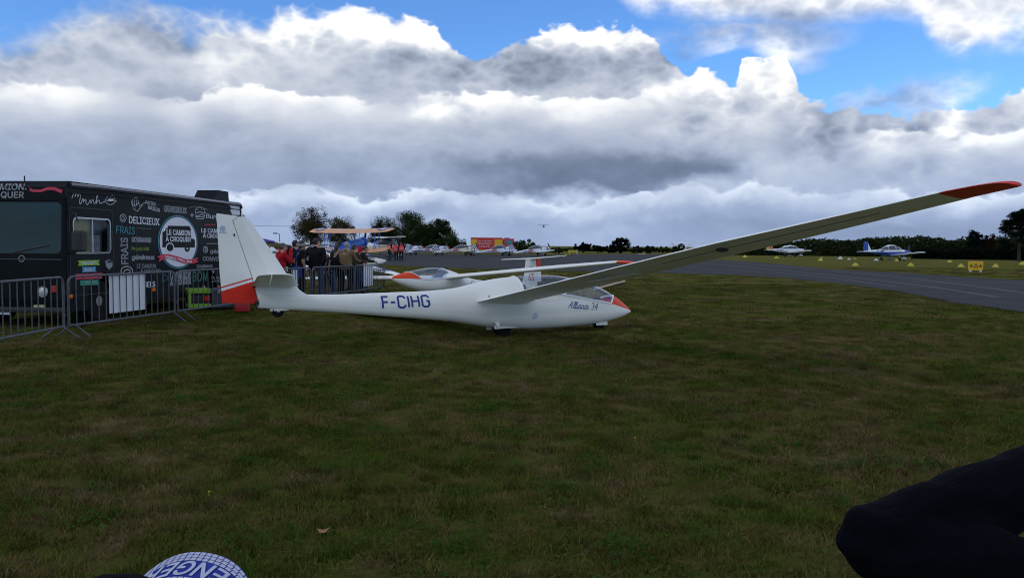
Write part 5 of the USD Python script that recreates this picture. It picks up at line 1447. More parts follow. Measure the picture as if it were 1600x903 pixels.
    j = part(t, 'jacket', folds(union(jk), .030 * k, 7, 5), top, smooth=60)
    part(j, 'collar', tube([neck + (rt * math.cos(a_) * .066 + fw * math.sin(a_) * .068 + up * .012) * k for a_ in np.linspace(0, 2 * math.pi, 15)[:-1]], .018 * k, 6, closed=True), top)
    if vest is not None:
        vs = [hull_pts(ell_pts(at(-.105, .0, .44), (.07 * k, .11 * k, .06 * k)), ell_pts(at(.105, .0, .44), (.07 * k, .11 * k, .06 * k)), ell_pts(at(-.105 * b, .0, .34), (.092 * k, .138 * k * b, .09 * k)), ell_pts(at(.105 * b, 0, .34), (.092 * k, .138 * k * b, .09 * k))),
              hull_pts(ell_pts(at(-.105 * b, 0, .34), (.092 * k, .138 * k * b, .09 * k)), ell_pts(at(.105 * b, 0, .34), (.092 * k, .138 * k * b, .09 * k)), ell_pts(hip + np.array([-.10 * b, 0, -.03]) * k, (.094 * k, .138 * k * b, .03 * k)), ell_pts(hip + np.array([.10 * b, 0, -.03]) * k, (.094 * k, .138 * k * b, .03 * k)))]
        vp = part(t, 'safety_vest', tm(union(vs)), vest, smooth=60)
        for z in (.14, .27):
            ring = [at(.20 * b * math.cos(a_), .142 * b * math.sin(a_), z) for a_ in np.linspace(0, 2 * math.pi, 25)[:-1]]
            part(vp, 'reflective_band', tube(ring, .020 * k, 6, closed=True), mat('reflective_band', (.62, .62, .55), .4))
    tr = [hull_pts(ell_pts(hip + np.array([-.08 * b, 0, .06]) * k, (.10 * k, .115 * k * b, .05 * k)), ell_pts(hip + np.array([.08 * b, 0, .06]) * k, (.10 * k, .115 * k * b, .05 * k)), ell_pts(Lg[-1][0], .095 * k), ell_pts(Lg[1][0], .095 * k))]
    for s in (-1, 1):
        hj, kn, an, toe = Lg[s]
        tr += [hull((hj, .100 * k), (kn, .072 * k)), hull((kn, .072 * k), (an - np.array([0, 0, .02 * k]), .062 * k))]
    part(t, 'trousers', folds(union(tr), .026 * k, 8, 8), legs, smooth=60)
    for s in (-1, 1):
        hj, kn, an, toe = Lg[s]
        g = hull_pts(ell_pts(an + np.array([0, -.035, -.035]) * k, (.040 * k, .045 * k, .042 * k)), ell_pts(toe + np.array([0, 0, -.002]), (.046 * k, .075 * k, .026 * k)))
        g = g.trim_by_plane((0, 0, 1), .002)
        part(t, 'shoe', tm(g), shoe, smooth=60)
    # hair or hat
    if not hood:
        if cap is not None:
            c = part(t, 'cap', tm(hull_pts(ell_pts(hd(0, -.012, .055), (.084 * k, .102 * k, .078 * k), HR)).trim_by_plane(tuple(hu), float(hu @ hd(0, 0, .045)))), cap, smooth=60)
            part(c, 'peak', tm(hull_pts(ell_pts(hd(0, .095, .052), (.068 * k, .045 * k, .007 * k), HR), ell_pts(hd(0, .06, .056), (.075 * k, .04 * k, .007 * k), HR))), cap, smooth=60)
        cut = tuple(hf * -.75 + hu * .66)
        hs = hull_pts(ell_pts(hd(0, -.020, .030), (.083 * k, .102 * k, .102 * k), HR)).trim_by_plane(cut, float(np.array(cut) @ hd(0, .018, .025)))
        if hairlen == 'long':
            hs = hs + hull_pts(ell_pts(hd(0, -.06, .0), (.075 * k, .055 * k, .08 * k), HR), ell_pts(hd(0, -.075, -.16), (.070 * k, .04 * k, .05 * k), HR))
        elif hairlen == 'mid':
            hs = hs + hull_pts(ell_pts(hd(0, -.05, .0), (.082 * k, .06 * k, .08 * k), HR), ell_pts(hd(0, -.055, -.07), (.072 * k, .045 * k, .04 * k), HR))
        g = tm(hs.refine_to_length(.02)); g.merge_vertices()
        v = np.asarray(g.vertices); g.vertices = v + g.vertex_normals * ((meshkit.fbm(v * 34, 2, 3) - .5) * .016)[:, None]
        part(t, 'hair', g, hair, smooth=60)
    if camera:
        c = hd(0, .185, -.005)
        cm = thing('camera', 'black camera held up to his face by the man in the red jacket', 'camera', mat4(rotz(yaw) @ HR, rotz(yaw) @ c + np.array([loc[0], loc[1], 0])))
        part(cm, 'camera_body', box(-.065, .065, -.03, .03, -.045, .045, .012), BLACK)
        part(cm, 'lens', moved(lathe([(.002, .0), (.034, 0), (.034, .075), (.028, .082), (.002, .078)], 20, 'y'), mat4(None, (0, .028, 0))), BLACK)
        part(cm, 'viewfinder', box(-.03, .03, -.025, .02, .045, .070, .008), BLACK)
    return t

HAIRD, HAIRB, HAIRG, HAIRBL = mat('dark_hair', (.014, .010, .008), .6, var=.4, vscale=40), mat('brown_hair', (.045, .026, .015), .6, var=.4, vscale=40), mat('grey_hair', (.30, .29, .28), .7, var=.35, vscale=40), mat('fair_hair', (.26, .17, .08), .7, var=.35, vscale=40)
HAIRS = mat('greying_hair', (.10, .09, .085), .7, var=.4, vscale=40)
JEANS, DJEANS, NAVYT = cloth('blue_jeans', (.030, .055, .12)), cloth('dark_jeans', (.012, .020, .045)), cloth('dark_trousers', (.010, .011, .014))
REDJ, BLKJ, TANJ, OLIVEJ, DOLIVE, BRNJ = cloth('red_jacket', (.40, .010, .020)), cloth('black_jacket', (.006, .007, .010)), cloth('tan_jacket', (.17, .115, .062)), cloth('olive_jacket', (.042, .040, .026)), cloth('dark_olive_coat', (.026, .023, .014)), cloth('brown_top', (.035, .020, .014))
PALEJ, BLUEBAG = cloth('pale_trousers', (.16, .14, .11)), cloth('blue_nylon', (.010, .035, .32))
CG = 'spectators behind the barriers'
def put(px, D):
    return P(px, 430, D)[:2]
def ylook(deg):
    """Facing, degrees: 0 looks away from the camera, positive turns to the right."""
    return -math.radians(deg)
person('grey-haired man in a red jacket taking a photograph', put(436, 19.8), ylook(52), 1.66, .14, ('camera', 'camera'), (0.0, -.05), REDJ, DJEANS, HAIRS, camera=True, group=CG, bulk=1.12)
person('person mostly hidden by the fin, left of the red jacket', put(416, 21.0), ylook(40), 1.68, 0, ('down', 'down'), (0, 0), BRNJ, NAVYT, HAIRB, group=CG)
person('dark-haired person in black behind the bare-armed woman', put(459.5, 21.4), ylook(30), 1.74, .05, ('pocket', 'pocket'), (0.1, 0), BLKJ, NAVYT, HAIRD, group=CG)
pw = person('woman with bare arms, pale scarf and dark top', put(469, 20.6), ylook(55), 1.73, .05, ('pocket', 'down'), (-.1, 0), BLKJ, NAVYT, HAIRB, bare_arms=True, skin=SKINT, hairlen='mid', group=CG)
part(pw, 'scarf', tube([(.085 * math.cos(a_), .02 + .085 * math.sin(a_), 1.475 + .012 * math.sin(3 * a_)) for a_ in np.linspace(0, 2 * math.pi, 15)[:-1]], .030, 6, closed=True), mat('pale_scarf', (.42, .42, .40), .9, col2=(.12, .12, .13), vscale=26))
bag = thing('shoulder_bag', 'bright blue nylon bag hanging at the bare-armed woman\'s hip', 'bag', mat4(rotz(ylook(40)), (*put(463.5, 20.25), .78)))
part(bag, 'pouch', box(-.13, .13, -.06, .06, -.14, .16, .05), BLUEBAG)
part(bag, 'strap', tube([(-.10, 0, .14), (-.02, .03, .45), (.05, .06, .62)], .012, 6), BLUEBAG)
person('tall man in a black jacket seen from behind, in jeans', put(493.5, 21.6), ylook(18), 1.80, .03, ('pocket', 'pocket'), (-.45, 0), BLKJ, JEANS, HAIRD, bulk=1.22, stance=.14, group=CG)
person('fair-haired child between the tall man and the tan jacket', put(509.5, 22.4), ylook(25), 1.34, .05, ('folded', 'folded'), (-.2, -.1), cloth('speckled_top', (.05, .05, .045), .6, 30), PALEJ, HAIRBL, hairlen='mid', group=CG)
person('person in dark clothes with one leg stretched, left of the tan jacket', put(521, 22.0), ylook(35), 1.48, .20, ('rail', 'rail'), (-.3, 0), BLKJ, JEANS, HAIRD, legs_lean=.10, stance=.22, step=-.16, hairlen='mid', group=CG)
person('person with dark pinned-up hair looking down, in black', put(525.5, 23.2), ylook(20), 1.60, .06, ('folded', 'folded'), (-.5, -.25), BLKJ, NAVYT, HAIRD, hairlen='mid', group=CG)
person('grey-haired man in a tan jacket leaning towards the barrier', put(540, 22.6), ylook(22), 1.71, .10, ('rail', 'rail'), (.2, 0), TANJ, NAVYT, HAIRG, bulk=1.15, stance=.13, group=CG)
person('man in an olive jacket close behind the tan jacket', put(550.5, 23.6), ylook(38), 1.63, .10, ('down', 'rail'), (0, -.15), OLIVEJ, DJEANS, HAIRB, group=CG)
person('person in a red hooded top between the two olive jackets', put(560.5, 25.0), ylook(20), 1.58, .18, ('folded', 'folded'), (0, -.3), cloth('red_hood', (.42, .008, .030)), NAVYT, HAIRD, hood=True, group=CG)
person('man in a dark olive coat leaning on the barrier beside the white board', put(567.5, 24.6), ylook(70), 1.66, .42, ('rail', 'rail'), (.1, -.15), DOLIVE, JEANS, HAIRB, legs_lean=.20, stance=.14, step=.10, group=CG, bulk=1.1)
VORANGE, VPINK = mat('orange_vest', (.75, .10, .02), .6), mat('pink_red_vest', (.72, .025, .06), .6)
MG = 'marshals standing on the apron'
person('marshal in an orange vest and dark jacket, left of the three', put(609, 76), ylook(35), 1.80, 0, ('down', 'folded'), (.2, 0), BLKJ, JEANS, HAIRD, vest=VORANGE, group=MG, bulk=.95)
person('marshal in a red vest, shortest, middle of the three', put(619, 75), ylook(0), 1.66, 0, ('down', 'down'), (0, 0), mat('red_vest_cloth', (.60, .02, .03), .8), NAVYT, HAIRG, vest=mat('red_vest', (.70, .02, .035), .6), group=MG)
person('marshal in a pink-red vest, right of the three', put(627, 74.5), ylook(-20), 1.80, 0, ('down', 'pocket'), (0, 0), BLKJ, NAVYT, HAIRD, vest=VPINK, group=MG)

# --- the neighbour whose bent arm comes in at the lower right
def pp(px, py, D):
    return P(px, py, D)
NAVYS = mat('navy_sleeve', (0.0022, 0.0026, 0.0048), 0.95, var=0.3, vscale=10, bump=0.5, bscale=30, spec=0.05)
nb = thing('person', 'person in a dark navy top, bent elbow at the lower right corner', 'person', np.eye(4))
S_ = pp(1722, 713, 1.15); E_ = pp(1370, 847, 1.0); Wr = pp(1700, 916, .95)
feet = np.array([1.12, 1.27, 0.0])
neck = np.array([1.10, 1.30, 1.46]); shL = S_ + np.array([.38, .22, .02])
hipc = np.array([1.12, 1.28, .92])
bd = [hull((S_, .042), (E_, .032)), hull((E_, .032), (Wr, .026)), hull((S_, .045), (shL, .06), (neck, .06)), hull((neck, .055), (neck + [0, 0, .10], .055)), hull_pts(ell_pts(neck + np.array([0, 0, .20]), (.075, .092, .11))),
      hull((S_, .045), (shL, .06), (hipc + [0, 0, .2], .12)), hull((hipc + [0, 0, .2], .12), (hipc, .13))]
for s in (-1, 1):
    bd += [hull((hipc + [s * .09, 0, 0], .085), (feet + [s * .11, .03, .48], .055)), hull((feet + [s * .11, .03, .48], .055), (feet + [s * .12, 0, .06], .038))]
pk = Wr + np.array([.07, 0, .01])
bd.append(hull((Wr, .026), (pk + [0, .03, 0], .014), (pk - [0, .03, 0], .014)))
for f, ln in zip((-.032, -.011, .011, .031), (.060, .074, .078, .066)):
    bd.append(hull((pk + [0, f, 0], .010), (pk + [ln * .7, f, -.02], .009))); bd.append(hull((pk + [ln * .7, f, -.02], .009), (pk + [ln * .9, f, -.06], .008)))
bd.append(hull((Wr + [.02, -.02, .01], .013), (Wr + [.06, -.055, .03], .010)))
part(nb, 'body', tm(union(bd)), SKIN, smooth=50)
sl = [hull((S_, .054), (E_ + (S_ - E_) * .25, .050)), hull((E_ + (S_ - E_) * .25, .051), (E_, .047)), hull((E_, .047), (E_ + (Wr - E_) * .3, .049)), hull((E_ + (Wr - E_) * .3, .049), (Wr, .039)), hull((S_, .056), (shL, .08), (neck - [0, 0, .04], .07)),
      hull_pts(ell_pts(S_, .055), ell_pts(shL, .085), ell_pts(hipc + np.array([0, 0, .12]), (.18, .15, .12))), hull_pts(ell_pts(hipc + np.array([0, 0, .12]), (.18, .15, .12)), ell_pts(hipc, (.18, .15, .06)))]
g = tm(union(sl).refine_to_length(.012)); g.merge_vertices()
g = trimesh.smoothing.filter_taubin(g, iterations=14)
v = np.asarray(g.vertices)
ax = np.stack([v[:, 0] * 3, v[:, 1] * 3, v[:, 2] * 3], -1)
fold = (meshkit.fbm(np.c_[v[:, 0] * 16 + v[:, 2] * 12, v[:, 1] * 6, v[:, 2] * 30 - v[:, 0] * 9], 2, 4) - .5)
g.vertices = v + g.vertex_normals * (fold * .026)[:, None]
part(nb, 'jacket', g, NAVYS, smooth=True)
tr = [hull((hipc + [-.08, 0, 0], .11), (hipc + [.08, 0, 0], .11))]
for s in (-1, 1):
    tr += [hull((hipc + [s * .09, 0, 0], .10), (feet + [s * .11, .03, .48], .072)), hull((feet + [s * .11, .03, .48], .072), (feet + [s * .12, 0, .07], .062))]
part(nb, 'trousers', tm(union(tr)), DJEANS, smooth=60)
for s in (-1, 1):
    part(nb, 'shoe', tm(hull_pts(ell_pts(feet + np.array([s * .12, -.03, .045]), (.04, .045, .044)), ell_pts(feet + np.array([s * .13, .15, .030]), (.045, .07, .029)))), BLACK)
part(nb, 'hair', tm(hull_pts(ell_pts(neck + np.array([0, -.02, .225]), (.084, .102, .108))).trim_by_plane((0, -.7, .7), float(np.array([0, -.7, .7]) @ (neck + np.array([0, .02, .22]))))), HAIRD)

# --- the child at the lower left, only the cap in view
HT = math.radians(37)                                             # head tipped back, looking up at the sky
RX = np.array([[1, 0, 0], [0, math.cos(HT), -math.sin(HT)], [0, math.sin(HT), math.cos(HT)]])
yc = math.radians(-17)
bc = pp(334, 872, .85)
tipl = rotz(yc) @ RX @ np.array([0.0, .155, .002])                 # tip of the peak from the centre of the head
hw_ = bc - tipl
Mc = mat4(rotz(yc), (hw_[0], hw_[1], 0))
kid = thing('person', 'child in a dark cap with blue and white chequered peak, bottom left', 'person', Mc)
hcx = np.array([0.0, 0.0, hw_[2]])
def tip_back(p):
    return hcx + (np.asarray(p) - hcx) @ RX.T
kb = [hull_pts(tip_back(ell_pts(hcx, (.072, .088, .100)))), hull((hcx - [0, .01, .07], .045), (hcx - [0, .015, .15], .045)), hull((hcx - [.12, .015, .19], .04), (hcx + [.12, -.015, -.19], .04)), hull((hcx - [.12, .015, .19], .045), (hcx + [.12, -.015, -.19], .045), (hcx - [0, .01, .42], .09)), hull((hcx - [0, .01, .42], .09), (hcx - [0, .01, .50], .10)),
      hull((tip_back(hcx + [0, .085, -.01]), .010), (tip_back(hcx + [0, .098, -.03]), .012)), hull((tip_back(hcx + [-.02, .078, -.06]), .007), (tip_back(hcx + [.02, .078, -.06]), .007))]
for s in (-1, 1):
    kb += [hull((hcx + [s * .13, -.015, -.19], .035), (hcx + [s * .17, -.02, -.38], .028)), hull((hcx + [s * .17, -.02, -.38], .028), (hcx + [s * .17, .06, -.54], .022)), hull((hcx + [s * .17, .06, -.54], .022), (hcx + [s * .17, .10, -.61], .016)),
           hull((hcx + [s * .07, -.01, -.50], .065), (np.array([hcx[0] + s * .08, hcx[1], .28]), .045)), hull((np.array([hcx[0] + s * .08, hcx[1], .28]), .045), (np.array([hcx[0] + s * .08, hcx[1], .05]), .032)), hull((hcx + [s * .072, 0, -.01], .012), (hcx + [s * .076, -.01, .01], .012))]
    for f in (-.02, -.007, .007, .02):
        kb.append(hull((hcx + [s * .17, .10 + f, -.61], .008), (hcx + [s * .165, .115 + f, -.655], .006), n=1))
    kb.append(hull((hcx + [s * .165, .085, -.585], .009), (hcx + [s * .15, .12, -.62], .007), n=1))
part(kid, 'body', tm(union(kb)), SKIN, smooth=50)
part(kid, 'jacket', tm(union([hull((hcx - [.12, .015, .19], .06), (hcx + [.12, -.015, -.19], .06), (hcx - [0, .015, .15], .055)), hull((hcx - [.12, .015, .19], .065), (hcx + [.12, -.015, -.19], .065), (hcx - [.05, .01, .48], .10), (hcx + [.05, -.01, -.48], .10))] + [hull((hcx + [s * .13, -.015, -.19], .05), (hcx + [s * .17, -.02, -.38], .042)) for s in (-1, 1)] + [hull((hcx + [s * .17, -.02, -.38], .042), (hcx + [s * .17, .055, -.53], .034)) for s in (-1, 1)])), NAVYS, smooth=60)
part(kid, 'trousers', tm(union([hull((hcx + [s * .06, -.01, -.48], .095), (np.array([hcx[0] + s * .08, hcx[1], .28]), .06)) for s in (-1, 1)] + [hull((np.array([hcx[0] + s * .08, hcx[1], .28]), .06), (np.array([hcx[0] + s * .08, hcx[1], .07]), .05)) for s in (-1, 1)])), DJEANS, smooth=60)
for s in (-1, 1):
    part(kid, 'shoe', tm(hull_pts(ell_pts(np.array([hcx[0] + s * .08, hcx[1] - .01, .04]), (.034, .04, .038)), ell_pts(np.array([hcx[0] + s * .085, hcx[1] + .12, .028]), (.036, .055, .026)))), BLACK)
crown = hull_pts(ell_pts(hcx + np.array([0, -.004, .025]), (.088, .102, .125))).trim_by_plane((0, .0, 1), float(hcx[2] + .010))
crown = tm(crown); crown.vertices = tip_back(crown.vertices)
capm = part(kid, 'cap', crown, NAVYS, smooth=60)
# the peak: a curved tongue; flat print laid on top of it
PW, PL, NU, NV = .094, .090, 33, 17
def peak_pt(u, v, off=0.0):
    """u across -1..1, v outward 0..1."""
    x = PW * u * (1 + .03 * v)
    y = .070 * math.sqrt(max(0, 1 - (u * .93) ** 2)) * .9 + v * PL * (max(0, 1 - abs(u) ** 3.4)) ** .48
    z = .022 - .024 * u * u - .006 * v * v + off
    return tip_back(hcx + np.array([x, y, z]))
pt = [[peak_pt(u, v) for v in np.linspace(0, 1, NV)] for u in np.linspace(-1, 1, NU)]
def sheet(fn, nu, nv):
    v = np.array([fn(i / (nu - 1), j / (nv - 1)) for i in range(nu) for j in range(nv)])
    f = [(i * nv + j, (i + 1) * nv + j, (i + 1) * nv + j + 1, i * nv + j + 1) for i in range(nu - 1) for j in range(nv - 1)]
    return outward_up(trimesh.Trimesh(v, np.vstack([np.array(f)[:, [0, 1, 2]], np.array(f)[:, [0, 2, 3]]]), process=False))
def outward_up(t):
    if t.face_normals[:, 2].sum() < 0:
        t.invert()
    return t
top_ = sheet(lambda a, b_: peak_pt(2 * a - 1, b_), NU, NV); bot_ = sheet(lambda a, b_: peak_pt(2 * a - 1, b_, -.004), NU, NV); bot_.invert()
CAPB, CAPW = mat('cap_blue', (.012, .03, .30), .8, var=.15, vscale=60), mat('cap_white', (.46, .48, .62), .85, var=.12, vscale=60)
pk_ = part(capm, 'peak', cat_([top_, bot_]), CAPB, 'blue and white peak with lettering', smooth=40)
def lay(shape, name, m, off):
    """shape in (u 0..1 across, v 0..1 outward) laid on the peak."""
    ms = []
    for g_ in getattr(shape, 'geoms', [shape]):
        if g_.area < 1e-6:
            continue
        a, b_ = trimesh.creation.triangulate_polygon(g_, engine='earcut')
        vv, ff = trimesh.remesh.subdivide_to_size(np.c_[a, np.zeros(len(a))], b_, .04, max_iter=10)
        ms.append(outward_up(trimesh.Trimesh([peak_pt(2 * p[0] - 1, min(max(p[1], 0), 1), off) for p in vv], ff, process=False)))
    return ms
# chequers: the outer band, and the inner band round the crown side
chk = []
for i in range(26):
    for j in range(3):
        u0, v0 = i / 26, .872 + j * .041
        sk = .018
        chk.append(Polygon([(u0 + .003, v0 + .003), (u0 + .0345, v0 + .003), (u0 + .0345 + sk * .4, v0 + .037), (u0 + .003 + sk * .4, v0 + .037)]))
for i in range(26):
    for j in range(1):
        u0 = i / 26
        chk.append(Polygon([(u0 + .003, .585), (u0 + .0355, .585), (u0 + .0355, .645), (u0 + .003, .645)]))
part(capm, 'chequer_print', cat_(sum([lay(c_, '', None, .0012) for c_ in chk], [])), CAPW, smooth=False, kind='stuff')
def cap_word(word, u0, u1, v0, v1):
    t = text2d(word, True)
    sh_ = unary_union(list(t.section(plane_origin=(0, 0, .5), plane_normal=(0, 0, 1)).to_2D(to_2D=np.eye(4))[0].polygons_full)); bx = sh_.bounds
    sx, sy = (u0 - u1) / (bx[2] - bx[0]), (v0 - v1)
    # read from in front of the child: right to left, upside down for us
    return affinity.affine_transform(sh_, [sx, -.03, 0, sy, u1 - bx[0] * sx, v1])
part(capm, 'cap_word', cat_(lay(cap_word('AVENGERS', .10, .93, .675, .855), '', None, .0014)), CAPW, smooth=False, kind='stuff')

# ------------------------------------------------------------------ aeroplanes
PGLASS = mat('cabin_glass', (.05, .06, .07), .08, coat=.5)
PWHITE = mat('aircraft_white', (.70, .71, .73), .35, var=.08, vscale=1.5, coat=.25)
PCREAM = mat('aircraft_cream', (.62, .58, .48), .4, var=.08, vscale=1.5, coat=.2)
PBLUE = mat('aircraft_blue', (.015, .055, .30), .35, coat=.3)
PRED = mat('aircraft_red', (.45, .02, .03), .35, coat=.3)
PYEL = mat('aircraft_yellow', (.62, .36, .015), .4, coat=.2)
PPURP = mat('aircraft_purple', (.10, .055, .38), .4)
PPEACH = mat('aircraft_peach', (.62, .36, .19), .5)
CHK = {"g": ("texture_coordinate", {}), "c": ("checker_texture", {"color1": (.72, .73, .75), "color2": (.012, .012, .014), "scale": 5.2}), "p": ("principled_bsdf", {"roughness": .4})}
MAT_CHECK = usdkit.material(stage, '/World/Looks/chequers', CHK, [("g.object", "c.vector"), ("c.color", "p.base_color")], surface="p.BSDF")

def loft(tab, n=20, e=2.3):
    """Closed fuselage from rows (x, top, bottom, half width)."""
    rings = []
    for x, t_, b_, w in tab:
        a = np.linspace(0, 2 * math.pi, n, endpoint=False)
        c, s = np.cos(a), np.sin(a)
        rings.append(np.c_[np.full(n, x), w * np.sign(c) * abs(c) ** (2 / e), (t_ + b_) / 2 + (t_ - b_) / 2 * np.sign(s) * abs(s) ** (2 / e)])
    return outward(skin(rings))

def wheel_pant(parent, x, y, leg, mat_, r=.19, pant=True):
    ty, hb = disc_wheel(r, .12, 18)
    w = part(parent, 'wheel', moved(ty, mat4(None, (x, y, r))), RUBBER)
    part(w, 'rim', moved(hb, mat4(None, (x, y, r))), ALU)
    if pant:
        part(parent, 'wheel_fairing', loft([(x - .48, .26, .20, .02), (x - .25, .33, .13, .07), (x, .40, .09, .10), (x + .2, .38, .11, .09), (x + .32, .27, .20, .03)], 14), mat_)
    part(parent, 'gear_leg', tube([leg, ((leg[0] + x) / 2, (leg[1] + y) / 2, (leg[2] + r) / 2), (x, y, r)], [.05, .04, .03], 8), mat_)

def propeller(parent, x, z, r=.9, ang=.9, m=BLACK, nose=None):
    if nose is not None:
        part(parent, 'spinner', moved(lathe([(.16, 0), (.15, .10), (.10, .22), (.03, .30), (.002, .31)], 18, 'x'), mat4(None, (x, 0, z))) , nose)
    for k in (0, math.pi):
        a = ang + k
        rings = []
        for u in np.linspace(.1, 1, 7):
            c = .06 + .06 * math.sin(u * math.pi) * (1 - u * .4); tw = .9 - .6 * u
            rings.append([(x + .06 + sx * c * math.sin(tw) + tx * .01, u * r * math.cos(a) - sx * c * math.cos(tw) * math.sin(a), z + u * r * math.sin(a) + sx * c * math.cos(tw) * math.cos(a)) for sx, tx in ((-1, 0), (0, 1), (1, 0), (0, -1))])
        part(parent, 'propeller_blade', outward(skin(rings)), m)

def low_wing(name, label, M, c, group=None):
    """Low-wing light aeroplane. c: table of shapes and colours. Nose along +x, wheels on z = 0."""
    t = thing(name, label, 'aeroplane', M, group)
    fus = mani(loft(c['fus'], 22))
    if 'belly' in c:
        bm, (x0, z0, x1, z1) = c['belly']
        cutp = prism_xz([(-9, -2), (9, -2), (9, z1 + (z1 - z0) / (x1 - x0) * (9 - x1)), (-9, z0 + (z1 - z0) / (x1 - x0) * (-9 - x0))])
        f = part(t, 'fuselage', tm(fus - cutp), c['white'])
        part(t, 'belly', tm(fus ^ cutp), bm, 'coloured lower half of the fuselage')
    else:
        f = part(t, 'fuselage', tm(fus), c['white'])
    if 'cowl' in c:
        xc, mc = c['cowl']
        part(f, 'cowling', tm(mani(loft([(x, a + .006, b - .006, w + .006) for x, a, b, w in c['fus']], 22)).trim_by_plane((1, 0, 0), xc)), mc)
    cn = part(t, 'canopy', loft(c['can'], 18, 2.0), PGLASS)
    if 'roof' in c:
        part(cn, 'canopy_roof', loft(c['roof'], 16, 2.2), c['white'])
    for i, x in enumerate(c.get('frames', ())):
        k = np.array(c['can']); tp, bt, wd = (np.interp(x, k[:, 0], k[:, j]) for j in (1, 2, 3))
        part(cn, 'canopy_frame', tube([(x, wd * 1.01 * math.cos(a), (tp + bt) / 2 + (tp - bt) / 2 * 1.01 * math.sin(a)) for a in np.linspace(.1, math.pi - .1, 11)], .028, 6), c['white'])
    hs, ch, cht, z, dih, xl = c['wing']
    for s in (-1, 1):
        w = part(t, 'wing', outward(wing([((xl - (ch - cht) * .3 * u, s * (.25 + (hs - .25) * u), z + dih * u * hs), (ch + (cht - ch) * u) * (1 if u < .99 else .8), .14, .02, 0.03) for u in (0, .25, .5, .75, .93, .985, 1.0)], 12)), c.get('wingmat', c['white']))
        if 'tipmat' in c:
            part(w, 'wing_tip', outward(wing([((xl - (ch - cht) * .3 * u, s * (.25 + (hs - .25) * u), z + dih * u * hs + .0), (ch + (cht - ch) * u) * 1.01, .155, .02, 0.03) for u in (.90, .95, 1.003)], 12)), c['tipmat'])
        xt, zt, th, tc = c['tail']
        part(t, 'tailplane', outward(wing([((xt - .12 * u, s * th * u, zt), tc - .25 * tc * u, .09, 0, 0) for u in (0, .5, .92, 1.0)], 10)), c.get('tailmat', c['white']))
    fx, fz, fch, fct, fh = c['fin']
    fs = mani(fin([((fx, fz), fch * 1.15, .06), ((fx - .22 * fch, fz + .15 * fh), fch, .08), ((fx - .65 * fch, fz + fh * .9), fct * 1.05, .08), ((fx - .70 * fch, fz + fh), fct * .9, .05)], 12))
    rx = fx - fch * c.get('rud', .80)
    slope = c.get('rudslope', .0)
    rp = prism_xz([(rx + slope, fz - 1), (rx - slope, fz + 2), (-9, fz + 2), (-9, fz - 1)])
    fp = part(t, 'tail_fin', tm(fs - rp), c.get('finmat', c['white']))
    part(t, 'rudder', tm(fs ^ rp), c['rudmat'])
    for x, y, leg in c['gear']:
        wheel_pant(t, x, y, leg, c['white'], pant=c.get('pants', True))
    if 'tailwheel' in c:
        x, zz = c['tailwheel']
        ty, hb = disc_wheel(.09, .06, 14)
        part(t, 'tail_wheel', moved(ty, mat4(None, (x, 0, zz))), RUBBER)
        part(t, 'tail_spring', tube([(x + .35, 0, zz + .22), (x + .05, 0, zz + .10), (x, 0, zz)], .02, 6), STEEL)
    propeller(t, *c['prop'])
    return t, fp

def flat_mark(parent, name, text, x, z, y, h, m, width=None, label=None):
    for s in (-1, 1):
        q_ = text2d(text, True)
        w = q_.bounds[1, 0]
        q_.apply_scale(((width / w) if width else h, h, .006))
        ww = q_.bounds[1, 0]
        M_ = plane_M((x, s * y, z), (1, 0, 0), (0, 0, 1)) if s < 0 else plane_M((x + ww, s * y, z), (-1, 0, 0), (0, 0, 1))
        part(parent, name, moved(q_, M_), m, label, smooth=False, kind='stuff' if len(text) > 1 else None)

PALEBL = mat('aircraft_ice', (.60, .66, .74), .35, var=.08, vscale=1.5, coat=.25)
RV = dict(fus=[(-4.35, .98, .80, .05), (-3.4, 1.02, .74, .16), (-2.2, 1.10, .66, .28), (-1.2, 1.18, .58, .38), (-.3, 1.22, .52, .43), (.6, 1.24, .52, .43), (1.2, 1.22, .56, .42), (1.75, 1.16, .62, .37), (1.98, 1.06, .72, .26), (2.02, 1.0, .78, .2)],
          can=[(-1.75, 1.15, .9, .10), (-1.3, 1.38, .9, .30), (-.7, 1.56, .9, .37), (-.1, 1.60, .9, .38), (.45, 1.45, .9, .34), (.85, 1.22, .9, .24)], frames=(.1,),
          wing=(3.45, 1.45, 1.30, .62, .055, .82), tail=(-3.55, .92, 1.35, .85), fin=(-3.15, .92, 1.25, .62, 1.12), white=PWHITE, rudmat=MAT_CHECK, rud=.62, cowl=(1.15, MAT_CHECK),
          gear=[(.62, 1.0, (.85, .34, .6)), (.62, -1.0, (.85, -.34, .6))], tailwheel=(-4.35, .62), prop=(2.02, .89, .92, 1.0, BLACK, PRED))
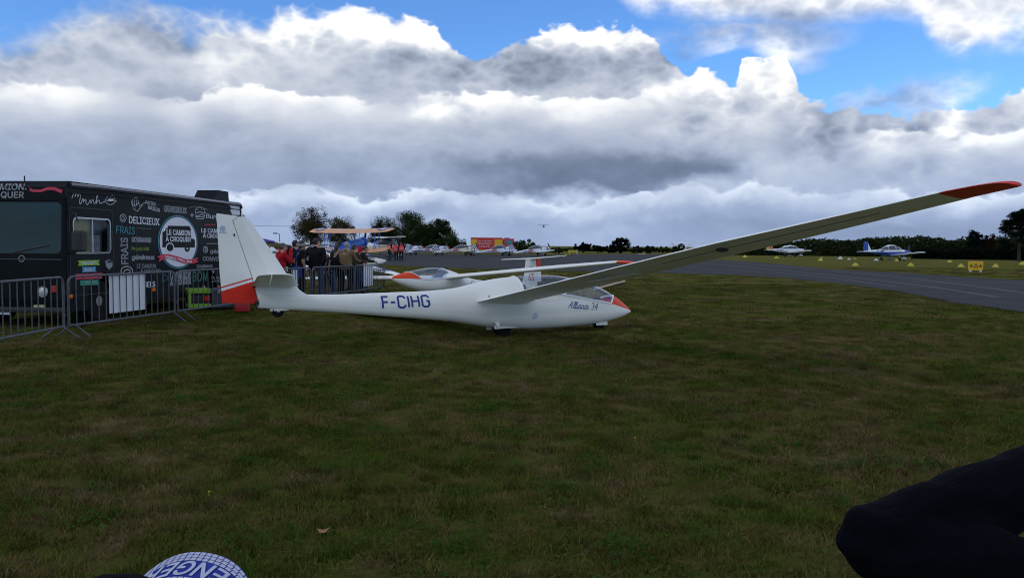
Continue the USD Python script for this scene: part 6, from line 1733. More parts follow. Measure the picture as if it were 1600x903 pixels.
def rv_at(px, py, yaw, number, label, white):
    g0 = G(px, py)                                                    # tail wheel touches the apron here
    R = pose(yaw, math.atan2(.53, 4.97))
    off = R @ np.array([-4.35, 0, .0])
    c = dict(RV, white=white)
    M = mat4(R, (g0[0] - off[0], g0[1] - off[1], .0))
    t, fp = low_wing('aeroplane', label, M, c, 'white aerobatic aeroplanes with chequered tails')
    flat_mark(fp, 'tail_number', number, -3.95, 1.22, .055, .46, BLUE, label=f'number {number} on the fin')
    flat_mark(t, 'registration', 'F-GR' + 'ZYXWV'[int(number) - 1], -2.55, .82, .30, .20, BLUE, .75)
    for s in (-1, 1):
        em = unary_union([sbox(i * .17, (.04, 0, .05, .01, .05)[i], i * .17 + .13, (.26, .34, .24, .32, .22)[i]) for i in range(5)])
        part(t, 'red_emblem', moved(extr(em, .006), plane_M((-1.75 if s < 0 else -.9, s * .405, .78), (1, 0, 0) if s < 0 else (-1, 0, 0), (0, 0, 1))), PRED, smooth=False, kind='stuff')
        part(t, 'blue_disc', moved(extr(Point(0, 0).buffer(.10), .006), plane_M((.35, s * .435, 1.0), (1, 0, 0) if s < 0 else (-1, 0, 0), (0, 0, 1))), BLUE, smooth=False)
    return t
rv_at(799, 400.3, .50, '1', 'white aeroplane with 1 on its chequered tail, rightmost of the row on the apron', PWHITE)
rv_at(740.5, 400.0, .46, '2', 'white aeroplane with 2 on its chequered tail, before the red and yellow fire engine', PALEBL)
rv_at(680, 399.7, .44, '3', 'cream-white aeroplane with 3 on its chequered tail, third from the right in the row', PCREAM)
rv_at(636, 399.2, .52, '4', 'pale aeroplane with 4 on its chequered tail, just right of the three marshals', PALEBL)
rv_at(594, 398.8, .48, '5', 'white aeroplane with chequered tail partly behind the orange vest marshal', PWHITE)

# two touring aeroplanes on the far grass
TOUR = dict(fus=[(-4.1, 1.16, .98, .05), (-3.2, 1.22, .88, .18), (-2.0, 1.34, .72, .36), (-1.0, 1.42, .60, .50), (0, 1.44, .54, .55), (.9, 1.42, .54, .55), (1.5, 1.32, .58, .50), (2.1, 1.24, .62, .42), (2.45, 1.12, .72, .28), (2.5, 1.04, .80, .2)],
            can=[(-1.7, 1.40, 1.0, .20), (-1.1, 1.68, 1.0, .42), (-.3, 1.80, 1.0, .48), (.4, 1.76, 1.0, .47), (.9, 1.58, 1.0, .42), (1.35, 1.34, 1.0, .30)], frames=(-.9, .1, .8),
            wing=(4.6, 1.65, 1.35, .66, .075, .85), tail=(-3.2, 1.05, 1.55, .85), fin=(-2.75, 1.10, 1.35, .70, 1.10), white=PWHITE, rudmat=PYEL, finmat=PRED,
            gear=[(-.25, 1.5, (-.15, 1.3, .66)), (-.25, -1.5, (-.15, -1.3, .66)), (1.75, 0, (1.65, 0, .62))], prop=(2.5, .92, .92, 1.2, BLACK, PRED))
g0 = G(1236, 401.3)
pip, fp = low_wing('aeroplane', 'white touring aeroplane with yellow, white and red tail on the far grass', mat4(pose(.20), (g0[0], g0[1], 0)), dict(TOUR, roof=[(-1.5, 1.58, 1.4, .26), (-1.0, 1.755, 1.5, .38), (-.3, 1.845, 1.62, .44), (.35, 1.80, 1.6, .43), (.75, 1.66, 1.5, .34)], rud=.72, cowl=(2.05, PRED)))
flat_mark(pip, 'registration', 'F-GXAX', -2.7, .95, .40, .30, BLUE, 1.5)
part(fp, 'white_band', tm(mani(fin([((-2.98, 1.24), 1.08, .09), ((-3.62, 2.08), .74, .09)], 10)) ^ prism_xz([(-3.55, 1.0), (-3.80, 2.4), (-3.50, 2.4), (-3.22, 1.0)])), PWHITE)
ROB = dict(TOUR, fin=(-2.85, 1.12, 1.15, .55, 1.15), rudmat=PBLUE, finmat=PWHITE, rud=.62, belly=(PBLUE, (-4, .98, 2.4, 1.02)), wing=(4.36, 1.65, 1.2, .62, .095, .95), cowl=(1.45, PBLUE),
           roof=[(-.9, 1.78, 1.62, .30), (-.5, 1.87, 1.70, .42), (.0, 1.87, 1.72, .42), (.3, 1.80, 1.68, .34)], tailmat=PWHITE)
g0 = G(1394, 407.0)
rob, fp = low_wing('aeroplane', 'white aeroplane with bright blue belly, nose and rudder on the far grass', mat4(pose(.28), (g0[0], g0[1], 0)), ROB)
flat_mark(rob, 'registration', 'F-BMZJ', -2.5, 1.02, .40, .30, BLUE, 1.6)
part(rob, 'pilot_seat', box(-.3, -.1, -.4, .4, 1.2, 1.6, .05), mat('rust_seat', (.25, .08, .05), .8))

# --- high-wing aeroplanes
def high_wing(name, label, M, white, tan, wingm, group=None, span=5.2, gear=True):
    t = thing(name, label, 'aeroplane', M, group)
    f = part(t, 'fuselage', loft([(-4.6, 1.25, 1.05, .05), (-3.2, 1.32, .90, .20), (-1.6, 1.48, .68, .40), (-.6, 1.62, .56, .52), (.6, 1.62, .52, .54), (1.2, 1.48, .54, .52), (1.9, 1.36, .62, .42), (2.3, 1.22, .74, .26)], 20), white)
    part(f, 'cabin_panel', loft([(-1.4, 1.46, .74, .42), (-.6, 1.50, .62, .535), (.4, 1.5, .6, .55), (.9, 1.42, .62, .54)], 18), tan)
    cb = part(t, 'cabin_glass', loft([(-1.2, 1.80, 1.4, .32), (-.7, 2.10, 1.4, .48), (0, 2.22, 1.4, .50), (.6, 2.16, 1.4, .48), (1.15, 1.72, 1.4, .42), (1.35, 1.46, 1.35, .36)], 18), PGLASS)
    for s in (-1, 1):
        part(cb, 'cabin_post', tube([(.62, s * .47, 2.12), (1.25, s * .43, 1.42)], .035, 6), white)
        part(t, 'wing', outward(wing([((.85, s * span * u, 2.28 + .12 * u), 1.5 - .25 * u, .13, .02, .03) for u in (0, .3, .6, .9, .97, 1.0)], 12)), wingm)
        part(t, 'wing_strut', tube([(.35, s * .52, .85), (.30, s * 2.6, 2.26)], .035, 6), white)
        part(t, 'tailplane', outward(wing([((-3.7, s * 1.6 * u, 1.2), .95 - .2 * u, .09, 0, 0) for u in (0, .5, 1)], 10)), white)
        wheel_pant(t, .35, s * 1.15, (.3, s * .4, .7), white)
    wheel_pant(t, 1.75, 0, (1.75, 0, .7), white)
    part(t, 'tail_fin', fin([((-3.2, 1.25), 1.5, .07), ((-3.5, 1.45), 1.25, .08), ((-4.1, 2.55), .75, .08)], 12), white)
    propeller(t, 2.3, .98, .92, 1.1, BLACK, white)
    return t
g0 = P(604, 396, 96.0)
high_wing('aeroplane', 'cream high-wing aeroplane behind the biplane\'s right wing', mat4(pose(.42), (g0[0], g0[1], 0)), PCREAM, mat('tan_cover', (.30, .22, .12), .6), PCREAM)
fl = P(849.7, 352.4, 640.0)
DKP = mat('distant_plane_dark', (.05, .05, .09), .5)
fly = high_wing('aeroplane', 'small high-wing aeroplane flying low in the distant sky', mat4(pose(-1.52, .05, .05), (fl[0], fl[1], fl[2] - 1.9)), DKP, DKP, mat('distant_wing', (.10, .08, .14), .5), span=4.8)

# --- white aeroplane with a purple wing tip, behind the crowd on the left
root = P(503, 391, 50.0)
LOWT = dict(TOUR, fus=[(x, a * .72, b * .72, w) for x, a, b, w in TOUR['fus']], can=[(x, a * .68, b * .7, w) for x, a, b, w in TOUR['can']], prop=(2.5, .68, .6, 1.2, BLACK, None))
lw, fp = low_wing('aeroplane', 'white low-wing aeroplane with purple wing tip behind the crowd', mat4(pose(-.13, 0, -.055), (root[0], root[1], 0)), dict(LOWT, wing=(8.6, 1.7, 1.2, .95, .028, .5), rudmat=PWHITE, finmat=PWHITE, tipmat=PPURP, rud=.7, fin=(-2.75, 1.05, 1.0, .5, .45), tail=(-3.2, 1.02, 1.4, .8)))
ob = outward(wing([((.49 - .5 * .3 * u, -(.25 + 8.35 * u), .95 + .028 * u * 8.6), (1.7 - .5 * u) * 1.012, .156, .02, 0.03) for u in (.48, .55, .62)], 12))
part(lw, 'orange_wing_band', ob, mat('aircraft_apricot', (.62, .34, .10), .5))
g0 = P(478, 394, 95.0)
low_wing('aeroplane', 'aeroplane with red and white tail far behind the crowd', mat4(pose(.15, .14), (g0[0] + 1.6, g0[1], -.05)), dict(RV, white=PWHITE, rudmat=PRED, finmat=PRED, cowl=(1.3, PBLUE)))

# --- blue and orange biplane seen from behind
BPB = mat('biplane_blue', (.012, .115, .50), .4, var=.1, vscale=2, coat=.25)
BPO = mat('biplane_peach', (.66, .36, .20), .55, col2=(.58, .30, .15), vscale=1.5)
BPY = mat('biplane_amber', (.66, .30, .03), .5)
BD, BYAW = 78.0, 1.08
bc_ = P(549, 399, BD)
bip = thing('biplane', 'blue biplane with orange wings and star roundels, nose away to the right', 'biplane', mat4(pose(BYAW, .22), (bc_[0], bc_[1], 0)))
part(bip, 'fuselage', loft([(-5.0, 1.42, 1.10, .05), (-4.2, 1.50, 1.02, .16), (-3.0, 1.62, .92, .30), (-1.8, 1.76, .82, .42), (-.8, 1.84, .76, .48), (.3, 1.88, .76, .50), (1.2, 1.84, .80, .50), (1.7, 1.76, .86, .46), (1.95, 1.66, .94, .38)], 20), BPB)
part(bip, 'cowl_ring', moved(lathe([(.46, -.16), (.50, -.05), (.50, .10), (.44, .16), (.40, .1), (.40, -.1)], 26, 'x'), mat4(None, (2.12, 0, 1.30))), BPB)
en = part(bip, 'engine', moved(lathe([(.02, -.15), (.22, -.12), (.22, .12), (.08, .20), (.02, .21)], 20, 'x'), mat4(None, (2.14, 0, 1.30))), BLACK)
for i in range(7):
    a = i * 2 * math.pi / 7
    part(en, 'cylinder', tube([(2.12, .18 * math.cos(a), 1.30 + .18 * math.sin(a)), (2.12, .50 * math.cos(a), 1.30 + .50 * math.sin(a))], .085, 10), BLACK)
propeller(bip, 2.3, 1.30, 1.25, 1.9, BLACK)
for x in (-1.55, -.35):
    ck = part(bip, 'cockpit', moved(tube([(.32 * math.cos(a), .30 * math.sin(a), 0) for a in np.linspace(0, 2 * math.pi, 19)[:-1]], .045, 6, closed=True), mat4(None, (x, 0, 1.80))), BLACK)
    part(ck, 'cockpit_well', moved(lathe([(.002, 0), (.31, 0), (.31, .02), (.002, .02)], 18), mat4(None, (x, 0, 1.775))), DARK)
    part(ck, 'windscreen', outward(skin([[(x + .34 - .10 * u, -.24 * (1 - .25 * u), 1.84 + .26 * u), (x + .42 - .10 * u, 0, 1.84 + .28 * u), (x + .34 - .10 * u, .24 * (1 - .25 * u), 1.84 + .26 * u), (x + .40 - .10 * u, 0, 1.84 + .27 * u)] for u in (0, .5, 1)])), PGLASS)
def bi_wing(s, z, x, half, dih, chord=1.62, r0=.0):
    st_ = [((x, s * (r0 + (half - r0) * u), z + dih * u), chord, .10, .03, .04) for u in (0, .3, .6, .8)] + [((x - .75 * (1 - math.cos(a)) * .55, s * (r0 + (half - r0) * (.8 + .2 * math.sin(a))), z + dih), chord * math.sqrt(max(math.cos(a), .03)), .10, .03, .04) for a in (.4, .8, 1.1, 1.35, 1.5)]
    return outward(wing(st_, 12))
for s in (-1, 1):
    uw = part(bip, 'upper_wing', bi_wing(s, 2.72, 1.35, 4.9, .10), BPO)
    part(bip, 'lower_wing', bi_wing(s, .92, .75, 4.6, .18, r0=.3), BPO)
    # roundel with a star on the upper wing
    d0 = np.array([.62, s * 3.85, 2.72 + .10 * .80 + .098])
    ax_u, ax_v = (0, -1, 0), (1, 0, .03)
    rd = part(uw, 'roundel', moved(extr(Point(0, 0).buffer(.52), .012), plane_M(d0, ax_u, ax_v)), BLUE, smooth=False)
    star = Polygon([(.50 * (1 if i % 2 == 0 else .40) * math.sin(i * math.pi / 5), .50 * (1 if i % 2 == 0 else .40) * math.cos(i * math.pi / 5)) for i in range(10)])
    part(rd, 'star', moved(extr(star, .012), plane_M(d0 + [0, 0, .010], ax_u, ax_v)), LOGOW, smooth=False)
    for (x0, x1) in ((.95, 1.15), (.15, .35)):
        part(bip, 'wing_strut', tube([(x0 - .3, s * 3.0, 1.02), (x1, s * 3.1, 2.76)], .045, 8), BPB)
    part(bip, 'wing_strut', tube([(.05, s * 3.0, 1.05), (1.10, s * 3.1, 2.74)], .035, 8), BPB)
    for x in (.35, 1.05):
        part(bip, 'cabane_strut', tube([(x, s * .42, 1.80), (x + .05, s * .62, 2.72)], .035, 8), BPB)
    part(bip, 'tailplane', outward(wing([((-4.1, s * 1.5 * u, 1.38), 1.1 - .3 * u, .08, 0, 0) for u in (0, .6, .95, 1)], 10)), BPY)
    wheel_pant(bip, .95, s * .95, (.75, s * .35, .85), BPB, r=.30, pant=False)
    for za, zb in ((.98, 2.72), (2.70, 1.0)):
        part(bip, 'bracing_wire', tube([(.85, s * .45, za), (.75, s * 3.0, zb)], .010, 5), STEEL)
part(bip, 'centre_section', outward(wing([((1.36, s, 2.725), 1.46, .12, .03, .04) for s in (-.62, -.3, .3, .62)], 12)), BPY)
part(bip, 'tail_fin', fin([((-4.0, 1.40), 1.2, .06), ((-4.25, 1.75), 1.05, .07), ((-4.55, 2.35), .75, .06)], 10), BPY)
part(bip, 'fuselage_band', loft([(-2.55, 1.69, .86, .36), (-2.30, 1.72, .845, .385)], 20), BPO)
ty, hb = disc_wheel(.14, .08, 14)
part(bip, 'tail_wheel', moved(ty, mat4(None, (-4.7, 0, 1.02))), RUBBER)

# --- helicopter: only a blade shows past the fin
hp_ = P(372, 354, 61.0)
heli = thing('helicopter', 'helicopter behind the food truck, one thin rotor blade showing right of the fin', 'helicopter', mat4(pose(1.35), (hp_[0], hp_[1], 0)))
zr = hp_[2]
part(heli, 'cabin', loft([(-1.2, 2.1, .8, .35), (-.6, 2.3, .5, .62), (.3, 2.35, .42, .68), (1.0, 2.15, .45, .6), (1.6, 1.6, .6, .35), (1.75, 1.3, .8, .12)], 18), BLACK)
part(heli, 'tail_boom', tube([(-1.1, 0, 1.75), (-3.2, 0, 1.75), (-5.6, 0, 1.80)], [.26, .16, .08], 12), BLACK)
part(heli, 'mast', tube([(0, 0, 2.3), (0, 0, zr)], .06, 10), STEEL)
hub = part(heli, 'hub', moved(lathe([(.002, -.08), (.16, -.06), (.16, .06), (.002, .08)], 16), mat4(None, (0, 0, zr))), STEEL)
for a in (-1.42, 1.72):
    d = np.array([math.cos(a), math.sin(a), 0]); n = np.array([-d[1], d[0], 0])
    b = skin([[d * r_ + n * sx * .11 + np.array([0, 0, zr + .05 - .0015 * r_ ** 2 + sz * .012]) for sx, sz in ((-1, 0), (0, 1), (1, 0), (0, -1))] for r_ in np.linspace(.15, 4.55, 8)])
    part(hub, 'rotor_blade', outward(b), BLACK)
for s in (-1, 1):
    part(heli, 'skid', tube([(-1.4, s * .95, .06), (1.3, s * .95, .06), (1.55, s * .95, .16)], .045, 8), STEEL)
    for x in (-.7, .6):
        part(heli, 'skid_leg', tube([(x, s * .4, .55), (x, s * .95, .08)], .035, 8), STEEL)

# ------------------------------------------------------------------ fire engine and airfield furniture
fe0 = P(736, 397, 138.0)
fe = thing('fire_engine', 'red and yellow fire engine parked behind the white aeroplanes', 'fire engine', mat4(rotz(.12), (fe0[0], fe0[1], 0)))
FERED, FEYEL = mat('fire_red', (.50, .018, .022), .4, coat=.2), mat('fire_yellow', (.66, .38, .02), .45)
part(fe, 'body', box(0, 5.3, -1.2, 1.2, .55, 2.75, .05), FEYEL)
part(fe, 'roof_band', box(-.01, 5.32, -1.22, 1.22, 2.52, 2.80, .03), FERED)
bnr = part(fe, 'side_panel', box(.95, 3.9, -1.225, -1.20, .75, 2.50, .01), FERED)
for i, z in enumerate((2.12, 1.66, 1.20)):
    part(bnr, 'white_lettering', box(1.1 + .1 * i, 3.55 - .25 * i, -1.235, -1.222, z, z + (.16, .22, .22)[i], .004), mat('pale_lettering', (.55, .45, .45), .6, col2=(.45, .05, .05), vscale=5, lo=.45, hi=.55))
cab = part(fe, 'cab', box(5.4, 7.3, -1.15, 1.15, .55, 2.65, .12), FERED)
part(cab, 'windscreen', box(7.25, 7.33, -.95, .95, 1.5, 2.4, .03), mat('cab_glass_teal', (.05, .16, .18), .1, coat=.4))
part(cab, 'side_window', box(5.9, 7.0, -1.175, -1.14, 1.55, 2.35, .02), mat('cab_glass_teal', 0))
part(cab, 'mirror', box(7.2, 7.35, -1.45, -1.25, 1.7, 2.2, .03), BLACK)
part(fe, 'beacon', box(5.7, 6.6, -.5, .5, 2.65, 2.80, .03), PBLUE)
for x in (1.4, 6.1):
    for y in (-.95, .95):
        ty, hb = disc_wheel(.48, .3, 24)
        w = part(fe, 'wheel', moved(ty, mat4(None, (x, y, .48))), RUBBER)
        part(w, 'rim', moved(hb, mat4(None, (x, y, .48))), ALU)
MYEL = mat('marker_yellow', (.46, .36, .015), .5, var=.12, vscale=10)
MWHT = mat('marker_white', (.46, .47, .47), .5)
def marker(px, py, wpx, label, m=MYEL, name='runway_marker', group='yellow pyramid markers beside the taxiway'):
    g0 = G(px, py); D = g0[1]; w = wpx * D / F
    t = thing(name, label, 'marker', mat4(rotz(px * .013), (g0[0], g0[1], 0)), group)
    rings = [[(sx * w / 2 * k_, sy * w * .42 * k_, z * w) for sx, sy in ((-1, -1), (1, -1), (1, 1), (-1, 1))] for k_, z in ((1.08, 0), (1.08, .05), (1.0, .06), (.30, .56), (.26, .60))]
    part(t, 'shell', outward(skin(rings)), m, smooth=False)
    part(t, 'base_plate', box(-w * .56, w * .56, -w * .48, w * .48, .0, .02), BLACK)
for px, py, w, l in ((1164, 402.6, 6.5, 'small yellow marker under the rising wing, leftmost in the far grass'), (1213.5, 404.3, 6.8, 'yellow marker below the red-tailed touring aeroplane'), (1282, 407.8, 7.8, 'yellow marker between the two touring aeroplanes, at the taxiway edge'),
                     (1336.5, 415.8, 9, 'large yellow marker left below the blue-bellied aeroplane'), (1423, 416.2, 9.4, 'large yellow marker right below the blue-bellied aeroplane wing'), (1484, 410.2, 6.6, 'yellow marker before the dark hedge, far left of the yellow sign'),
                     (1501.5, 417.6, 9, 'yellow marker directly left of the yellow A sign'), (1555.5, 417.8, 9.2, 'yellow marker directly right of the yellow A sign'), (1598, 414.2, 9, 'yellow marker cut by the right edge of the picture'),
                     (1336, 405.8, 4.2, 'tiny yellow marker behind the large one, left of the blue-bellied aeroplane'), (1401, 408.2, 6, 'yellow marker between the wheels of the blue-bellied aeroplane'), (1284, 403.6, 3.4, 'tiny yellow marker just behind the one between the aeroplanes'),
                     (884.5, 398.8, 3.6, 'small yellow marker left of the yellow trestle beyond the apron')):
    marker(px, py, w, l)
for px, py, w, l in ((1313, 405.4, 8, 'low white marker on the far grass between the aeroplanes'), (1326.6, 406.2, 5, 'white block marker left of the blue-bellied aeroplane'), (1369, 407.6, 6, 'white marker under the blue-bellied aeroplane tail')):
    marker(px, py, w, l, MWHT, 'white_marker', 'white markers on the far grass')
sg = G(1524, 425.2); sw_ = 20.5 * sg[1] / F; sh_ = 14.0 * sg[1] / F
sign = thing('taxiway_sign', 'yellow sign with black arrows and letter A beside the taxiway', 'sign', mat4(rotz(-.28), (sg[0], sg[1], 0)))
SY = mat('sign_yellow', (.62, .36, .01), .5)
part(sign, 'panel', box(-sw_ / 2, sw_ / 2, -.06, .06, .12, .12 + sh_, .02), SY)
def on_sign(shape, name):
    part(sign, name, moved(extr(shape, .006), plane_M((0, -.066, .12 + sh_ / 2), (1, 0, 0), (0, 0, 1))), BLACK, smooth=False)
t = text2d('A'); sh2 = unary_union(list(t.section(plane_origin=(0, 0, .5), plane_normal=(0, 0, 1)).to_2D(to_2D=np.eye(4))[0].polygons_full))
on_sign(affinity.translate(affinity.scale(sh2, .30, .32, origin=(0, 0)), -.30 * sh2.bounds[2] / 2, -.16), 'letter_a')
for s in (-1, 1):
    on_sign(unary_union([LineString([(s * .15, 0), (s * .33, 0)]).buffer(.022, cap_style=2), LineString([(s * .24, .09), (s * .33, 0), (s * .24, -.09)]).buffer(.022)]), 'arrow')
    part(sign, 'foot', box(s * sw_ * .34 - .06, s * sw_ * .34 + .06, -.12, .12, 0, .13, .02), MWHT)
tg = G(895.5, 398.0); tw = 15.5 * tg[1] / F
tr_ = thing('trestle', 'yellow trestle board on white legs beyond the apron', 'trestle', mat4(rotz(.1), (tg[0], tg[1], 0)))
part(tr_, 'board', box(-tw / 2, tw / 2, -.03, .03, .32, .78, .01), MYEL)
for x in (-tw * .38, tw * .38):
    for s in (-1, 1):
        part(tr_, 'leg', tube([(x, 0, .72), (x, s * .22, 0)], .04, 6), MWHT)
wb = G(1002.5, 398.2)
wbt = thing('threshold_board', 'low white board lying at the far end of the apron', 'board', mat4(rotz(.05), (wb[0], wb[1], 0)))
part(wbt, 'panel', box(-.62, .62, -.2, .2, .05, .16, .02), MWHT)
part(wbt, 'base', box(-.55, .55, -.14, .14, .0, .05), DARK)
fp0 = P(1064, 398, 190.0)
high_wing('aeroplane', 'white high-wing aeroplane far off, just above the glider wing', mat4(pose(.9), (fp0[0], fp0[1], 0)), PWHITE, PWHITE, PWHITE)
lp = P(437, 384, 120.0)
post = thing('lamp_post', 'thin lamp post on the horizon left of the big tree', 'lamp post', mat4(rotz(.4), (lp[0], lp[1], 0)))
zt = P(437, 366, 120.0)[2]
part(post, 'post', tube([(0, 0, 0), (0, 0, zt)], [.09, .06], 8), STEEL)
part(post, 'arm', tube([(0, 0, zt), (-.25, 0, zt + .12), (-.45, 0, zt + .12)], .05, 6), STEEL)
part(post, 'lamp_head', box(-.95, -.35, -.16, .16, zt + .02, zt + .22, .05), STEEL)

# ------------------------------------------------------------------ trees
BARK = mat('bark', (.035, .028, .022), .9, var=.4, vscale=4, bump=.5)
LEAF_D = leaf_mat('leaves_dark', (.022, .036, .013), (.048, .066, .022), .2)
LEAF_M = leaf_mat('leaves_mid', (.034, .058, .017), (.078, .105, .030), .25)
LEAF_B = leaf_mat('leaves_bronze', (.060, .058, .024), (.125, .100, .044), .25)
LEAF_P = leaf_mat('needles', (.005, .011, .008), (.012, .020, .013), .1)
LEAF_R = leaf_mat('leaves_rust', (.030, .016, .010), (.055, .028, .016), .2)
def leaves(c, size, r, sq=(1, 1, 1)):
    """One bent leaf spray (a quad) at every point of c."""
    n = len(c)
    d = r.normal(size=(n, 3)); d /= np.linalg.norm(d, axis=1, keepdims=True)
    u = np.cross(d, r.normal(size=(n, 3))); u /= np.linalg.norm(u, axis=1, keepdims=True)
    w = np.cross(d, u)
    s = size * r.uniform(.55, 1.25, (n, 1))
    v = np.stack([c - u * s * .5, c + w * s * .34 + d * s * .1, c + u * s * .5, c - w * s * .34 + d * s * .06], 1).reshape(-1, 3)
    i = np.arange(n)[:, None] * 4
    return v, np.vstack([i + [0, 1, 2], i + [0, 2, 3]])
def crown_points(n, r, c, rad, clumps, cr, shell=.72, flat=1.0, seed=0):
    """Points in clumps that fill an uneven crown."""
    k = r.normal(size=(clumps, 3)); k /= np.linalg.norm(k, axis=1, keepdims=True)
    rr = shell + (1 - shell) * r.uniform(0, 1, (clumps, 1)) - (r.uniform(0, 1, (clumps, 1)) < .3) * r.uniform(0, .55, (clumps, 1))
    lum = .86 + .28 * (meshkit.fbm(k * 1.9 + seed, 2, seed) [:, None])
    cc = k * rr * lum * np.asarray(rad)
    j = r.integers(0, clumps, n)
    o = r.normal(size=(n, 3)); o *= (r.uniform(0, 1, (n, 1)) ** .45) / np.linalg.norm(o, axis=1, keepdims=True)
    sz = (cr * r.uniform(.55, 1.35, clumps))[j][:, None]
    return np.asarray(c) + cc[j] + o * sz * [1, 1, flat], np.asarray(c) + cc
def tree(label, px, ptop, pbase, wpx, D, leafm, seed, n=5200, clumps=46, leaf=.34, low=.16, name='tree', cat='tree', group=None, shell=.60, kind='round', bark=BARK, ck=.30):
    n = int(n * 2.4); leaf = leaf * .62
    r = np.random.default_rng(seed)
    top, base = P(px, ptop, D), P(px, pbase, D)
    H_ = top[2]; W_ = wpx * D / F / 2
    t = thing(name, label, cat, mat4(None, (base[0], D, 0)), group)
    zl = max(H_ * low, .0)
    cz, rz = (H_ + zl) / 2, (H_ - zl) / 2
    if kind == 'round':
        pts, cc = crown_points(n, r, (0, 0, cz), (W_ * .92, W_ * .92, rz * .95), int(clumps * 1.5), min(W_, rz) * ck, shell, seed=seed)
    elif kind == 'pine':                                             # flat open layers on a bare stem
        P_, C_ = [], []
        for i in range(clumps):
            u = r.uniform(0, 1) ** .8
            rad = W_ * (1.0 - .62 * u ** 1.4) * r.uniform(.25, 1.0); a = r.uniform(0, 2 * math.pi)
            c_ = np.array([rad * math.cos(a), rad * math.sin(a), zl + (H_ - zl) * (u * .94 + .02)])
            C_.append(c_); m = n // clumps
            o = r.normal(size=(m, 3)); o *= (r.uniform(0, 1, (m, 1)) ** .5) / np.linalg.norm(o, axis=1, keepdims=True)
            P_.append(c_ + o * W_ * .27 * np.array([1.15, 1.15, .5]))
        pts, cc = np.vstack(P_), np.array(C_)
    else:                                                            # spire
        u = r.uniform(0, 1, n) ** .75; a = r.uniform(0, 2 * math.pi, n)
        rad = W_ * (1 - u) ** .8 * r.uniform(.2, 1, n) ** .5 * (.75 + .4 * np.sin(u * 30 + a * 2) ** 2) + .05
        pts = np.c_[rad * np.cos(a), rad * np.sin(a), zl + (H_ - zl) * u]; cc = pts[:20]
    pts[:, 2] = np.maximum(pts[:, 2], .03)
    cr = part(t, 'crown', leaves(pts, leaf, r), leafm, smooth=False)
    rt = max(.10, W_ * .075)
    part(t, 'trunk', tube([(0, 0, 0), (r.normal() * .05, r.normal() * .05, H_ * .3), (r.normal() * .12, r.normal() * .12, H_ * .62), (r.normal() * .15, 0, H_ * .86)], [rt * 1.25, rt, rt * .6, rt * .2], 8), bark)
    far = cc[r.permutation(len(cc))[:9]]
    for c_ in far:
        z0 = max(zl * .6, min(c_[2] * .55, H_ * .55))
        part(t, 'limb', tube([(0, 0, z0), (c_[0] * .5, c_[1] * .5, (z0 + c_[2]) / 2 + .1), tuple(c_)], [rt * .5, rt * .32, rt * .1], 6), bark)
    return t
tree('large round tree with bronze-green crown left of the biplane', 487, 321, 392, 64, 150, LEAF_B, 1, 10000, 130, .30, .10, shell=.30, ck=.24)
tree('smaller bronze-green tree right behind the large round tree', 532, 339, 392, 50, 165, LEAF_B, 2, 5200, 44, .34, .08)
tree('dark tree at the left end of the clump behind the biplane', 598, 341, 392, 46, 160, LEAF_D, 3, 5200, 44, .36, .05)
tree('tallest green tree of the clump behind the marshals', 637, 332, 392, 66, 162, LEAF_M, 4, 8500, 60, .36, .04)
tree('brownish green tree in the middle of the clump', 665, 344, 392, 44, 166, LEAF_B, 5, 5200, 40, .36, .04)
tree('dark tree near the right end of the clump', 686, 341, 392, 44, 160, LEAF_D, 6, 6000, 44, .36, .04)
tree('thin airy tree at the right end of the clump', 707, 352, 393, 28, 164, LEAF_B, 7, 1500, 30, .30, .05, shell=.5)
tree('low green bush in front of the clump, above the third aeroplane', 704, 367, 394, 52, 152, LEAF_M, 8, 4200, 34, .32, .0, name='bush', cat='bush')
tree('dark low bush under the tallest green tree', 650, 364, 394, 60, 155, LEAF_D, 9, 4200, 34, .32, .0, name='bush', cat='bush')
tree('broad green bush behind the aeroplane numbered 1', 820, 374, 396, 60, 150, LEAF_M, 10, 5200, 40, .30, .0, name='bush', cat='bush')
tree('scrubby low bush left of the yellow trestle', 868, 386, 397, 32, 150, LEAF_M, 11, 1800, 26, .26, .0, name='bush', cat='bush', shell=.5)
tree('dark pine left of the others beyond the apron, above the yellow trestle', 911, 378.5, 397, 32, 170, LEAF_P, 12, 3400, 26, .32, .12)
tree('small dark pine between the wide pine and the spired one', 934, 381, 397, 22, 172, LEAF_P, 13, 2200, 20, .32, .08)
tree('tallest dark spreading pine beyond the apron, with pointed top', 970, 370.5, 397, 36, 168, LEAF_P, 14, 3800, 34, .32, .02)
tree('low dark tree left of the spreading pine', 953, 383, 397, 24, 174, LEAF_P, 15, 2200, 20, .34, .0)
tree('low dark tree right of the spreading pine', 994, 384, 397, 24, 174, LEAF_D, 16, 2200, 20, .34, .0)
tree('low green tree in the far row above the orange wing tip', 1014, 384.5, 397, 26, 176, LEAF_D, 17, 2200, 20, .34, .0)
tree('low green tree in the far row, left of the last one', 1036, 385.5, 397, 26, 178, LEAF_M, 18, 2200, 20, .34, .0)
tree('rounded low tree at the right end of the far row', 1058, 383.5, 397, 36, 176, LEAF_D, 19, 2600, 24, .34, .0)
tree('faint low tree last in the far row before the rising wing', 1085, 388, 397, 26, 180, LEAF_D, 20, 1800, 18, .34, .0)
tree('tree peeping over the rear of the food truck', 372, 324, 392, 26, 120, LEAF_D, 21, 1500, 26, .26, .3, shell=.4)
tree('tall dark pine with layered open branches at the right edge', 1592, 325, 408, 60, 98, LEAF_P, 22, 9000, 58, .24, .20, kind='pine')
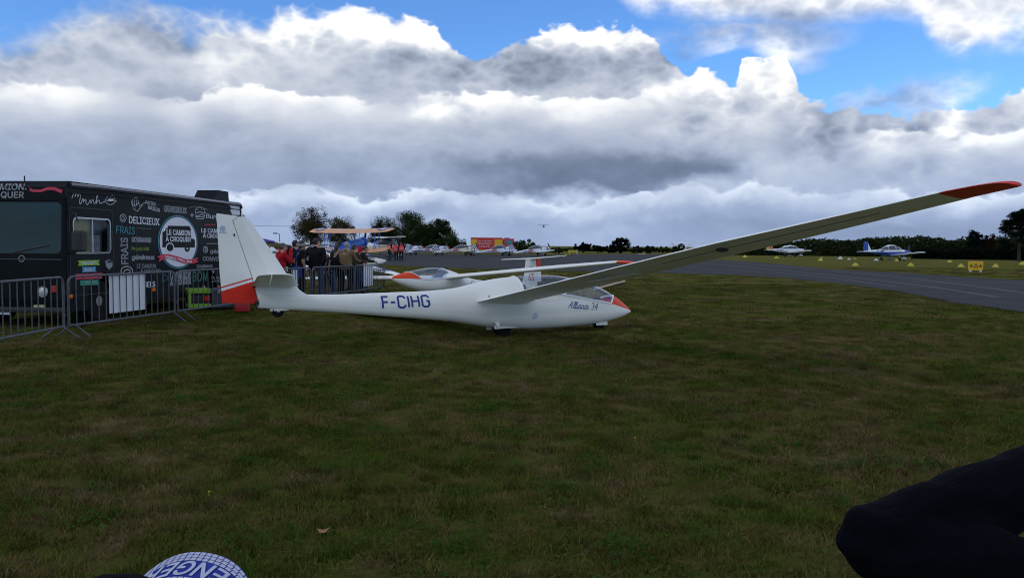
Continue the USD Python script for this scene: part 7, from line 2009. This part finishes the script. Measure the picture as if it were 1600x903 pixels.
tree('dark round tree rising above the hedge left of the tall pine', 1524, 358, 405, 30, 118, LEAF_P, 23, 3000, 26, .26, .25)
tree('small rust-topped tree right of the dark round tree', 1546, 362, 405, 20, 117, LEAF_R, 24, 1800, 18, .22, .3)
# woodland behind the far grass: one mass nobody could count
def wood(name, label, top_pts, base_y, D0, D1, depth, n, leafm, size, seed, wob=1.6, cat='woodland'):
    r = np.random.default_rng(seed)
    xs = np.array([p[0] for p in top_pts]); ys = np.array([p[1] for p in top_pts])
    px = r.uniform(xs[0], xs[-1], n)
    f = (px - xs[0]) / (xs[-1] - xs[0])
    D = D0 + (D1 - D0) * f + depth * r.uniform(0, 1, n) ** 1.6
    rays = np.array([ray(a, b) for a, b in zip(px, np.interp(px, xs, ys))])
    tz = EYE + rays[:, 2] * D / rays[:, 1]
    X = rays[:, 0] / rays[:, 1] * D
    bump = (meshkit.fbm(np.c_[X * .32, D * .25, 0 * X], 3, seed) - .5) * 2 * wob
    tz = np.maximum(tz + bump, .6)
    z = tz * (1 - r.uniform(0, 1, n) ** 1.25)
    z = np.maximum(z + r.normal(size=n) * .10, .05)
    v, q_ = leaves(np.c_[X, D, z], size, r)
    return single(name, (v, q_), leafm, label, cat, kind='stuff', smooth=False)
wood('woodland', 'dark continuous wood along the far side of the airfield, behind both touring aeroplanes', [(1120, 388), (1170, 386), (1210, 382), (1250, 378), (1290, 377), (1330, 379), (1370, 376), (1420, 375), (1470, 377), (1520, 376), (1570, 374), (1620, 374), (1760, 370)], 402, 148, 122, 14, 30000, LEAF_D, .50, 31, 1.1)
wood('hedge', 'dark tall hedge at the right in front of the wood', [(1425, 394), (1450, 391), (1480, 392), (1520, 390), (1560, 389), (1600, 388), (1760, 386)], 408, 112, 100, 5, 13000, LEAF_P, .36, 32, .5, 'hedge')
wood('far_hedge', 'low dark hedge line along the far horizon', [(-700, 381), (100, 382), (400, 384.5), (560, 386), (800, 388.5), (900, 390.5), (1100, 391), (1260, 392)], 396, 240, 215, 10, 16000, LEAF_D, .9, 33, .5, 'hedge')
